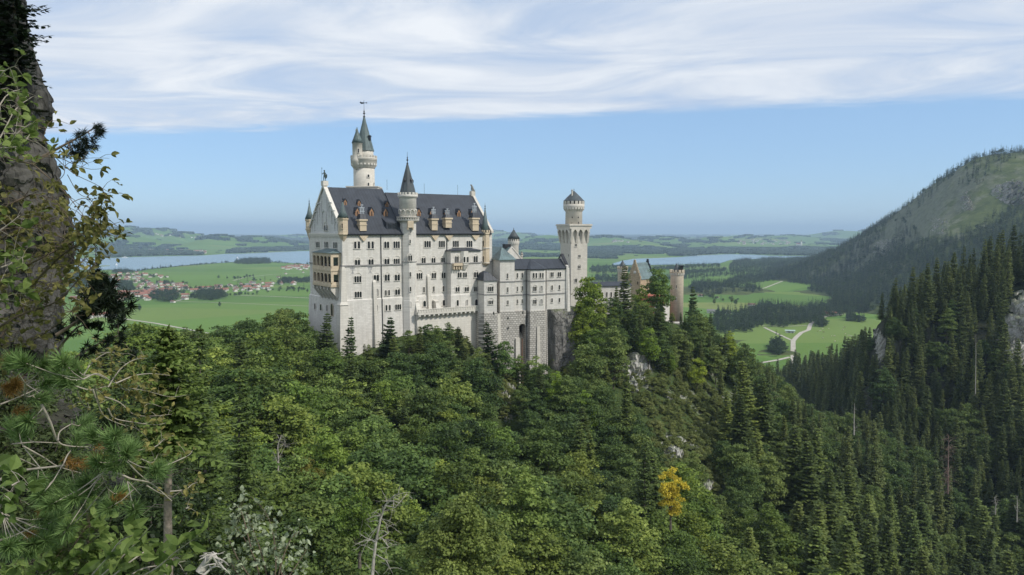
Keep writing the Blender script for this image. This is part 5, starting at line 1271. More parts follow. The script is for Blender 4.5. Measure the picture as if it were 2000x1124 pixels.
# bare or thinly grown places, as pixel ellipses with the depth that they lie at
OPEN = [(1240, 715, 62, 48), (1335, 805, 74, 82), (1325, 885, 56, 56), (1380, 925, 30, 78), (1345, 850, 44, 60), (985, 775, 26, 45), (1150, 745, 20, 22), (1095, 680, 40, 70), (905, 668, 16, 34), (1290, 755, 60, 50)]
def gclear(px, py): return ((px-1715)/15)**2+((py-695)/60)**2 < 1 or ((px-1995)/42)**2+((py-665)/105)**2 < 1
CORE = [(1240, 722, 30, 38), (1316, 880, 22, 26), (1352, 850, 6, 38), (1379, 945, 13, 38), (985, 785, 10, 32), (1714, 668, 8, 34)]
def open_here(px, py): return any(((px-a)/c)**2+((py-b_)/d_)**2 < 1 for a, b_, c, d_ in OPEN)
def in_castle(x, y):
    for fr, x0, x1, y0, y1 in ((F, -4, Lp+3, -6.5, W+3), (B, -12, u6+2, -7, 12), (Q, -3, 16, -3, 18), (LW, -3, lx+3, -5, 12), (GH, -3, gw+14, -6, 16), (K, -8, 8, -2, 20)):
        p = fr.inv((x, y, 0))
        if x0 < p.x < x1 and y0 < p.y < y1: return True
    return abs(x-FT.o.x) < 8 and abs(y-FT.o.y) < 8
# ---- named single trees first: (kind, px, top y, Y, height, width, colour, label)
NAMED = [
 ('s', 1, 1219, 517, 322, 1.2, (.95, 1.0, 1.0), 'tall dark spruce directly in front of the gatehouse stepped gable'),
 ('b', 0, 1147, 537, 296, .8, (2.3, 1.9, .95), 'light green broadleaf tree right beside the foot of the square tower'),
 ('b', 4, 1285, 526, 348, .8, (1.0, 1.05, .8), 'dark green broadleaf tree between gatehouse roof and round crenellated tower'),
 ('b', 3, 1250, 560, 338, .7, (1.7, 1.5, .8), 'light green broadleaf tree under the gatehouse gable'),
 ('s', 3, 1353, 560, 366, 1.05, (.8, .95, .95), 'dark spruce standing just right of the round crenellated tower'),
 ('s', 0, 1388, 610, 345, .95, (.85, .95, .95), 'slim dark spruce below and right of the round crenellated tower'),
 ('b', 2, 1425, 648, 335, .75, (1.5, 1.45, .85), 'light green broadleaf tree at the right brink of the castle hill'),
 ('s', 4, 636, 612, 226, 1.7, (.9, 1, .95), 'pointed spruce in front of the palace gable foot'),
 ('s', 4, 682, 620, 224, 1.35, (.8, .95, 1.0), 'thin sparse spruce standing against the corner of the palace'),
 ('s', 3, 761, 620, 236, 1.6, (.75, .9, .95), 'small dark spruce against the middle of the palace front'),
 ('s', 1, 957, 628, 252, 1.5, (.8, .95, .9), 'dark spruce at the foot of the bower wing base'),
 ('b', 3, 985, 664, 250, .8, (.8, .95, .85), 'round green tree below the left end of the rusticated base'),
 ('b', 5, 1046, 690, 256, .9, (1.1, 1.15, 1.2), 'pale green slender tree in front of the rusticated base'),
 ('s', 2, 1180, 600, 300, .9, (1.0, 1.05, .95), 'broad spruce on the slope under the linking wing'),
 ('s', 0, 1235, 590, 296, .95, (.85, .98, .9), 'big dark spruce hanging over the cliff below the gatehouse'),
 ('b', 1, 1135, 615, 290, .75, (1.25, 1.25, .8), 'bright green tree beside the grey cliff under the square tower'),
 ('b', 2, 1085, 728, 236, .7, (1.6, 1.6, .75), 'vivid light green tree below the grey castle cliff'),
 ('b', 2, 1140, 765, 224, .7, (1.35, 1.4, .7), 'light green tree with layered boughs below the cliff ledge'),
 ('s', 1, 1260, 860, 160, .75, (1.0, 1.05, .9), 'slim spruce just left of the yellow tree'),
 ('b', 2, 1128, 590, 292, .8, (1.9, 1.7, .85), 'light green tree against the lower right of the grey castle cliff'),
 ('b', 3, 1158, 640, 286, .9, (1.3, 1.3, .8), 'green tree on the ledge below the bright tree by the square tower'),
 ('s', 0, 1205, 560, 308, 1.0, (1, 1.05, .9), 'slender spruce left of the tall gatehouse spruce'),
 ('b', 0, 1200, 640, 292, .8, (1.2, 1.2, .8), 'green tree hanging over the pale crag below the gatehouse'),
 ('b', 1, 1268, 640, 292, .85, (1.7, 1.6, .8), 'light green tree right above the pale crag in the centre right'),
 ('b', 4, 1310, 690, 296, .75, (1.8, 1.65, .75), 'bright green tree at the top of the sunny scrub slope'),
 ('s', 1, 1345, 655, 318, 1.1, (1.15, 1.15, .85), 'spruce at the top of the sunny scrub slope'),
 ('b', 1, 1362, 700, 302, .8, (1.7, 1.6, .75), 'light green tree right of the sunny scrub slope'),
 ('b', 2, 1012, 694, 257, .9, (.95, 1.05, .9), 'dark green tree below the tall arch of the rusticated base'),
 ('s', 1, 1030, 706, 254, 1.2, (.9, 1.05, .95), 'small spruce right below the tall arch of the rusticated base'),
 ('b', 1, 1062, 712, 255, .9, (1.1, 1.1, .85), 'green tree under the right corner of the rusticated base'),
 ('b', 0, 1170, 585, 303, .75, (1.5, 1.4, .8), 'fresh green tree filling the gap left of the tall spruce by the gatehouse'),
 ('b', 1, 1200, 600, 306, .8, (1.1, 1.1, .85), 'mid green tree under the roof of the linking wing'),
 ('s', 4, 1262, 585, 318, 1.1, (.9, 1, .9), 'dark spruce below the stepped gable among green trees'),
 ('b', 2, 1300, 650, 330, .8, (1.5, 1.4, .75), 'bright green tree on the brink under the forecourt'),
 ('b', 0, 1330, 655, 326, .8, (1.3, 1.3, .75), 'green tree under the foot of the round crenellated tower'),
 ('b', 4, 1290, 590, 352, .6, (.9, 1, .8), 'dark green tree beside the forecourt terrace'),
 ('s', 2, 1372, 630, 330, 1.0, (1.1, 1.1, .8), 'olive green spruce on the brink right of the round crenellated tower'),
 ('s', 0, 1330, 610, 376, 1.0, (.8, .95, .95), 'dark spruce touching the right side of the round crenellated tower'),
 ('s', 0, 1228, 720, 225, .8, (1.0, 1.05, .85), 'spruce growing on the steep rock slope in the centre'),
]
# ---- forest, sampled over the two near hillsides
def darts(x0, x1, y0, y1, sp, dmul, seed):
    r = np.random.RandomState(seed); cell = sp; got = {}; out = []
    n = int((x1-x0)*(y1-y0)/(sp*sp)*3.2)
    X = r.uniform(x0, x1, n); Y = r.uniform(y0, y1, n)
    for x, y in zip(X, Y):
        s = sp*(1+dmul*max(0, y-120)/300)
        i, j = int(x//cell), int(y//cell); ok = True; k = int(s//cell)+1
        for a in range(i-k, i+k+1):
            for c in range(j-k, j+k+1):
                for (qx, qy) in got.get((a, c), ()):
                    if (qx-x)**2+(qy-y)**2 < s*s: ok = False; break
                if not ok: break
            if not ok: break
        if ok: got.setdefault((i, j), []).append((x, y)); out.append((x, y))
    return out
cand = []
fr_ = np.random.RandomState(77)
pts = darts(-190, 330, 42, 470, 5.5, .02, 3)
xs = np.array([p[0] for p in pts]); ys_ = np.array([p[1] for p in pts])
cz_ = castle_f(xs, ys_); gzz = np.where(xs > 112, gorge_f(xs, ys_), -99)
for x, y, z1_, z2_ in zip(xs, ys_, cz_, gzz):
    if z2_ > z1_: continue
    px, py = PXn(x, y, z1_)
    if not (-90 < px < 2110) or in_castle(x, y): continue
    cand.append(('c', x, y, z1_, px, py))
pts = darts(112, 560, 170, 830, 4.7, .16, 4)
xs = np.array([p[0] for p in pts]); ys_ = np.array([p[1] for p in pts])
cz_ = np.where((xs < 424) & (ys_ < 720), castle_f(xs, ys_), -99); gzz = gorge_f(xs, ys_)
for x, y, z1_, z2_ in zip(xs, ys_, cz_, gzz):
    if z1_ > z2_ or z2_ < 1: continue
    px, py = PXn(x, y, z2_)
    if not (1480 < px < 2110): continue
    cand.append(('g', x, y, z2_, px, py))
def spruce_share(side, px, py, x, y):
    if side == 'g': return .90
    a = np.interp(px, [0, 250, 420, 560, 700, 860, 1000, 1150, 1300, 1420, 1550, 1700, 2000], [.6, .5, .25, .2, .28, .12, .10, .28, .42, .48, .60, .70, .80])
    if py < 760 and 580 < px < 1020: a = max(a, .55)
    if py > 980 and px < 1500: a *= .6
    return a
forest = []
for side, x, y, z_, px, py in cand:
    if side == 'c' and px > 1380 and fr_.rand() < .22: continue
    clump = float(vnoise(np.array([x]), np.array([y]), 26, 9 if side == 'c' else 4, 2)[0])
    sp_ = spruce_share(side, px, py, x, y); is_s = (fr_.rand()*.55+clump*.45) < sp_*.82+.08
    k = fr_.randint(5) if is_s else fr_.randint(5)
    H = (SPRUCE if is_s else BROAD)[k][2]*(.62+.60*fr_.rand())
    if side == 'g': H = SPRUCE[k][2]*(.62+.80*fr_.rand()**1.3) if is_s else H*1.1
    if open_here(px, py-10) and side == 'c':
        if fr_.rand() < .92: continue
        H *= .42
    if y < 60: H *= .75
    if side == 'c' and is_s and px > 1300: H *= 1.14
    if side == 'c':
        for _ in range(9):
            tx, ty = PXn(x, y, z_+H)
            lim = skyline(px)
            if ty < lim+2: H *= .86
            else: break
        if H < 4.5: continue
    if side == 'g' and gclear(px, py): continue
    _, ty = PXn(x, y, z_+H); cw = 3.0/y*FPX
    if any(abs(px-a) < c+cw*.7 and ty < b_+d_*.5 and py > b_-d_ for a, b_, c, d_ in CORE): continue
    forest.append((side, is_s, k, x, y, z_, H, px, py))
def px_hit(f, px, py, y0, y1):
    r = ray(px, py); ts = np.arange(y0, y1, 2.0); bl = np.nonzero(HZ+r.z*ts < f(r.x*ts, ts))[0]
    return None if len(bl) == 0 else float(ts[bl[0]])
for side, f_, n_, a0, a1, b0, b1, y0_, y1_ in (('g', gorge_f, 70, 1690, 1830, 610, 900, 250, 560), ('c', castle_f, 46, 1125, 1420, 640, 735, 230, 420), ('g', gorge_f, 40, 1830, 2010, 560, 900, 230, 520)):
    for _ in range(n_):
        px, py = fr_.uniform(a0, a1), fr_.uniform(b0, b1)
        if side == 'g' and gclear(px, py) or side == 'c' and (py < np.interp(px, [1125, 1200, 1300, 1420], [680, 640, 668, 690]) or ((px-1240)/36)**2+((py-722)/30)**2 < 1): continue
        Y = px_hit(f_, px, py, y0_, y1_)
        if Y is None: continue
        q_ = P(px, py, Y)
        if in_castle(q_.x, Y): continue
        is_s = fr_.rand() < (.85 if side == 'g' else .4); k = fr_.randint(5)
        forest.append((side, is_s, k, q_.x, Y, q_.z-.6, (SPRUCE if is_s else BROAD)[k][2]*fr_.uniform(.5, .85), px, py))
forest.sort(key=lambda t: t[4])
NS = NB = 0; REST = {'s': [], 'b': []}
LAB = {('s', 'c'): ('dark green spruce growing in the mixed forest below the castle', 'spruces in the forest of the castle hill'),
       ('s', 'g'): ('dark spruce growing on the shaded gorge slope on the right', 'spruces on the shaded gorge slope'),
       ('b', 'c'): ('green leafy broadleaf tree in the dense forest below the castle', 'broadleaf trees in the forest of the castle hill'),
       ('b', 'g'): ('green broadleaf tree among dark spruces on the gorge slope', 'broadleaf trees on the shaded gorge slope')}
MAXN = {'s': 275, 'b': 270}
cnt = {'s': 0, 'b': 0}
for kd, k, px, py, Y, wsc, colr, lb in NAMED:
    top = P(px, py, Y); g = float(ground(top.x, Y)); h = top.z-g
    if h < 4: continue
    plant(SPRUCE[k] if kd == 's' else BROAD[k], 'spruce_tree' if kd == 's' else 'broadleaf_tree', (top.x, Y, g), h, rnd.random()*6.28, lb, None, colr, wsc); cnt[kd] += 1
def tree_color(side, is_s, px, py, r):
    v = .72+.56*r.rand()
    if is_s:
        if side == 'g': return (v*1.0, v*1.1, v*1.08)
        warm = np.interp(px, [900, 1250, 1500, 1750, 1900], [.0, .35, .35, .2, 0]); return (v*(1.0+.5*warm), v*(1.05+.38*warm), v*(.95-.1*warm))
    q = r.rand()
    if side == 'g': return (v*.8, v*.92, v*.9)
    warm = .55 if q > .86 else (.28 if q > .6 else 0)
    if px < 620: warm += .04
    if 820 < px < 1250 and py > 700: warm -= .12; v *= .90
    if px > 1280: warm += .30
    return (v*(1+warm*.55), v*(1+warm*.42), v*(.95-.12*warm))
occ = {}
for side, is_s, k, x, y, z_, H, px, py in forest:
    kd = 's' if is_s else 'b'
    tx, ty = PXn(x, y, z_+H)
    vis = ty < 1135 and -60 < px < 2060
    if cnt[kd] < MAXN[kd] and vis and not (side == 'g' and gclear(px, py)):
        lb, gr = LAB[(kd, side)]
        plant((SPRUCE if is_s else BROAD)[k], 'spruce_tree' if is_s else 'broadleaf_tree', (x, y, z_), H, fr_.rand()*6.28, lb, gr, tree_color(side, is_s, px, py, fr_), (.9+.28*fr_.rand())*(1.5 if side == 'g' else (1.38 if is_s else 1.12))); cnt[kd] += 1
    elif vis or y < 130:
        REST[kd].append((x, y, z_, H/(SPRUCE if is_s else BROAD)[k][2], fr_.rand()*6.28, k, side))
print('forest', len(forest), cnt, len(REST['s']), len(REST['b']))

# single trees of a look of their own
def at_top(px, py, Y, dz=0): 
    t_ = P(px, py, Y); g = float(ground(t_.x, Y)); return (t_.x, Y, g), max(5.0, t_.z-g)
yl, h_ = at_top(1312, 905, 150); h_ = min(h_, 13)
t_ = P(1312, 905, 150); plant(BROAD[5], 'autumn_tree', (t_.x, 150, t_.z-h_), h_, 1.0, 'yellow autumn tree glowing in the green slope right of centre', None, (1, 1, 1), 0.8, mat=f_yellow)
t_ = P(600, 893, 118); plant(BROAD[3], 'autumn_tree', (t_.x, 118, t_.z-11), 11, 2.0, 'olive yellow tree among green trees left of centre', None, (1, 1, 1), .9, mat=foliage('olive_yellow_leaves', [(.10, .105, .022), (.17, .165, .03), (.26, .23, .045)], .35, use_obj=False))
t_ = P(900, 962, 88); _lm, _ll = broad_mesh(95, 17, 4.7, 90, 330, .40, foliage('larch_needles', [(.085, .125, .026), (.135, .185, .038), (.20, .245, .060)], .35), .05, 1.5, .7)
plant((_lm, trunk_mesh(51, 16, .25, .2, _ll), 17, 4.7), 'larch_tree', (t_.x, 88, t_.z-17), 17, .5, 'big yellow green larch with feathery boughs at the bottom centre', None, (1, 1, 1), 1.0)
t_ = P(700, 950, 84); plant(BROAD[5], 'broadleaf_tree', (t_.x, 84, t_.z-9), 9, .5, 'bright lime green young tree behind the dead leaning tree', None, (1.25, 1.2, .75), .9)
t_ = P(1295, 625, 392); plant(BROAD[3], 'autumn_tree', (t_.x, 372, t_.z-15), 13, .5, 'rust tinted tree in front of the round crenellated tower', None, (1, 1, 1), .6, mat=f_red)

# ---- the rest of the near forest, and the woods and mountain forest: one object of each, instanced
def stuff(name, label_kind, pts, protos, parts2=False):
    """pts: (x,y,z,scale,rot,idx); protos: list of meshes (or lists of meshes)"""
    me = bpy.data.meshes.new(name); n = len(pts)
    me.vertices.add(n); me.vertices.foreach_set('co', np.array([p[:3] for p in pts], np.float32).ravel())
    for nm, ty, arr in (('scl', 'FLOAT', [p[3] for p in pts]), ('rot', 'FLOAT', [p[4] for p in pts]), ('idx', 'INT', [p[5] for p in pts])):
        a = me.attributes.new(nm, ty, 'POINT'); a.data.foreach_set('value', np.array(arr, np.float32 if ty == 'FLOAT' else np.int32))
    o = link(name, me); tag(o, kind='stuff')
    ng = bpy.data.node_groups.new(name, 'GeometryNodeTree')
    ng.interface.new_socket('Geometry', in_out='INPUT', socket_type='NodeSocketGeometry'); ng.interface.new_socket('Geometry', in_out='OUTPUT', socket_type='NodeSocketGeometry')
    t = NT(ng); gi = t.n('NodeGroupInput'); go = t.n('NodeGroupOutput'); join = t.n('GeometryNodeJoinGeometry')
    def attr(nm, ty):
        nd = t.n('GeometryNodeInputNamedAttribute', {'data_type': ty}); nd.inputs['Name'].default_value = nm; return nd.outputs[0]
    cx = t.n('ShaderNodeCombineXYZ'); t.set(cx, 2, attr('rot', 'FLOAT'))
    for k, ms in enumerate(protos):
        for m_ in (ms if isinstance(ms, (list, tuple)) else [ms]):
            po = bpy.data.objects.new('proto', m_)
            oi = t.n('GeometryNodeObjectInfo'); oi.inputs['Object'].default_value = po
            cmp_ = t.n('FunctionNodeCompare', {'data_type': 'INT', 'operation': 'EQUAL'}); t.set(cmp_, 2, attr('idx', 'INT')); cmp_.inputs[3].default_value = k
            ip = t.n('GeometryNodeInstanceOnPoints'); t.l.new(gi.outputs[0], ip.inputs['Points']); t.l.new(cmp_.outputs[0], ip.inputs['Selection'])
            t.l.new(oi.outputs['Geometry'], ip.inputs['Instance']); t.l.new(cx.outputs[0], ip.inputs['Rotation']); t.l.new(attr('scl', 'FLOAT'), ip.inputs['Scale'])
            t.l.new(ip.outputs[0], join.inputs[0])
    t.l.new(join.outputs[0], go.inputs[0])
    md = o.modifiers.new('instances', 'NODES'); md.node_group = ng
    return o
def copy_mat_mesh(me, mat):
    m = me.copy(); m.materials.clear(); m.materials.append(mat); return m
fs_rest = foliage('spruce_forest_needles', SPC, .22, use_obj=False); fb_rest = foliage('broadleaf_forest_leaves', [tuple(c*.92 for c in x) for x in BR], .34, use_obj=False)
if REST['s']: stuff('spruce_forest', '', [p[:6] for p in REST['s']], [[copy_mat_mesh(s_[0], fs_rest), s_[1]] for s_ in SPRUCE])
if REST['b']: stuff('broadleaf_forest', '', [p[:6] for p in REST['b']], [[copy_mat_mesh(s_[0], fb_rest), s_[1]] for s_ in BROAD])
# low scrub on the open rock slopes and along the castle foot
sc_pts = []
ur = np.random.RandomState(8)
for _ in range(16000):
    x = ur.uniform(-60, 120); y = ur.uniform(150, 330)
    sc_pts.append((x, y))
sx_ = np.array([p[0] for p in sc_pts]); sy_ = np.array([p[1] for p in sc_pts]); sz_ = castle_f(sx_, sy_); keep = []
for x, y, z_ in zip(sx_, sy_, sz_):
    px, py = PXn(x, y, z_)
    nf = (590 < px < 1120 and py > skyline(px)-6 and py < skyline(px)+50)
    if (open_here(px, py) and ur.rand() < .55) or (nf and ur.rand() < .35):
        if in_castle(x, y): continue
        s = .20+.60*ur.rand()**1.6
        keep.append((x, y, z_-.2, s, ur.rand()*6.28, ur.randint(3)))
stuff('scrub', '', keep, [copy_mat_mesh(m_, foliage('scrub_leaves', [(.115, .150, .042), (.18, .215, .06), (.25, .27, .09)], .36, use_obj=False)) for m_ in BUSH])
# ============================================================ valley: woods, fields' trees, villages
ur = np.random.RandomState(21)
def lo_spruce(seed, H, R, mat): return spruce_mesh(seed, H, R, 13, 8, 2, mat, droop=1.0, lw=2.6, thin=1.5, bare=.03)
def lo_broad(seed, H, R, mat): return broad_mesh(seed, H, R, 20, 34, 1.25, mat, .08, .8, .75)[0]
f_wood = foliage('valley_wood_needles', [(.014, .028, .016), (.032, .056, .025), (.066, .096, .036)], .2, use_obj=False, tree_amt=.7)
f_hedge = foliage('valley_tree_leaves', [(.024, .050, .018), (.046, .082, .024), (.080, .125, .034)], .3, use_obj=False, tree_amt=.65)
LO = [lo_spruce(200+i, (22, 25, 19)[i], (3.6, 4.0, 3.3)[i], f_wood) for i in range(3)] + [lo_broad(210+i, (16, 13)[i], (5.2, 4.6)[i], f_hedge) for i in range(2)]
def jgrid(x0, x1, y0, y1, s):
    X, Y = np.meshgrid(np.arange(x0, x1, s), np.arange(y0, y1, s)); X = X.ravel()+ur.uniform(-.42, .42, X.size)*s; Y = Y.ravel()+ur.uniform(-.42, .42, Y.size)*s
    return X, Y
def inpx(x, y, z, poly):
    px, py = PXn(x, y, z); return in_poly(px, py, poly)
# woods of the plain as pixel outlines on the ground
WOODS = [  # polygon, spacing, broadleaf share
    ([(1423, 524), (1432, 512), (1450, 508.5), (1490, 506.5), (1560, 505.5), (1637, 505), (1700, 505), (1690, 524), (1600, 527), (1520, 534), (1460, 537), (1405, 541), (1338, 546), (1332, 541), (1400, 537), (1426, 534)], 15, .12),
    ([(1410, 557), (1437, 543), (1490, 538), (1570, 530), (1660, 526), (1680, 548), (1600, 560), (1540, 552), (1531, 547), (1500, 550), (1450, 557)], 11, .12),
    ([(1342, 566), (1360, 556), (1400, 556), (1422, 560), (1421, 568), (1380, 571), (1350, 570)], 13, .7),
    ([(1392, 640), (1400, 612), (1440, 617), (1470, 606), (1490, 598), (1560, 604), (1640, 592), (1700, 590), (1700, 613), (1655, 612), (1640, 620), (1617, 620), (1596, 630), (1580, 633), (1556, 636), (1543, 638), (1527, 643), (1515, 645), (1505, 635), (1490, 634), (1474, 650), (1440, 652), (1410, 655)], 8.5, .25),
    ([(1506, 695), (1503, 682), (1510, 672), (1522, 674), (1534, 685), (1530, 694), (1518, 699)], 5.5, .85),
    ([(1590, 638), (1596, 630), (1612, 632), (1614, 640), (1600, 641)], 6, .5),
    ([(1652, 628), (1655, 620), (1668, 620), (1672, 626), (1690, 626), (1688, 631), (1670, 629)], 6.5, .3),
    ([(455, 516), (462, 510.5), (480, 507.5), (520, 506.5), (532, 512), (528, 516.5), (480, 518)], 16, .6),
    ([(215, 533), (232, 529.5), (250, 529), (262, 531), (258, 534), (235, 535)], 12, .7),
    ([(370, 585), (380, 575), (410, 572), (440, 575), (440, 585), (410, 590)], 9, .8),
    ([(288, 583), (305, 573), (340, 573), (350, 585), (335, 592), (300, 590)], 9, .85),
    ([(228, 562), (240, 553), (258, 556), (262, 568), (240, 570)], 10, .85),
    ([(540, 558), (548, 549), (606, 547), (606, 553), (560, 556)], 10, .7),
    ([(1152, 552), (1165, 541), (1212, 540), (1260, 545), (1330, 541), (1340, 530), (1420, 527), (1415, 532), (1345, 536), (1335, 547), (1270, 551), (1210, 556)], 14, .4),
    ([(1150, 533), (1155, 523), (1200, 521), (1240, 525), (1320, 521), (1405, 518), (1408, 523), (1340, 526), (1260, 531), (1180, 536)], 17, .5),
    ([(132, 560), (132, 538), (175, 536), (215, 545), (225, 570), (180, 578)], 10, .8),
]
pts = []
for poly, sp_, bs in WOODS:
    g = [G(a, b_) for a, b_ in poly]; X, Y = jgrid(min(p.x for p in g)-20, max(p.x for p in g)+20, min(p.y for p in g)-20, max(p.y for p in g)+20, sp_)
    ok = in_poly(X, Y, [(p.x, p.y) for p in g]) & (vnoise(X, Y, sp_*5, 6, 2) > .30)
    X, Y = X[ok], Y[ok]; Z = plain_h(X, Y)
    for x, y, z_ in zip(X, Y, Z): pts.append((x, y, z_-.3, ur.uniform(.7, 1.12), ur.rand()*6.28, 3+ur.randint(2) if ur.rand() < bs else ur.randint(3)))
# tree rows along the near shore, the village lanes and the field edges
for line, n in (([(262, 531), (300, 526), (330, 523), (400, 517.5), (455, 512.5)], 70), ([(270, 549), (330, 557)], 12), ([(365, 583), (440, 582), (530, 574)], 26), ([(530, 569), (606, 569)], 14), ([(430, 545), (470, 545), (500, 541)], 16), ([(470, 552), (530, 549), (606, 545)], 16),
                ([(250, 566), (330, 568), (420, 566), (500, 560)], 60), ([(220, 555), (300, 553), (367, 556)], 44), ([(215, 545), (260, 540), (330, 545)], 30), ([(240, 578), (300, 574), (360, 576)], 26), ([(1340, 571), (1420, 571)], 10), ([(530, 514), (560, 516), (604, 518)], 26), ([(195, 588), (230, 590), (270, 588)], 12), ([(1370, 580), (1402, 586), (1440, 588)], 12)):
    q = [G(a, b_) for a, b_ in line]
    for _ in range(n):
        i = ur.randint(len(q)-1); p = q[i].lerp(q[i+1], ur.rand()); x, y = p.x+ur.randn()*7, p.y+ur.randn()*14
        pts.append((x, y, float(plain_h(x, y))-.3, ur.uniform(.55, 1.05), ur.rand()*6.28, 3+ur.randint(2) if ur.rand() < .8 else ur.randint(3)))
stuff('valley_woods', '', pts, LO)
# mountain forest
X, Y = jgrid(335, 2300, 1050, 3500, 10.5); Z = mount_f(X, Y); ok = Z > 1.0
X, Y, Z = X[ok], Y[ok], Z[ok]; px, py = PXn(X, Y, Z)
tl = np.interp(px, [1500, 1600, 1640, 1687, 1767, 1811, 1878, 1922, 2000, 2100], [530, 530, 500, 470, 478, 476, 462, 440, 396, 350])
dens = np.clip((py-tl+10)/22, 0, 1)
nz_ = vnoise(X, Y, 75, 12, 3); cl = np.clip((nz_-.53)*20, 0, 1)
bi = np.clip((px/8).astype(int), 0, 400); mn = np.full(401, 9999.0); np.minimum.at(mn, bi, py); ridge = mn[bi]
crest = np.clip(1-(py-ridge)/np.interp(px, [1640, 1750, 1850, 1950], [40, 22, 16, 16]), 0, 1)*.9
left = np.clip((1800-px)/60, 0, 1)*.95
d_ = np.maximum.reduce([dens, cl*.55, crest*(nz_ > .42), left*(nz_ > .33)])
rockp = in_poly(px, py, [(1696, 492), (1704, 478), (1735, 458), (1756, 452), (1752, 470), (1722, 486)]) | in_poly(px, py, [(1940, 385), (1950, 365), (2010, 350), (2010, 396), (1970, 398)]) | in_poly(px, py, [(1770, 440), (1800, 400), (1830, 395), (1800, 440)])
d_[rockp] *= .06
d_[dens > .9] *= np.where(nz_[dens > .9] > .33, 1, .35)
d_ = np.where(dens < .5, d_*.8, d_)
ok = (ur.rand(len(X)) < d_) & (px > 1350) & (px < 2120) & (py < 760) & (Z > 2.0)
X, Y, Z = X[ok], Y[ok], Z[ok]; hp = py[ok]
sc_ = np.where(hp < np.interp(px[ok], [1600, 2000], [500, 400]), .98, 1.15)
pts = [(x, y, z_-.5, s*ur.uniform(.7, 1.2), ur.rand()*6.28, ur.randint(3) if ur.rand() < .86 else 3+ur.randint(2)) for x, y, z_, s in zip(X, Y, Z, sc_)]
stuff('mountain_forest', '', pts, LO); print('mountain trees', len(pts))

# woods on the far side of the lakes: bumpy dark masses
def far_clump(seed, mat):
    r = np.random.RandomState(seed); n = 15; g = np.linspace(-1, 1, n); X, Y = np.meshgrid(g, g); rad = np.hypot(X, Y)*(1+.25*np.sin(3*np.arctan2(Y, X)+seed)+.15*np.sin(5*np.arctan2(Y, X)+2*seed))
    Z = (13+9*r.rand(n, n))*(rad < .92); X = X*60+r.uniform(-3, 3, X.shape); Y = Y*60+r.uniform(-3, 3, X.shape); Z[rad >= .92] = -14
    ix = np.arange(n*n).reshape(n, n); f4 = np.stack([ix[:-1, :-1], ix[:-1, 1:], ix[1:, 1:], ix[1:, :-1]], -1).reshape(-1, 4)
    return mesh_np('far_clump', np.stack([X, Y, Z], -1).reshape(-1, 3), f4, 4, [mat], attrs={'tint': ('FACE', r.rand(len(f4)))})
f_far = foliage('distant_wood', [(.018, .036, .020), (.026, .048, .024), (.036, .060, .028)], .1, use_obj=False)
FC_ = [far_clump(i, f_far) for i in range(3)]
FARW = [[(120, 432), (250, 440), (330, 444), (378, 458), (384, 464), (345, 461.5), (250, 459), (185, 464), (120, 474)], [(384, 463), (420, 458), (500, 462), (607, 464), (607, 476), (520, 474), (450, 471), (390, 468)],
        [(196, 503), (200, 489), (215, 486), (240, 488), (270, 491), (330, 493), (395, 495.5), (396, 499), (330, 501), (250, 503)], [(446, 496.5), (455, 488), (520, 484), (607, 481), (607, 489.5), (540, 492.5), (480, 495.5)],
        [(957, 489), (957, 476), (1020, 480), (1092, 477), (1092, 490), (1020, 488)], [(1030, 475), (1040, 468), (1092, 466), (1092, 473)], [(957, 470), (1000, 466), (1020, 470), (960, 478)],
        [(1149, 512), (1149, 485), (1194, 482), (1262, 481), (1300, 488), (1425, 484), (1540, 487), (1652, 489), (1652, 499), (1560, 500), (1474, 497), (1425, 496), (1360, 498.5), (1330, 501.5), (1280, 497), (1215, 496), (1196, 503), (1194, 510)],
        [(1149, 466), (1149, 459), (1210, 459), (1270, 464), (1270, 467), (1200, 465)], [(1330, 470), (1400, 468), (1440, 471), (1400, 475), (1340, 476)], [(1600, 468), (1700, 466), (1700, 474), (1640, 476)], [(957, 500), (1000, 496), (1092, 498), (1092, 502), (1010, 503)]]
n = 26000; a_ = np.radians(ur.uniform(-38, 30, n)); dd = np.exp(ur.uniform(math.log(4600), math.log(30000), n)); X = dd*np.sin(a_); Y = dd*np.cos(a_); Z = plain_h(X, Y); px, py = PXn(X, Y, Z)
ok = np.zeros(n, bool)
for pl in FARW: ok |= in_poly(px, py, pl)
keepr = ok & (ur.rand(n) < .8)
rand_ = (~ok) & (vnoise(X, Y, 620, 31, 3) > .60) & (ur.rand(n) < .55) & (dd > 5200)
single = (~ok) & (ur.rand(n) < .035) & (dd > 4800)
lake = np.zeros(n, bool)
for L_ in LAKES: lake |= in_poly(X, Y, L_)
LXp = [(a, b_-1.2 if b_ < 510 else b_+1.0) for a, b_ in LAKE_L]; LRp = [(a, b_-.8 if b_ < 508 else b_+.8) for a, b_ in LAKE_R]
lake |= in_poly(px, py, LXp) | in_poly(px, py, LRp)
sel = (keepr | rand_ | single) & ~lake
pts = []
for x, y, z_, d, sg in zip(X[sel], Y[sel], Z[sel], dd[sel], single[sel]): pts.append((x, y, z_, (.28 if sg else ur.uniform(.55, 1.0))*(d/8000)**.55, ur.rand()*6.28, ur.randint(3)))
stuff('distant_woods', '', pts, FC_); print('far clumps', len(pts))

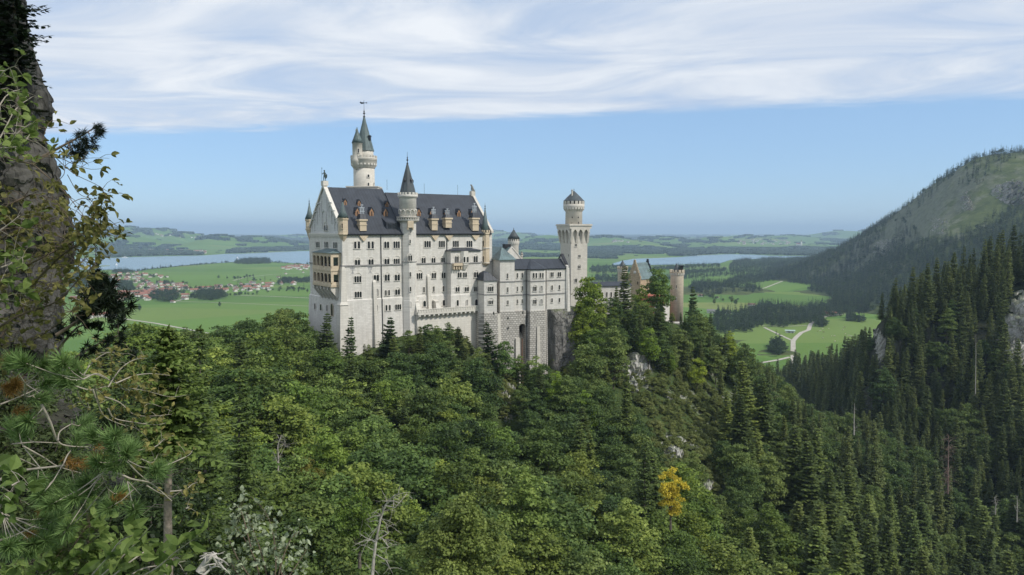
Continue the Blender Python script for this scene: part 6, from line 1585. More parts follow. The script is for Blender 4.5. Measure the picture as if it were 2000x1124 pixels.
# ------------------------------------------------------------ solitary trees on the meadows
for px_, py_b, h in ((273, 611, 17), (428.7, 602, 13), (486, 571, 12), (520, 571, 12), (583, 573, 8), (601, 574, 12), (1392, 584, 15), (1395, 596, 15), (1429, 594, 19), (1437, 598, 15), (1487, 640, 11), (1412, 590, 9), (239, 622, 12), (1368, 573, 10), (459, 547, 13), (482, 541, 10), (545, 572, 9), (560, 572, 9), (574, 572, 9), (321, 592, 14)):
    g = G(px_, py_b); g.z = float(plain_h(g.x, g.y))
    plant(BROAD[rnd.randrange(5)], 'broadleaf_tree', g, h, rnd.random()*6, 'single round tree standing in the open green meadow of the valley', 'single trees on the valley meadows', (.8, .85, .8), 1.0)

# ------------------------------------------------------------ houses
wall_w = simple('white_house_plaster', (.68, .66, .61), .9, .06, .3); wall_t = simple('timber_gable', (.22, .13, .075), .85, .15, .5)
roofs = [simple('red_tile_roof', (.26, .118, .082), .85, .14, .3), simple('brown_tile_roof', (.19, .11, .085), .85, .14, .3), simple('grey_roof', (.17, .165, .165), .8, .12, .3)]
def house_mesh(w, l, h, pitch, roof, timber):
    b = MB(); b.box(-w/2, w/2, -l/2, l/2, -1.5, h); b.cur = 2 if timber else 0
    rz = h+w/2*pitch
    b.slab([(-w/2, h), (w/2, h), (0, rz)], 'y', -l/2, l/2); b.cur = 1; o_ = 1.1
    for sg in (-1, 1):
        q = [(0, rz+.1), (sg*(w/2+o_), h-o_*pitch+.1), (sg*(w/2+o_), h-o_*pitch+.55), (0, rz+.55)]
        b.slab(q if sg > 0 else q[::-1], 'y', -l/2-1.0, l/2+1.0)
    b.box(w*.12, w*.12+.9, -.6, .6, rz-2, rz+1.3); b.cur = 3
    for k in range(max(2, int(l/4))):
        y = -l/2+2+k*(l-4)/max(1, int(l/4)-1)
        for sg in (-1, 1):
            for zf in (1.0, 3.8):
                if zf+1.4 < h: b.add([(sg*(w/2+.04), y-.6, zf), (sg*(w/2+.04), y+.6, zf), (sg*(w/2+.04), y+.6, zf+1.4), (sg*(w/2+.04), y-.6, zf+1.4)], [(0, 1, 2, 3)])
    for x in (-w*.25, w*.25):
        for zf in (1.0, 3.8): b.add([(x-.6, -l/2-.04, zf), (x+.6, -l/2-.04, zf), (x+.6, -l/2-.04, zf+1.4), (x-.6, -l/2-.04, zf+1.4)], [(0, 1, 2, 3)])
    return b.mesh('house', [wall_w, roof, wall_t, M['glass']])
HS = [house_mesh(12, 15, 5.8, .5, roofs[0], 0), house_mesh(13, 22, 6.2, .48, roofs[0], 1), house_mesh(11, 13, 5.6, .52, roofs[1], 0), house_mesh(14, 26, 6.0, .45, roofs[0], 1), house_mesh(12, 18, 5.5, .5, roofs[1], 1), house_mesh(12, 16, 5.2, .42, roofs[2], 0)]
def houses(poly, sp_, n, label, group, sc=1.0, ids=(0, 1, 2, 3, 4, 5)):
    g = [G(a, b_) for a, b_ in poly]; x0, x1, y0, y1 = min(p.x for p in g), max(p.x for p in g), min(p.y for p in g), max(p.y for p in g); got = []
    t = 0
    while len(got) < n and t < 6000:
        t += 1; x, y = rnd.uniform(x0, x1), rnd.uniform(y0, y1)
        if not in_poly(np.array([x]), np.array([y]), [(p.x, p.y) for p in g])[0] or any(math.hypot(x-a, (y-b_)) < sp_ for a, b_ in got): continue
        got.append((x, y)); o = link('house', HS[rnd.choice(ids)], None, (x, y, float(plain_h(x, y))+.1)); o.rotation_euler = (0, 0, rnd.choice((.5, .5+PI/2))+rnd.uniform(-.35, .35)); s = sc*rnd.uniform(.68, .98); o.scale = (s, s, s)
        tag(o, label, 'house', group)
HG = 'houses of the village on the plain'
HL = 'white walled house with tiled roof packed among others in the large valley village'
houses([(230, 592), (232, 572), (290, 566), (362, 572), (362, 582), (300, 590), (262, 591)], 24, 34, 'large red roofed farmhouse at the front edge of the valley village', 'red roofed farmhouses of the village', 1.08, (0, 1, 3, 3, 1))
houses([(190, 560), (210, 545), (225, 536), (270, 534), (330, 539), (330, 542), (280, 548), (262, 556), (230, 566)], 27, 56, HL, HG, 1.0, (0, 2, 4, 5, 0, 1))
houses([(262, 560), (280, 552), (330, 553), (367, 558), (375, 566), (330, 570), (280, 570)], 25, 44, HL, HG)
houses([(370, 572), (380, 564), (430, 560), (500, 553), (530, 558), (528, 570), (450, 572), (400, 574)], 28, 46, HL, HG)
houses([(140, 588), (150, 572), (190, 570), (200, 580), (175, 592)], 25, 14, HL, HG)
houses([(550, 526), (556, 519), (600, 519), (606, 526), (580, 528)], 40, 22, 'red roofed house in the small hamlet beside the lake shore', 'houses of the hamlet by the lake', 1.1, (0, 1, 3))
houses([(530, 556), (540, 552), (575, 553), (575, 558)], 30, 7, HL, HG)
for i, (px_, py_, k, rz, s, lb) in enumerate(((176, 623, 1, .4, 1, 'red roofed farmhouse at the left end of the farm behind the pine bough'), (192, 621, 3, 1.9, 1, 'long red roofed barn in the middle of the farm behind the pine bough'), (207, 620, 0, .4, 1, 'white house with red roof between barn and gabled farm house'), (219, 621, 1, 2.0, .95, 'white gabled farm house at the right end of the roadside farm'),
                                               (1622, 617, 3, 1.3, .85, 'long red roofed barn beside the road below the mountain'), (1468, 599, 4, .8, .8, 'brown roofed cottage among spruces at the wood edge'), (1368, 580, 4, 1.2, .7, 'low brown hut alone in the meadow beyond the round tower'), (1402, 583, 2, 1.2, .45, 'tiny grey hay hut on the meadow edge'), (1443, 563, 2, 1.0, .5, 'small dark hay hut in the middle of the far meadow'),
                                               (1389, 612, 5, 1.2, 1, 'grey roofed white building left of the wood edge'), (1420, 613, 5, .3, .9, 'white building with pale roof in front of the dark wood'), (361, 587, 4, 1.0, .9, 'brown roofed barn beside the clump of trees by the village'), (338, 593, 4, 1.2, .6, 'small brown shed on the track in front of the village'), (544, 543, 4, .8, .7, 'small hay barn in the far meadow near the palace'), (558, 536, 0, .8, .6, 'small red roofed barn in the far meadow near the palace'), (592, 533, 4, .5, .6, 'small dark barn near the palace edge in the far meadow'))):
    g = G(px_, py_); o = link('house', HS[k], None, (g.x, g.y, float(plain_h(g.x, g.y))+.1)); o.rotation_euler = (0, 0, rz); o.scale = (s, s, s); tag(o, lb, 'house' if 'house' in lb or 'cottage' in lb or 'building' in lb else 'barn')
# the open field shelter by the fork of the roads
g = G(1543, 652); sh = empty('field_shelter', (g.x, g.y, float(plain_h(g.x, g.y))), -.35, 'white field shelter with pale green mono pitch roof by the road fork', 'shelter')
b = MB(); b.box(-7, 7, 2, 2.3, 0, 3.6); b.box(-7, -3.2, -2, 2, 0, 3.2); b.box(.5, 3.0, -2, 2, 0, 3.2); b.box(5, 7, -2, 2, 0, 3.2); b.build('wall', wall_w, sh)
b = MB(); b.slab([(-3.2, 3.3), (3.0, 4.6), (3.0, 4.9), (-3.2, 3.6)], 'x', -8.4, 8.4); b.build('roof', simple('pale_green_sheet_roof', (.33, .42, .37), .6, .1, .5), sh)
# far villages and a church
def far_houses(poly, n, label, group, s=1.5):
    k = 0; t = 0
    while k < n and t < 4000:
        t += 1; a = rnd.uniform(min(p[0] for p in poly), max(p[0] for p in poly)); c = rnd.uniform(min(p[1] for p in poly), max(p[1] for p in poly))
        if not in_poly(np.array([a]), np.array([c]), poly)[0]: continue
        g = hit_plain(a, c)
        if g is None: continue
        o = link('house', HS[rnd.choice((0, 2, 2, 5))], None, g); o.rotation_euler = (0, 0, rnd.uniform(0, 3)); o.scale = (s, s, s); tag(o, label, 'house', group); k += 1
def hit_plain(px_, py_):
    r = ray(px_, py_); ts = np.geomspace(3500, 26000, 500); x = r.x*ts; z_ = HZ+r.z*ts; h = plain_h(x, ts); below = np.nonzero(z_ < h)[0]
    if len(below) == 0: return None
    i = below[0]; return Vector((x[i], ts[i], h[i]))
far_houses([(278, 496), (285, 489), (330, 489), (328, 497)], 16, 'tiny white house in the village on the far lake shore', 'houses on the far lake shore'); far_houses([(345, 497), (355, 490), (402, 491), (402, 497)], 16, 'tiny white house in the village on the far lake shore', 'houses on the far lake shore')
far_houses([(300, 462), (305, 457), (345, 459), (384, 463), (384, 467), (330, 465)], 10, 'tiny white farm on the green hill beyond the lake', 'farms on the far hill')
far_houses([(1430, 477), (1440, 471), (1500, 468), (1545, 473), (1540, 478), (1480, 480)], 46, 'tiny pale house in the distant village on the right', 'houses of the distant village'); far_houses([(1190, 475), (1195, 470), (1245, 471), (1245, 475)], 14, 'tiny pale house in the hamlet beyond the square tower', 'houses of the distant hamlet')
g = hit_plain(1560, 480)
if g is not None:
    ch = empty('church', g, .6, 'white church with pointed tower in the distant village on the right', 'church')
    b = MB(); b.box(-11, 11, -24, 24, -2, 16); b.build('wall', wall_w, ch); b = MB(); b.slab([(-12, 15.5), (12, 15.5), (0, 27)], 'y', -25, 25); b.build('roof', roofs[0], ch)
    b = MB(); b.box(-6, 6, -36, -24.02, -2, 42); b.build('tower', wall_w, ch); b = MB(); b.frus((-6.5, 6.5, -36.5, -23.5), 42, (-.3, .3, -30.3, -29.7), 60); b.build('spire', roofs[1], ch)
# boats
white = simple('white_paint', (.78, .78, .78), .5, .03)
for px_, py_, lb in ((227.5, 519, 'small sailing boat with white sail near the left end of the lake'), (464, 505.5, 'small sailing boat with white sail off the wooded point')):
    g = G(px_, py_, 1.5); t = empty('sailing_boat', (g.x, g.y, g.z+1.2), .5, lb, 'boat')
    b = MB(); b.prism([(-4, -.9), (2.5, -1.2), (4.8, 0), (2.5, 1.2), (-4, .9)], -.3, .9, [(-4.3, -1.2), (2.6, -1.5), (5.5, 0), (2.6, 1.5), (-4.3, 1.2)]); b.build('hull', white, t)
    b = MB(); b.slab([(.6, 1.6), (.6, 12), (-4.2, 1.8)], 'y', -.06, .06); b.slab([(.9, 1.6), (.9, 10.5), (4.9, 1.5)], 'y', -.05, .05); b.build('sail', white, t); b = MB(); b.tube([(.75, 0, .5), (.75, 0, 12.4)], .09, 6); b.build('mast', M['metal'], t)
g = G(244, 504.2, 1.5); t = empty('ferry_boat', (g.x, g.y, g.z+1.2), .1, 'white excursion ferry far off on the left lake', 'boat')
b = MB(); b.prism([(-16, -3), (12, -3.2), (18, 0), (12, 3.2), (-16, 3)], -.5, 2.2, [(-17, -3.4), (12.5, -3.6), (20, 0), (12.5, 3.6), (-17, 3.4)]); b.build('hull', white, t)
b = MB(); b.box(-13, 9, -2.7, 2.7, 2.2, 4.6); b.box(-8, 6, -2.4, 2.4, 4.6, 6.8); b.build('cabin', white, t); b = MB(); b.box(-12.5, 8.5, -2.74, 2.74, 3.0, 4.0); b.build('window_band', M['glass'], t)
# cattle on the pasture right of the road
cowm = simple('pale_cow_hide', (.52, .47, .40), .8, .12, .6); cowb = simple('brown_cow_hide', (.17, .10, .06), .8, .15, .6)
def cow_body(mat):
    J = [((-.8, 0, 1.05), (.36, .34)), ((0, 0, 1.0), (.42, .38)), ((.75, 0, 1.08), (.36, .33)), ((1.15, 0, 1.2), .2), ((1.45, 0, .95), .19), ((1.75, 0, .62), .11)]; E = [(0, 1), (1, 2), (2, 3), (3, 4), (4, 5)]
    for sx, i in ((-.85, 0), (.72, 2)):
        for sy in (-.24, .24):
            n0 = len(J); J += [((sx, sy, .72), .15), ((sx+(.08 if i else -.10), sy, .42), .085), ((sx, sy, .05), .075)]; E += [(i, n0), (n0, n0+1), (n0+1, n0+2)]
    n0 = len(J); J += [((-1.2, 0, 1.15), .06), ((-1.28, 0, .55), .04)]; E += [(0, n0), (n0, n0+1)]
    return skin_body('cow', J, E, mat, None, 1)
proto_c = [cow_body(cowm), cow_body(cowb)]; me_c = [o.data for o in proto_c]
for o in proto_c: bpy.data.objects.remove(o)
for i in range(17):
    a, c = rnd.uniform(1585, 1665), rnd.uniform(640, 682)
    if c > 640+(a-1560)*.6 or a < 1592: a += 20
    g = G(a, c); o = link('cow', me_c[1 if i % 4 == 3 else 0], None, (g.x, g.y, float(plain_h(g.x, g.y))+.05)); o.rotation_euler = (0, 0, rnd.uniform(0, 6.28)); o.scale = (1.25,)*3
    tag(o, 'brown cow grazing on the sloping pasture right of the road' if i % 4 == 3 else 'pale cow grazing on the sloping pasture right of the road', 'cow', 'brown cows on the pasture' if i % 4 == 3 else 'pale cows on the pasture')
# ------------------------------------------------------------ the air
m = bpy.data.materials.new('valley_haze'); m.use_nodes = True; m.node_tree.nodes.clear(); t = NT(m.node_tree)
pvn = t.n('ShaderNodeVolumePrincipled'); pvn.inputs['Color'].default_value = (.58, .79, 1.0, 1); pvn.inputs['Density'].default_value = 6.3e-5; pvn.inputs['Anisotropy'].default_value = .0
ou = t.n('ShaderNodeOutputMaterial'); t.l.new(pvn.outputs[0], ou.inputs['Volume'])
zlow = -90000**2/RE2-5
b = MB(); b.box(-95000, 95000, -95000, 95000, zlow, 480); hz = b.build('haze', m); tag(hz, kind='stuff')
# ============================================================ rocks and cliffs
rock_pale = rock_mat('pale_limestone_rock', (.27, .26, .235), (.58, .56, .52), (.075, .10, .03), .22, .65, .42)
rock_grey = rock_mat('grey_cliff_rock', (.10, .098, .092), (.30, .29, .27), (.085, .11, .03), .20, .65, .50)
rock_dark = rock_mat('dark_cliff_rock', (.013, .0125, .012), (.115, .11, .10), (.040, .046, .018), .62, .35, .55)  # near-black rock with paler grey patches and a little moss
def rock(name, px0, py0, px1, py1, Y, thick, mat, seed, rough=.22, taper=.75, n=26, ftop=1.0):
    """a craggy buttress filling that outline, thick metres deep, standing in the slope at depth Y"""
    c0 = P(px0, py0, Y); c1 = P(px1, py1, Y); w_ = c1.x-c0.x; h = c0.z-c1.z; cx = (c0.x+c1.x)/2; vs = []; m_ = 22
    for j in range(n+1):
        f = j/n; zz_ = -h*.15+h*1.15*f; s = (1-(1-taper)*f**1.5)*(1-.75*max(0, (f-.86)/.14)**2*ftop)
        for k in range(m_):
            a = 2*PI*k/m_; ca, sa = math.cos(a), math.sin(a); q = (abs(ca)**3+abs(sa)**3)**(-1/3)
            x, y = ca*q*w_/2*s, sa*q*thick/2*s
            d = noise.fractal(Vector((x*.16+seed*7, y*.16, zz_*.11)), 1.0, 2.1, 5)*rough*w_*.5
            st_ = (noise.noise(Vector((x*.05, seed, zz_*.45)))*.06)*w_
            vs.append((x+ca*(d+st_), y+sa*(d+st_)*thick/max(w_, 1), zz_+d*.25))
    fs = [(j*m_+k, j*m_+(k+1) % m_, (j+1)*m_+(k+1) % m_, (j+1)*m_+k) for j in range(n) for k in range(m_)]
    fs += [tuple(n*m_+k for k in range(m_)), tuple(m_-1-k for k in range(m_))]
    me = bpy.data.meshes.new(name); me.from_pydata(vs, [], fs); me.materials.append(mat); me.polygons.foreach_set('use_smooth', [True]*len(fs))
    o = link(name, me, None, (cx, Y, c1.z)); return tag(o, kind='structure')
def hit(f, px, py, y0=60, y1=900):
    if y0 > 900: y1 = 2500
    r = ray(px, py); ts = np.arange(y0, y1, 2.0 if y0 < 900 else 6.0); h = f(r.x*ts, ts); bl = np.nonzero(HZ+r.z*ts < h)[0]
    return None if len(bl) == 0 else float(ts[bl[0]])
def rock_face(name, poly, f, amp, mat, seed, y0=60, n=26):
    """a crag standing a little out of its hillside: buried at its rim, broken into ledges and clefts"""
    x0, x1 = min(p[0] for p in poly), max(p[0] for p in poly); q0, q1 = min(p[1] for p in poly), max(p[1] for p in poly)
    cx, cy = (x0+x1)/2, (q0+q1)/2; vs = []; ok = True
    for j in range(n+1):
        for i in range(n+1):
            px = x0+(x1-x0)*i/n; py = q0+(q1-q0)*j/n; Y = hit(f, px, py, y0)
            if Y is None: Y = vs[-1][1] if vs else 400.0
            p = P(px, py, Y)
            e = max(abs(px-cx)/(x1-x0), abs(py-cy)/(q1-q0))*2; e = min(1.0, math.hypot((px-cx)/(x1-x0), (py-cy)/(q1-q0))*2)
            m_ = 1-e**2.2 - .35*max(0, noise.noise(Vector((px*.06, py*.06, seed))))
            d = noise.fractal(Vector((p.x*.16+seed, p.y*.16, p.z*.10)), .8, 2.2, 6)*1.1 + .35*math.floor(3*noise.noise(Vector((p.x*.10, seed*3, p.z*.16))))
            out = amp*(m_*1.25-.35+.55*d*max(0, m_+.2)); s_ = (amp*.5+out)/Y
            vs.append((p.x*(1-s_*.55)+d*amp*.16, p.y-out*1.1, p.z+out*.35+d*amp*.2))
    fs = [(j*(n+1)+i, (j+1)*(n+1)+i, (j+1)*(n+1)+i+1, j*(n+1)+i+1) for j in range(n) for i in range(n)]
    me = bpy.data.meshes.new(name); me.from_pydata(vs, [], fs); me.materials.append(mat)
    return tag(link(name, me), kind='structure')
def box_(a, b_, c, d): return [(a, b_), (c, b_), (c, d), (a, d)]
for q, f_, amp, sd_ in ((box_(1192, 672, 1286, 775), castle_f, 5.5, 2), (box_(1280, 835, 1356, 915), castle_f, 4.4, 3), (box_(1338, 815, 1372, 900), castle_f, 3.0, 4), (box_(1352, 885, 1402, 985), castle_f, 4.2, 5), (box_(955, 732, 1014, 835), castle_f, 3.4, 6), (box_(1138, 722, 1166, 770), castle_f, 2.4, 8), (box_(1290, 735, 1350, 800), castle_f, 2.6, 14),
                        (box_(1709, 640, 1734, 718), gorge_f, 3.2, 9), (box_(1962, 560, 2040, 690), gorge_f, 7, 11), (box_(1936, 640, 2015, 735), gorge_f, 6, 12)):
    rock_face('rock_outcrop', q, f_, amp, rock_pale, sd_, 60 if f_ is castle_f else 200)
rock_mtn = rock_mat('mountain_rock', (.15, .14, .125), (.36, .34, .31), (.07, .095, .03), .03, .8, .40)
for q, amp, sd_ in ((box_(1706, 466, 1752, 494), 9, 21), (box_(1936, 350, 2030, 404), 20, 22), (box_(1800, 415, 1860, 462), 8, 23), (box_(1870, 370, 1905, 415), 8, 24)): rock_face('rock_outcrop', q, mount_f, amp, rock_mtn, sd_, 1000)
# the grey cliff that carries the right end of the bower wing
c0 = P(1066, 603, 288); c1 = P(1128, 735, 288); w_ = c1.x-c0.x; h = c0.z-c1.z; vs = []; n_, m_ = 60, 64
for j in range(n_+1):
    f_ = j/n_; zz_ = -h*.2+h*1.2*f_
    for k in range(m_):
        a = 2*PI*k/m_; ca, sa = math.cos(a), math.sin(a); q_ = (abs(ca)**5+abs(sa)**5)**(-1/5)
        wl = w_/2*(1.0 if ca < 0 else 1.12-.34*f_**2.2)
        x, y = ca*q_*wl, sa*q_*8*(1-.12*f_)
        p = Vector((x*.22+3, y*.22, zz_*.12)); d = noise.fractal(p, .85, 2.2, 7)*1.15 + .8*(1-abs(noise.noise(Vector((x*.33, y*.3, zz_*.045+7)))))-.6 + .30*math.floor(3*noise.noise(Vector((x*.12, 5, zz_*.22))))
        if ca < -.3: d *= .35
        top = max(0, (f_-.93)/.07)
        vs.append((x+ca*d*.8, y+sa*d*1.1+top*top*2, zz_+d*.18*(1-top)))
fs = [(j*m_+k, j*m_+(k+1) % m_, (j+1)*m_+(k+1) % m_, (j+1)*m_+k) for j in range(n_) for k in range(m_)]+[tuple(n_*m_+k for k in range(m_))]
me = bpy.data.meshes.new('castle_cliff'); me.from_pydata(vs, [], fs); me.materials.append(rock_grey)
o = link('castle_cliff', me, None, ((c0.x+c1.x)/2, 296, c1.z)); o.rotation_euler = (0, 0, R(18)); tag(o, kind='structure')

# ============================================================ the near left: cliff, conifers, shrubs
ED = [(-80, 30), (60, 52), (120, 70), (150, 72), (178, 86), (205, 92), (232, 80), (258, 78), (285, 98), (320, 108), (370, 118), (420, 132), (470, 138), (520, 133), (600, 128), (680, 118), (740, 108), (800, 150), (860, 205), (940, 240), (1040, 300), (1200, 420)]
ey = [a for a, b_ in ED]; ex = [b_ for a, b_ in ED]
vs = []; nr_, nc_ = 190, 84
for j in range(nr_+1):
    py = -80+1280*j/nr_; e = float(np.interp(py, ey, ex)); Y0 = 21.0-max(0, (py-740))*.012
    for k in range(nc_+1):
        f = k/nc_
        if f < .66: g_ = f/.66; px = -260+(e+260)*g_; Y = Y0+1.6*g_**6
        else: g_ = (f-.66)/.34; px = e-14*g_-40*g_*g_; Y = Y0+1.6+9*g_
        p = P(px, py, Y)
        d = noise.fractal(Vector((p.x*.55, p.y*.55, p.z*.42)), .9, 2.1, 6)*.62 + noise.fractal(Vector((p.x*2.3, p.y*2.3, p.z*1.4+4)), .9, 2.1, 4)*.14
        d += .16*noise.noise(Vector((p.x*.3, 3.3, p.z*2.6))) + .34*(math.floor(3.2*noise.noise(Vector((p.x*.9+2, p.y*.3, p.z*.75))))/2.2) + .22*(1-2*abs(noise.noise(Vector((p.x*1.5, p.y, p.z*.8+9))))) + .12*math.floor(3*noise.noise(Vector((p.x*2.6, 1.0, p.z*2.2))))
        rim = 1 if f < .5 else max(.22, 1-abs(f-.66)*4)*.5
        vs.append((p.x+d*.30*rim, p.y-d*1.0, p.z+d*.2))
fs = [(j*(nc_+1)+k, j*(nc_+1)+k+1, (j+1)*(nc_+1)+k+1, (j+1)*(nc_+1)+k) for j in range(nr_) for k in range(nc_)]
me = bpy.data.meshes.new('cliff'); me.from_pydata(vs, [], [f[::-1] for f in fs]); me.materials.append(rock_dark)
tag(link('cliff', me), kind='structure')
o = rock('cliff_boulder', 64, 176, 90, 212, 21.4, .5, rock_dark, 21, .25, .8, 14)

fr = random.Random(4); nr = np.random.RandomState(14)
f_pine = foliage('pine_needles', [(.070, .125, .040), (.120, .200, .062), (.20, .29, .10)], .25, use_obj=False)
f_pine2 = foliage('old_pine_needles', [(.20, .11, .03), (.32, .19, .05)], .2, use_obj=False)
f_dark = foliage('dark_conifer_needles', [(.010, .018, .010), (.018, .030, .014), (.028, .044, .018)], .12, use_obj=False)
f_leaf = foliage('olive_shrub_leaves', [(.085, .092, .026), (.16, .155, .045), (.25, .215, .07)], .35, use_obj=False)
f_leafg = foliage('green_shrub_leaves', [(.055, .095, .024), (.10, .155, .035), (.17, .22, .06)], .38, use_obj=False)
f_pale = foliage('pale_whitebeam_leaves', [(.085, .125, .055), (.15, .19, .10), (.28, .32, .21)], .25, use_obj=False)
f_dry = foliage('dry_curled_leaves', [(.20, .13, .04), (.32, .23, .085)], .3, use_obj=False)
twig_m = simple('pale_twig_bark', (.30, .27, .22), .85, .2, 20); twig_d = simple('brown_twig_bark', (.11, .085, .06), .9, .2, 20)
class Bush:
    """stems, twigs and leaves of one shrub, laid out from pixel sketches at its own depth"""
    def __init__(s): s.w = MB(); s.L = Leaves(); s.N = Leaves()
    def path(s, pts, Y, r0, r1, dY=.0, wob=.0):
        n = len(pts); q = []
        for i, (a, b_) in enumerate(pts):
            q.append(P(a, b_, Y+dY*i/(max(1, n-1))+fr.uniform(-1, 1)*wob))
        d = []
        for i in range(n-1):                                       # smooth the sketch a little
            p0 = q[max(0, i-1)]; p1 = q[i]; p2 = q[i+1]; p3 = q[min(n-1, i+2)]
            for k in range(4):
                t_ = k/4; d.append(.5*((2*p1)+(p2-p0)*t_+(2*p0-5*p1+4*p2-p3)*t_*t_+(3*p1-p0-3*p2+p3)*t_**3))
        d.append(q[-1]); m_ = len(d)
        s.w.tube(d, [r0+(r1-r0)*i/(m_-1) for i in range(m_)], 5); return d
    def leaf(s, p, d, sz, tint, wf=.33):
        d = d.normalized(); u = Vector((fr.uniform(-1, 1), fr.uniform(-1, 1), fr.uniform(.1, 1.2))).normalized(); sd = d.cross(u)
        if sd.length < .1: sd = d.orthogonal()
        sd.normalize(); up = sd.cross(d).normalized(); b_ = np.array([p]); m1 = np.array([p+d*sz*.5+up*sz*.10]); tp = np.array([p+d*sz-up*sz*.06])
        w_ = sz*wf                                                  # two folded halves
        for sg in (-1, 1):
            e1 = np.array([p+d*sz*.20+sd*sg*w_*.72+up*sz*.10]); e2 = np.array([p+d*sz*.50+sd*sg*w_+up*sz*.17]); e3 = np.array([p+d*sz*.80+sd*sg*w_*.55+up*sz*.06])
            for qd in ((b_, e1, e2, m1), (m1, e2, e3, tp)): s.L.v.append(np.stack(qd, 1).reshape(-1, 3)); s.L.t.append(np.array([tint+.09*sg])); s.L.n += 1
    def leaves_on(s, path, n, sz, spread, f0=.25, tint=.5, down=.15, wf=.33, twig=.06):
        for _ in range(n):
            i = int((f0+(1-f0)*fr.random())*(len(path)-1)); p = path[i]; ax = (path[min(i+1, len(path)-1)]-path[max(i-1, 0)]).normalized()
            o = Vector((fr.gauss(0, 1), fr.gauss(0, 1), fr.gauss(0, 1)))*spread; e = p+o
            if o.length > twig: s.w.tube([p, p+o*.5+Vector((0, 0, .1*o.length)), e], [.0018, .0014, .0009], 3)
            for _k in range(fr.choice((1, 2, 2, 3))):
                d = (ax*.7+Vector((fr.gauss(0, .7), fr.gauss(0, .7), fr.gauss(-down, .6)))); s.leaf(e, d, sz*fr.uniform(.6, 1.25), tint+fr.gauss(0, .22), wf)
    def tuft(s, p, axis, ln, n, w_=.0032, tint=.5, cone=.95):
        axis = np.array(axis.normalized()); a = nr.randn(n, 3); a -= (a@axis)[:, None]*axis; a = norm(a)
        op = (.22+cone*nr.rand(n)); d = norm(axis*np.cos(op)[:, None]+a*np.sin(op)[:, None]); st_ = np.array(p)+axis*(nr.rand(n)[:, None]-.75)*ln*.75
        L_ = ln*(.75+.4*nr.rand(n)); tip = st_+d*L_[:, None]; sd = norm(np.cross(d, nr.randn(n, 3)))*w_
        s.N.add(st_, tip, sd, tint+.18*nr.randn(n), .3)
    def build(s, name, label, cat, wood, leafm, needm=None, group=None):
        base = s.w.v[0]; t_ = empty(name, base, 0, label, cat, group)
        off = -Vector(base)
        s.w.v = [v+off for v in s.w.v]; s.w.build('stem', wood, t_)
        for L_, nm, m_ in ((s.L, 'foliage', leafm), (s.N, 'foliage', needm)):
            if L_.n: L_.v = [v+np.array(off) for v in L_.v]; link(nm, L_.mesh(nm, m_), t_)
        return t_
# conifers on the cliff top
for (px, pyt, pyb, Y, Rr, sd_, lb) in ((40, -235, 196, 21.2, .92, 301, 'dark ragged spruce leaning out from the top of the near cliff'), (-32, -120, 250, 20.6, 1.0, 302, 'dark spruce cut by the left edge above the near cliff')):
    tp = P(px, pyt, Y); bt = P(px-6, pyb, Y); h = tp.z-bt.z
    plant((spruce_mesh(sd_, h, Rr, 30, 9, 9, f_dark, bare=.10, thin=.6, lw=.7, droop=.55, unit=.42), trunk_mesh(sd_, h, .075, .1), h, Rr), 'spruce_tree', bt, h, 0, lb, None)
# pine bough with hanging needles against the sky
def bough(main, Y, tufts, ln, label, r0=.03, w_=.0065, n=46, name='pine_bough', tint=.3, mat=None):
    b = Bush(); pth = b.path(main, Y, r0, r0*.3, .3)
    for (a, c, s) in tufts:
        p = P(a, c, Y+fr.uniform(-.3, .3)); j = min(range(len(pth)), key=lambda i: (pth[i]-p).length); b.w.tube([pth[j], (pth[j]+p)/2+Vector((0, 0, -.02)), p], [r0*.35, r0*.25, r0*.15], 4)
        for _ in range(3): b.tuft(p+Vector((fr.gauss(0, .06), fr.gauss(0, .1), fr.gauss(0, .06)))*(ln/.2), (p-pth[j]).normalized()+Vector((fr.gauss(.25, .5), fr.gauss(0, .5), fr.gauss(0, .5))), ln*s, n, w_, tint)
    return b.build(name, label, 'pine bough', twig_d, None, mat or f_dark)
bough([(84, 306), (110, 292), (140, 276), (165, 262), (190, 246)], 14, [(188, 250, 1), (178, 262, 1), (192, 256, .8), (168, 272, 1), (180, 275, .9), (158, 285, 1), (148, 292, .9), (165, 290, .9), (150, 303, .8), (138, 296, .8), (172, 283, .8), (135, 290, .7)], .17, 'slanting pine bough with dark needles against the sky at the cliff')
bough([(110, 655), (150, 628), (175, 600), (205, 585), (240, 598)], 11, [(195 + 9*math.cos(k*2.4)*((k % 5)/2.0), 575 + 14*math.sin(k*2.4)*((k % 5)/2.0), 1) for k in range(22)] + [(225, 600, 1), (240, 596, 1), (248, 605, .9), (215, 612, 1), (185, 560, .9), (200, 545, .8), (190, 530, .6), (232, 612, .8), (170, 612, .9), (160, 590, .8), (180, 600, 1), (207, 600, 1), (220, 585, 1)], .17, 'dark dense pine bough in front of the valley village', .03, .0075, 52)
bough([(100, 700), (130, 662), (155, 638), (185, 634)], 11.5, [(130, 640, .9), (150, 632, .9), (170, 640, .8), (185, 634, .8), (115, 655, .8), (160, 625, .7), (140, 655, .8), (178, 628, .7)], .16, 'smaller dark pine bough above the red roofed farm', .025, .0075, 46)
bough([(120, 720), (160, 690), (200, 668), (232, 655)], 10, [(228, 640, .8), (215, 660, .9), (200, 672, .9), (240, 668, .7), (180, 680, .9), (160, 690, .8), (260, 690, .6), (235, 650, .6), (230, 628, .6)], .14, 'short dark pine sprays under the farm at the left', .02, .007, 44)
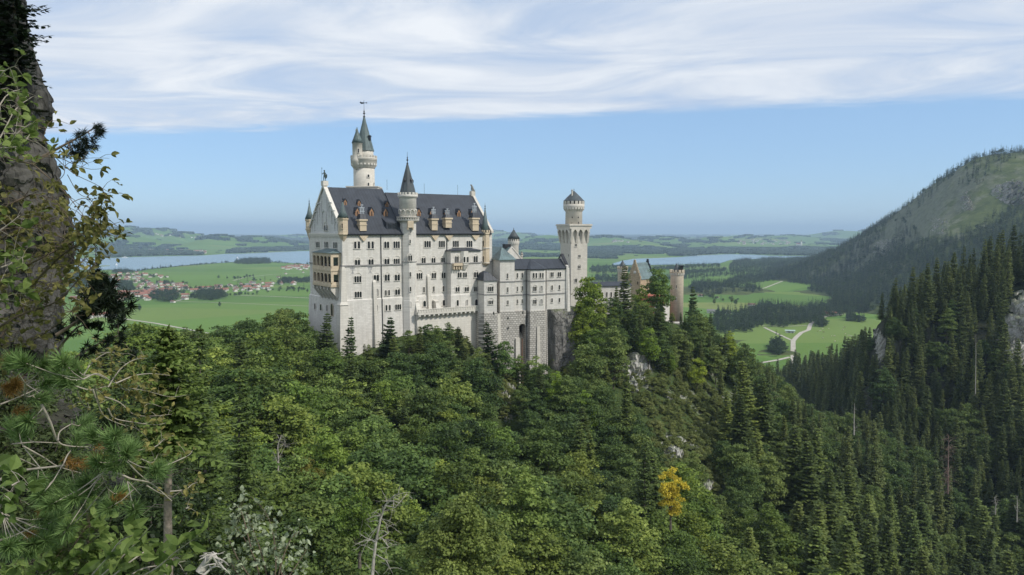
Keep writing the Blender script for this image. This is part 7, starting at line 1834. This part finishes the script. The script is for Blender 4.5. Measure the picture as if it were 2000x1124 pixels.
# leafy shrub whose thin twigs arch out over the sky
S1 = 1/2.81
b = Bush()
for pts_, r0, dY, n, sz in (
    ([(-60, 800), (0, 850), (100, 885), (180, 905), (260, 970), (340, 1040), (400, 1110), (455, 1180), (500, 1240)], .0075, -.1, 26, .058), ([(180, 905), (270, 850), (340, 835), (400, 850)], .004, .15, 5, .055), ([(220, 860), (330, 870), (400, 900), (500, 930), (600, 920)], .0035, .2, 12, .060),
    ([(290, 850), (400, 950), (520, 1010), (600, 1055), (665, 1060)], .003, .1, 13, .058), ([(310, 1000), (350, 960), (370, 900), (480, 870), (600, 870)], .0028, .1, 10, .055), ([(370, 960), (430, 1060), (500, 1090), (620, 1105)], .0025, .1, 11, .055),
    ([(230, 780), (260, 690), (290, 660)], .003, .1, 6, .05), ([(200, 690), (250, 705), (318, 700)], .0025, .1, 6, .05), ([(430, 1120), (520, 1150), (580, 1190), (640, 1240), (690, 1270)], .0035, .2, 20, .060), ([(400, 1110), (470, 1090), (560, 1140), (620, 1130)], .003, .1, 14, .058),
    ([(440, 1180), (520, 1210), (560, 1270), (620, 1310), (660, 1300)], .003, .1, 14, .058), ([(300, 1100), (400, 1200), (500, 1230), (560, 1240)], .003, .1, 16, .056), ([(340, 1150), (420, 1260), (480, 1330), (560, 1340)], .003, .1, 20, .056)):
    p_ = b.path([(a*S1, c*S1) for a, c in pts_], 3.9, r0*.75, .0009, dY, .02)
    b.leaves_on(p_, n, sz*.72, .030, .3, .42, .1, .27)
b.build('leafy_shrub', 'thin twigs with olive leaves arching out over the sky beside the cliff', 'shrub', twig_d, f_leaf)
def leaf_mass(paths, Y, n, sz, spread, name, label, mat, wood=twig_m, r=.006, tint=.5, wf=.33, down=.15, dY=.5):
    b = Bush()
    for pts_ in paths: p_ = b.path(pts_, Y+fr.uniform(-.2, .2), r, .0012, fr.uniform(-dY, dY), .06); b.leaves_on(p_, n, sz, spread, .05, tint, down, wf)
    return b.build(name, label, 'shrub', wood, mat)
leaf_mass([[(-40, 330), (0, 270), (30, 215), (62, 190)], [(-30, 260), (10, 190), (40, 175)], [(-20, 300), (30, 262), (66, 240)], [(-40, 240), (0, 150), (34, 128)], [(0, 290), (40, 285), (60, 260)]], 4.1, 24, .050, .05, 'leafy_shrub', 'green leaf sprays at the left edge under the cliff top conifer', f_leafg, tint=.45)
leaf_mass([[(-60, 560), (0, 470), (60, 440), (130, 420)], [(-60, 620), (20, 540), (90, 500), (150, 470), (190, 455)], [(-50, 500), (30, 440), (100, 455), (140, 475)], [(-60, 680), (30, 620), (110, 590), (160, 540), (205, 505)], [(-40, 440), (20, 400), (70, 380), (110, 395)], [(0, 660), (60, 580), (130, 545), (170, 500)], [(60, 560), (120, 500), (165, 470), (188, 440)], [(-40, 740), (20, 690), (90, 650), (150, 600)]], 4.4, 70, .044, .080, 'leafy_shrub', 'dense olive leaved shrub in front of the middle of the near cliff', f_leaf, twig_d, .008, .45)
leaf_mass([[(-60, 480), (0, 450), (40, 420)], [(-60, 540), (10, 520), (50, 500)], [(-50, 600), (10, 585), (60, 600)]], 3.8, 24, .060, .06, 'leafy_shrub', 'broad green leaves at the left edge halfway down the cliff', f_leafg, tint=.4)
# mountain pine at the lower left: grey branches and needle tufts
S3 = 1/2.651
def c3(a, c): return (a*S3, 700+c*S3)
b = Bush(); YB = 4.3
PB = [[(0, 630), (100, 585), (300, 560), (420, 540), (520, 500), (560, 470)], [(-20, 650), (60, 700), (150, 760)], [(215, 240), (260, 330), (300, 430), (360, 455), (470, 460)], [(60, 445), (180, 435), (300, 440)], [(120, 455), (220, 510), (300, 560), (420, 595)], [(540, 590), (620, 600), (680, 625), (760, 640), (800, 660), (890, 740)], [(-30, 950), (60, 925), (220, 850)], [(0, 800), (20, 930)], [(10, 800), (110, 845), (200, 870)], [(330, 545), (350, 500), (380, 465)], [(640, 520), (720, 600), (770, 640)], [(60, 615), (150, 690)], [(0, 240), (100, 200), (230, 140)], [(130, 130), (135, 200), (200, 180)], [(300, 430), (310, 380), (370, 340)], [(100, 520), (210, 570)], [(430, 110), (500, 80), (560, 108)], [(490, 150), (512, 240)], [(520, 600), (560, 680)], [(660, 640), (730, 710)]]
PBp = []
for i, q in enumerate(PB): PBp.append(b.path([c3(a, c) for a, c in q], YB, .009 if i in (0, 2, 5, 6) else .0055, .0025, .25, .02))
TU = [(90, 370), (215, 215), (370, 110), (330, 130), (70, 20), (120, 20), (430, 345), (600, 400), (560, 420), (640, 450), (690, 480), (660, 490), (840, 590), (815, 570), (230, 680), (210, 720), (400, 670), (440, 650), (380, 720), (350, 660), (570, 750), (550, 780), (270, 890), (310, 920), (240, 940), (40, 985), (80, 960), (500, 540), (180, 960), (20, 20), (300, 90), (250, 130), (450, 690), (330, 720), (150, 330), (60, 350), (130, 390), (410, 420), (470, 400), (590, 470), (540, 520), (480, 640), (620, 700), (250, 640), (190, 640), (260, 750), (300, 820), (230, 830), (340, 880), (200, 900), (20, 940), (60, 1010), (140, 1000), (590, 560), (700, 780), (330, 20), (390, 60), (230, 40)]
for (a, c) in TU:
    x, y = c3(a+fr.uniform(-8, 8), c+fr.uniform(-8, 8)); p = P(x, y, YB+fr.uniform(-.35, .45)); best = min((v for q in PBp for v in q), key=lambda v: (v-p).length)
    ax = (p-best); ax = ax.normalized()*.8+Vector((.35, -.25, .55)); 
    if (p-best).length > .02: b.w.tube([best, (best+p)/2+Vector((0, 0, -.015)), p], [.0035, .003, .003], 4)
    b.tuft(p, ax, .098, 130, .0027, .5+fr.gauss(0, .12), .85); b.tuft(p-ax.normalized()*.04, ax, .09, 80, .0026, .35+fr.gauss(0, .12), 1.15)
b.build('pine_shrub', 'mountain pine with pale grey branches and bright needle tufts at the lower left', 'shrub', twig_m, None, f_pine)
b = Bush(); 
for (a, c) in ((75, 140), (40, 150), (520, 480), (90, 280), (440, 560), (350, 540), (150, 900), (230, 800), (600, 700)): 
    x, y = c3(a, c); p = P(x, y, YB+.1); b.w.tube([p+Vector((-.06, .02, -.05)), p], [.003, .002], 4)
    for _ in range(2 if a > 80 else 4): b.tuft(p+Vector((fr.gauss(0, .02), 0, fr.gauss(0, .015))), Vector((.6, -.2, fr.uniform(-.2, .5))), .07, 70, .0017, .5)
b.build('dry_pine_spray', 'withered orange brown needle sprays among the pale pine branches', 'branch', twig_d, None, f_pine2)
# twiggy shrub with yellowing leaves, right of the pine
b = Bush()
for pts_, n in (([(420, 95), (500, 85), (570, 115), (650, 150), (760, 170), (880, 200), (970, 190)], 24), ([(380, 140), (470, 165), (560, 145), (640, 160), (720, 220), (800, 240), (890, 275)], 22), ([(480, 160), (505, 230), (540, 300), (620, 340), (700, 362), (760, 410)], 12), ([(560, 260), (590, 310), (680, 330), (800, 345), (860, 335)], 10), ([(540, 200), (620, 230), (690, 290), (780, 300), (890, 290)], 16), ([(640, 520), (720, 520), (790, 540), (820, 490)], 9), ([(700, 480), (800, 460), (850, 420), (900, 400)], 11),
                ([(560, 150), (620, 60), (690, 10), (760, 0)], 14), ([(430, 90), (480, 20), (560, -30), (640, -20)], 16), ([(600, 130), (700, 90), (790, 80), (880, 90)], 14), ([(850, 560), (920, 530), (980, 500), (1000, 470)], 8), ([(880, 690), (960, 680), (1000, 650), (1050, 640)], 9), ([(960, 780), (1000, 760)], 5), ([(400, 170), (430, 240), (470, 260)], 8), ([(760, 660), (830, 700), (900, 720)], 5)):
    p_ = b.path([c3(a, c) for a, c in pts_], 5.0, .0055, .0011, .3, .03); b.leaves_on(p_, int(n*1.2), .050, .03, .15, .55, .1, .28)
b.build('twiggy_shrub', 'twiggy shrub with yellowing leaves between the pine tufts and the young spruce', 'shrub', twig_m, f_leaf)
leaf_mass([[c3(a, c) for a, c in q] for q in ([(500, 1150), (600, 1060), (700, 960), (790, 860)], [(560, 1150), (680, 1050), (790, 980), (900, 960), (1000, 880)], [(700, 1150), (820, 1080), (900, 1010), (1000, 940)], [(620, 1160), (740, 1090), (860, 1070), (960, 1050)], [(480, 1120), (560, 1030), (620, 950), (690, 915)])], 3.3, 11, .085, .022, 'broad_leaf_shrub', 'large pointed green leaves on upright shoots at the bottom left', f_leafg, twig_m, .005, .5, .24)
leaf_mass([[c3(a, c) for a, c in q] for q in ([(200, 1180), (300, 1080), (380, 1020), (470, 960)], [(100, 1180), (250, 1100), (330, 1060), (430, 1040)], [(330, 1180), (420, 1090), (500, 1010), (560, 930)], [(0, 1160), (80, 1090), (150, 1070)], [(360, 1000), (430, 900), (470, 860)], [(420, 1150), (520, 1060), (540, 990)], [(200, 1060), (290, 1000), (370, 960), (420, 900)])], 5.6, 46, .085, .075, 'leafy_shrub', 'bright yellow green leafy bush along the bottom left corner', f_leafg, twig_d, .007, .62)
leaf_mass([[c3(a, c) for a, c in q] for q in ([(0, 560), (40, 580), (100, 600)], [(0, 780), (10, 740), (20, 700)], [(60, 660), (100, 640), (130, 655)])], 3.6, 8, .075, .03, 'leafy_shrub', 'few round grey green leaves at the left edge among pine branches', f_leafg, twig_m, .004, .35, .4)
# darker bushes that fill the slope behind
bm_fill = foliage('slope_bush_leaves', [(.022, .040, .014), (.042, .066, .02), (.072, .095, .03)], .3, use_obj=False)
for i, (px, py, Y, s, lb) in enumerate(((60, 900, 17, .85, 'dark green bush behind the pine branches at the left edge'), (190, 960, 16, .8, 'dark green bush below the pine tufts'), (290, 1020, 15, .75, 'dark bush behind the large pointed leaves'), (130, 1080, 13, .7, 'dark bush in the bottom left corner'), (255, 800, 19, .6, 'dark shrub beside the grey rock left of the young spruce'), (300, 900, 18, .7, 'dark leafy shrub at the foot of the young spruce'), (20, 770, 18, .7, 'dark shrub clinging to the lower cliff'), (400, 1120, 17, .75, 'dark bush behind the bleached stump'))):
    mesh = broad_mesh(400+i, 5.0, 2.3, 26, 260, .17, bm_fill, .02, .4, .8); p = P(px, py, Y); t_ = empty('bush', (p.x, p.y, p.z-2.6*s), 0, lb, 'bush'); t_.scale = (s*.75,)*3; link('crown', mesh[0], t_); link('stem', trunk_mesh(400+i, 3.0, .09, .2, mesh[1]), t_)
# slim young spruce with a bare lower trunk
YS_ = 12.0; tp = P(346, 640, YS_); bt = P(326, 1100, YS_); h = tp.z-bt.z
ys_t = empty('spruce_tree', bt, 0, 'young spruce with long bare lower trunk at the left', 'tree')
f_ys = foliage('young_spruce_needles', [(.065, .10, .024), (.115, .165, .038), (.18, .235, .06)], .3, use_obj=False)
me = spruce_mesh(333, h, 1.0, 40, 9, 11, f_ys, bare=.52, thin=.6, droop=.9, lw=.75, unit=.26)
o = link('crown', me, ys_t); b = MB(); b.tube([(0, 0, -.8), (.05, 0, h*.25), (.14, 0, h*.6), (.17, 0, h*.98)], [.085, .066, .045, .012], 8)
for k in range(34):
    z_ = h*fr.uniform(.22, .62); a = fr.uniform(0, 6.28); l_ = fr.uniform(.3, .8); x0 = .14*min(1, z_/(h*.6)); b.tube([(x0, 0, z_), (x0+math.cos(a)*l_*.5, math.sin(a)*l_*.5, z_+.08), (x0+math.cos(a)*l_, math.sin(a)*l_, z_-.12*l_)], [.008, .006, .003], 4)
b.build('trunk', simple('grey_spruce_bark', (.20, .165, .135), .9, .3, 9.0, bump=.5), ys_t); o.location = (.14, 0, 0)
f_fs = foliage('near_spruce_needles', [(.060, .092, .024), (.105, .150, .036), (.165, .215, .055)], .3, use_obj=False)
for px, py, Y, h, Rr, sd_, lb in ((392, 640, 46, 19, 3.0, 341, 'full green spruce rising behind the young spruce at the left'), (262, 735, 44, 13, 2.8, 342, 'dense spruce in the shade left of the young spruce'), (455, 720, 62, 17, 3.0, 343, 'green spruce right of the young spruce with layered boughs')):
    tp = P(px, py, Y); plant((spruce_mesh(sd_, h, Rr, 40, 12, 9, f_fs, thin=.8, lw=.85, droop=1.0, unit=.62), trunk_mesh(sd_, h, .2), h, Rr), 'spruce_tree', (tp.x, Y, tp.z-h), h, 0, lb, None)
# pale leaved whitebeam
b = Bush()
S4 = 1/2.23
def c4(a, c): return (400+a*S4, 620+c*S4)
for pts_ in ([(300, 1180), (310, 1060), (300, 960), (270, 860), (200, 780)], [(310, 1180), (340, 1050), (380, 960), (420, 930)], [(250, 1180), (220, 1060), (170, 960), (120, 900)], [(240, 1180), (160, 1080), (110, 980), (90, 920)], [(330, 1180), (400, 1080), (450, 1000)], [(280, 1180), (250, 1040), (215, 940), (180, 850)], [(180, 1180), (130, 1100), (110, 1060)], [(350, 1180), (330, 1100), (300, 1010), (310, 930)], [(200, 1000), (170, 880), (150, 820)]):
    p_ = b.path([c4(a, c) for a, c in pts_], 15, .02, .004, .8, .2); b.leaves_on(p_, 34, .115, .16, .3, .6, 0, .36, .2)
b.build('whitebeam_shrub', 'shrub with small pale whitish leaves at the bottom left of centre', 'shrub', twig_d, f_pale)
# dead wood
def dead_tree(paths, Y, r, name, label, mat, twigs=0, tl=.6, dY=0.0):
    b = MB(); first = None
    for i, pts_ in enumerate(paths):
        q = [P(a, c, Y+dY*fr.uniform(-1, 1)) for a, c in pts_]
        if first is None: first = q[0].copy()
        n = len(q); rr_ = r if i == 0 else r*.32; b.tube([v-first for v in q], [rr_*(1-.8*k/(n-1)) for k in range(n)], 6)
        for _ in range(twigs if i == 0 else max(2, twigs//5)):
            k = fr.randrange(max(1, n//4), n); p = q[k-1].lerp(q[k], fr.random()) if k else q[0]; d = Vector((fr.gauss(0, 1), fr.gauss(0, .7), fr.gauss(.1, .6))).normalized()*tl*fr.uniform(.4, 1.2)
            b.tube([p-first, p-first+d*.5+Vector((0, 0, .08*tl)), p-first+d+Vector((0, 0, -.05*tl))], [r*.16, r*.10, r*.05], 4)
            e = p+d*.6; d2 = (d.normalized()+Vector((fr.gauss(0, .8), fr.gauss(0, .5), fr.gauss(0, .8)))).normalized()*tl*.45; b.tube([e-first, e-first+d2], [r*.08, r*.04], 3)
    t_ = empty(name, first, 0, label, 'dead tree'); b.build('dead_trunk', mat, t_); return t_
dead_tree([[c4(a, c) for a, c in q] for q in ([(728, 1150), (735, 1060), (745, 980), (765, 880), (785, 820), (815, 785), (850, 765)], [(750, 970), (800, 940), (790, 900)], [(740, 1030), (790, 1060), (820, 1120)], [(760, 900), (720, 960), (700, 990)], [(785, 820), (830, 830), (880, 770), (905, 790)], [(745, 980), (700, 960), (670, 940)], [(770, 960), (800, 1000), (780, 1030)])], 33, .085, 'dead_tree', 'leaning bare dead tree with pale twigs at the bottom left of centre', M['palebark'], 34, .8, .4)
dead_tree([[c4(a, c) for a, c in q] for q in ([(318, 700), (320, 620), (318, 560), (330, 520)], [(320, 640), (290, 570)], [(320, 620), (350, 560), (352, 540)], [(330, 700), (370, 660), (395, 620)])], 118, .20, 'dead_tree', 'small bare grey dead tree above the olive yellow tree', M['palebark'], 26, 2.2, .6)
dead_tree([[(1668, 850), (1668, 820), (1669, 788)]], 285, .28, 'dead_tree', 'thin bare dead trunk standing between the two slopes', M['palebark'], 12, 1.6, .2)
dead_tree([[(1851, 965), (1852, 910), (1853, 856)]], 268, .34, 'dead_tree', 'brown dead spruce with bare drooping boughs on the right slope', simple('dead_brown_boughs', (.20, .14, .115), .9, .2, 2), 110, 3.2, .5)
dead_tree([[(1905, 770), (1906, 700), (1906, 655)]], 360, .22, 'dead_tree', 'slim bare dead trunk high on the right slope', M['palebark'], 14, 1.4, .2)
dead_tree([[(1986, 1020), (1987, 985), (1986, 968)], [(1986, 1000), (1980, 985)]], 235, .20, 'dead_tree', 'pale dead stem near the lower right edge', M['palebark'], 18, 1.6, .2)
dead_tree([[(1944, 1005), (1945, 985), (1942, 972)], [(1945, 990), (1950, 975)]], 240, .20, 'dead_tree', 'short forked dead tree left of the pale stem at the right edge', M['palebark'], 18, 1.8, .2)
dead_tree([[c4(a, c) for a, c in q] for q in ([(-20, 1110), (10, 1060), (35, 1035), (50, 1030)], [(40, 1032), (70, 1080), (110, 1120)], [(35, 1040), (55, 1075), (90, 1100)], [(-10, 1130), (30, 1090), (60, 1085)])], 14, .10, 'stump', 'bleached dead stump with forked roots at the bottom left', simple('bleached_wood', (.42, .39, .35), .9, .2, 6), 8, .3, .1)
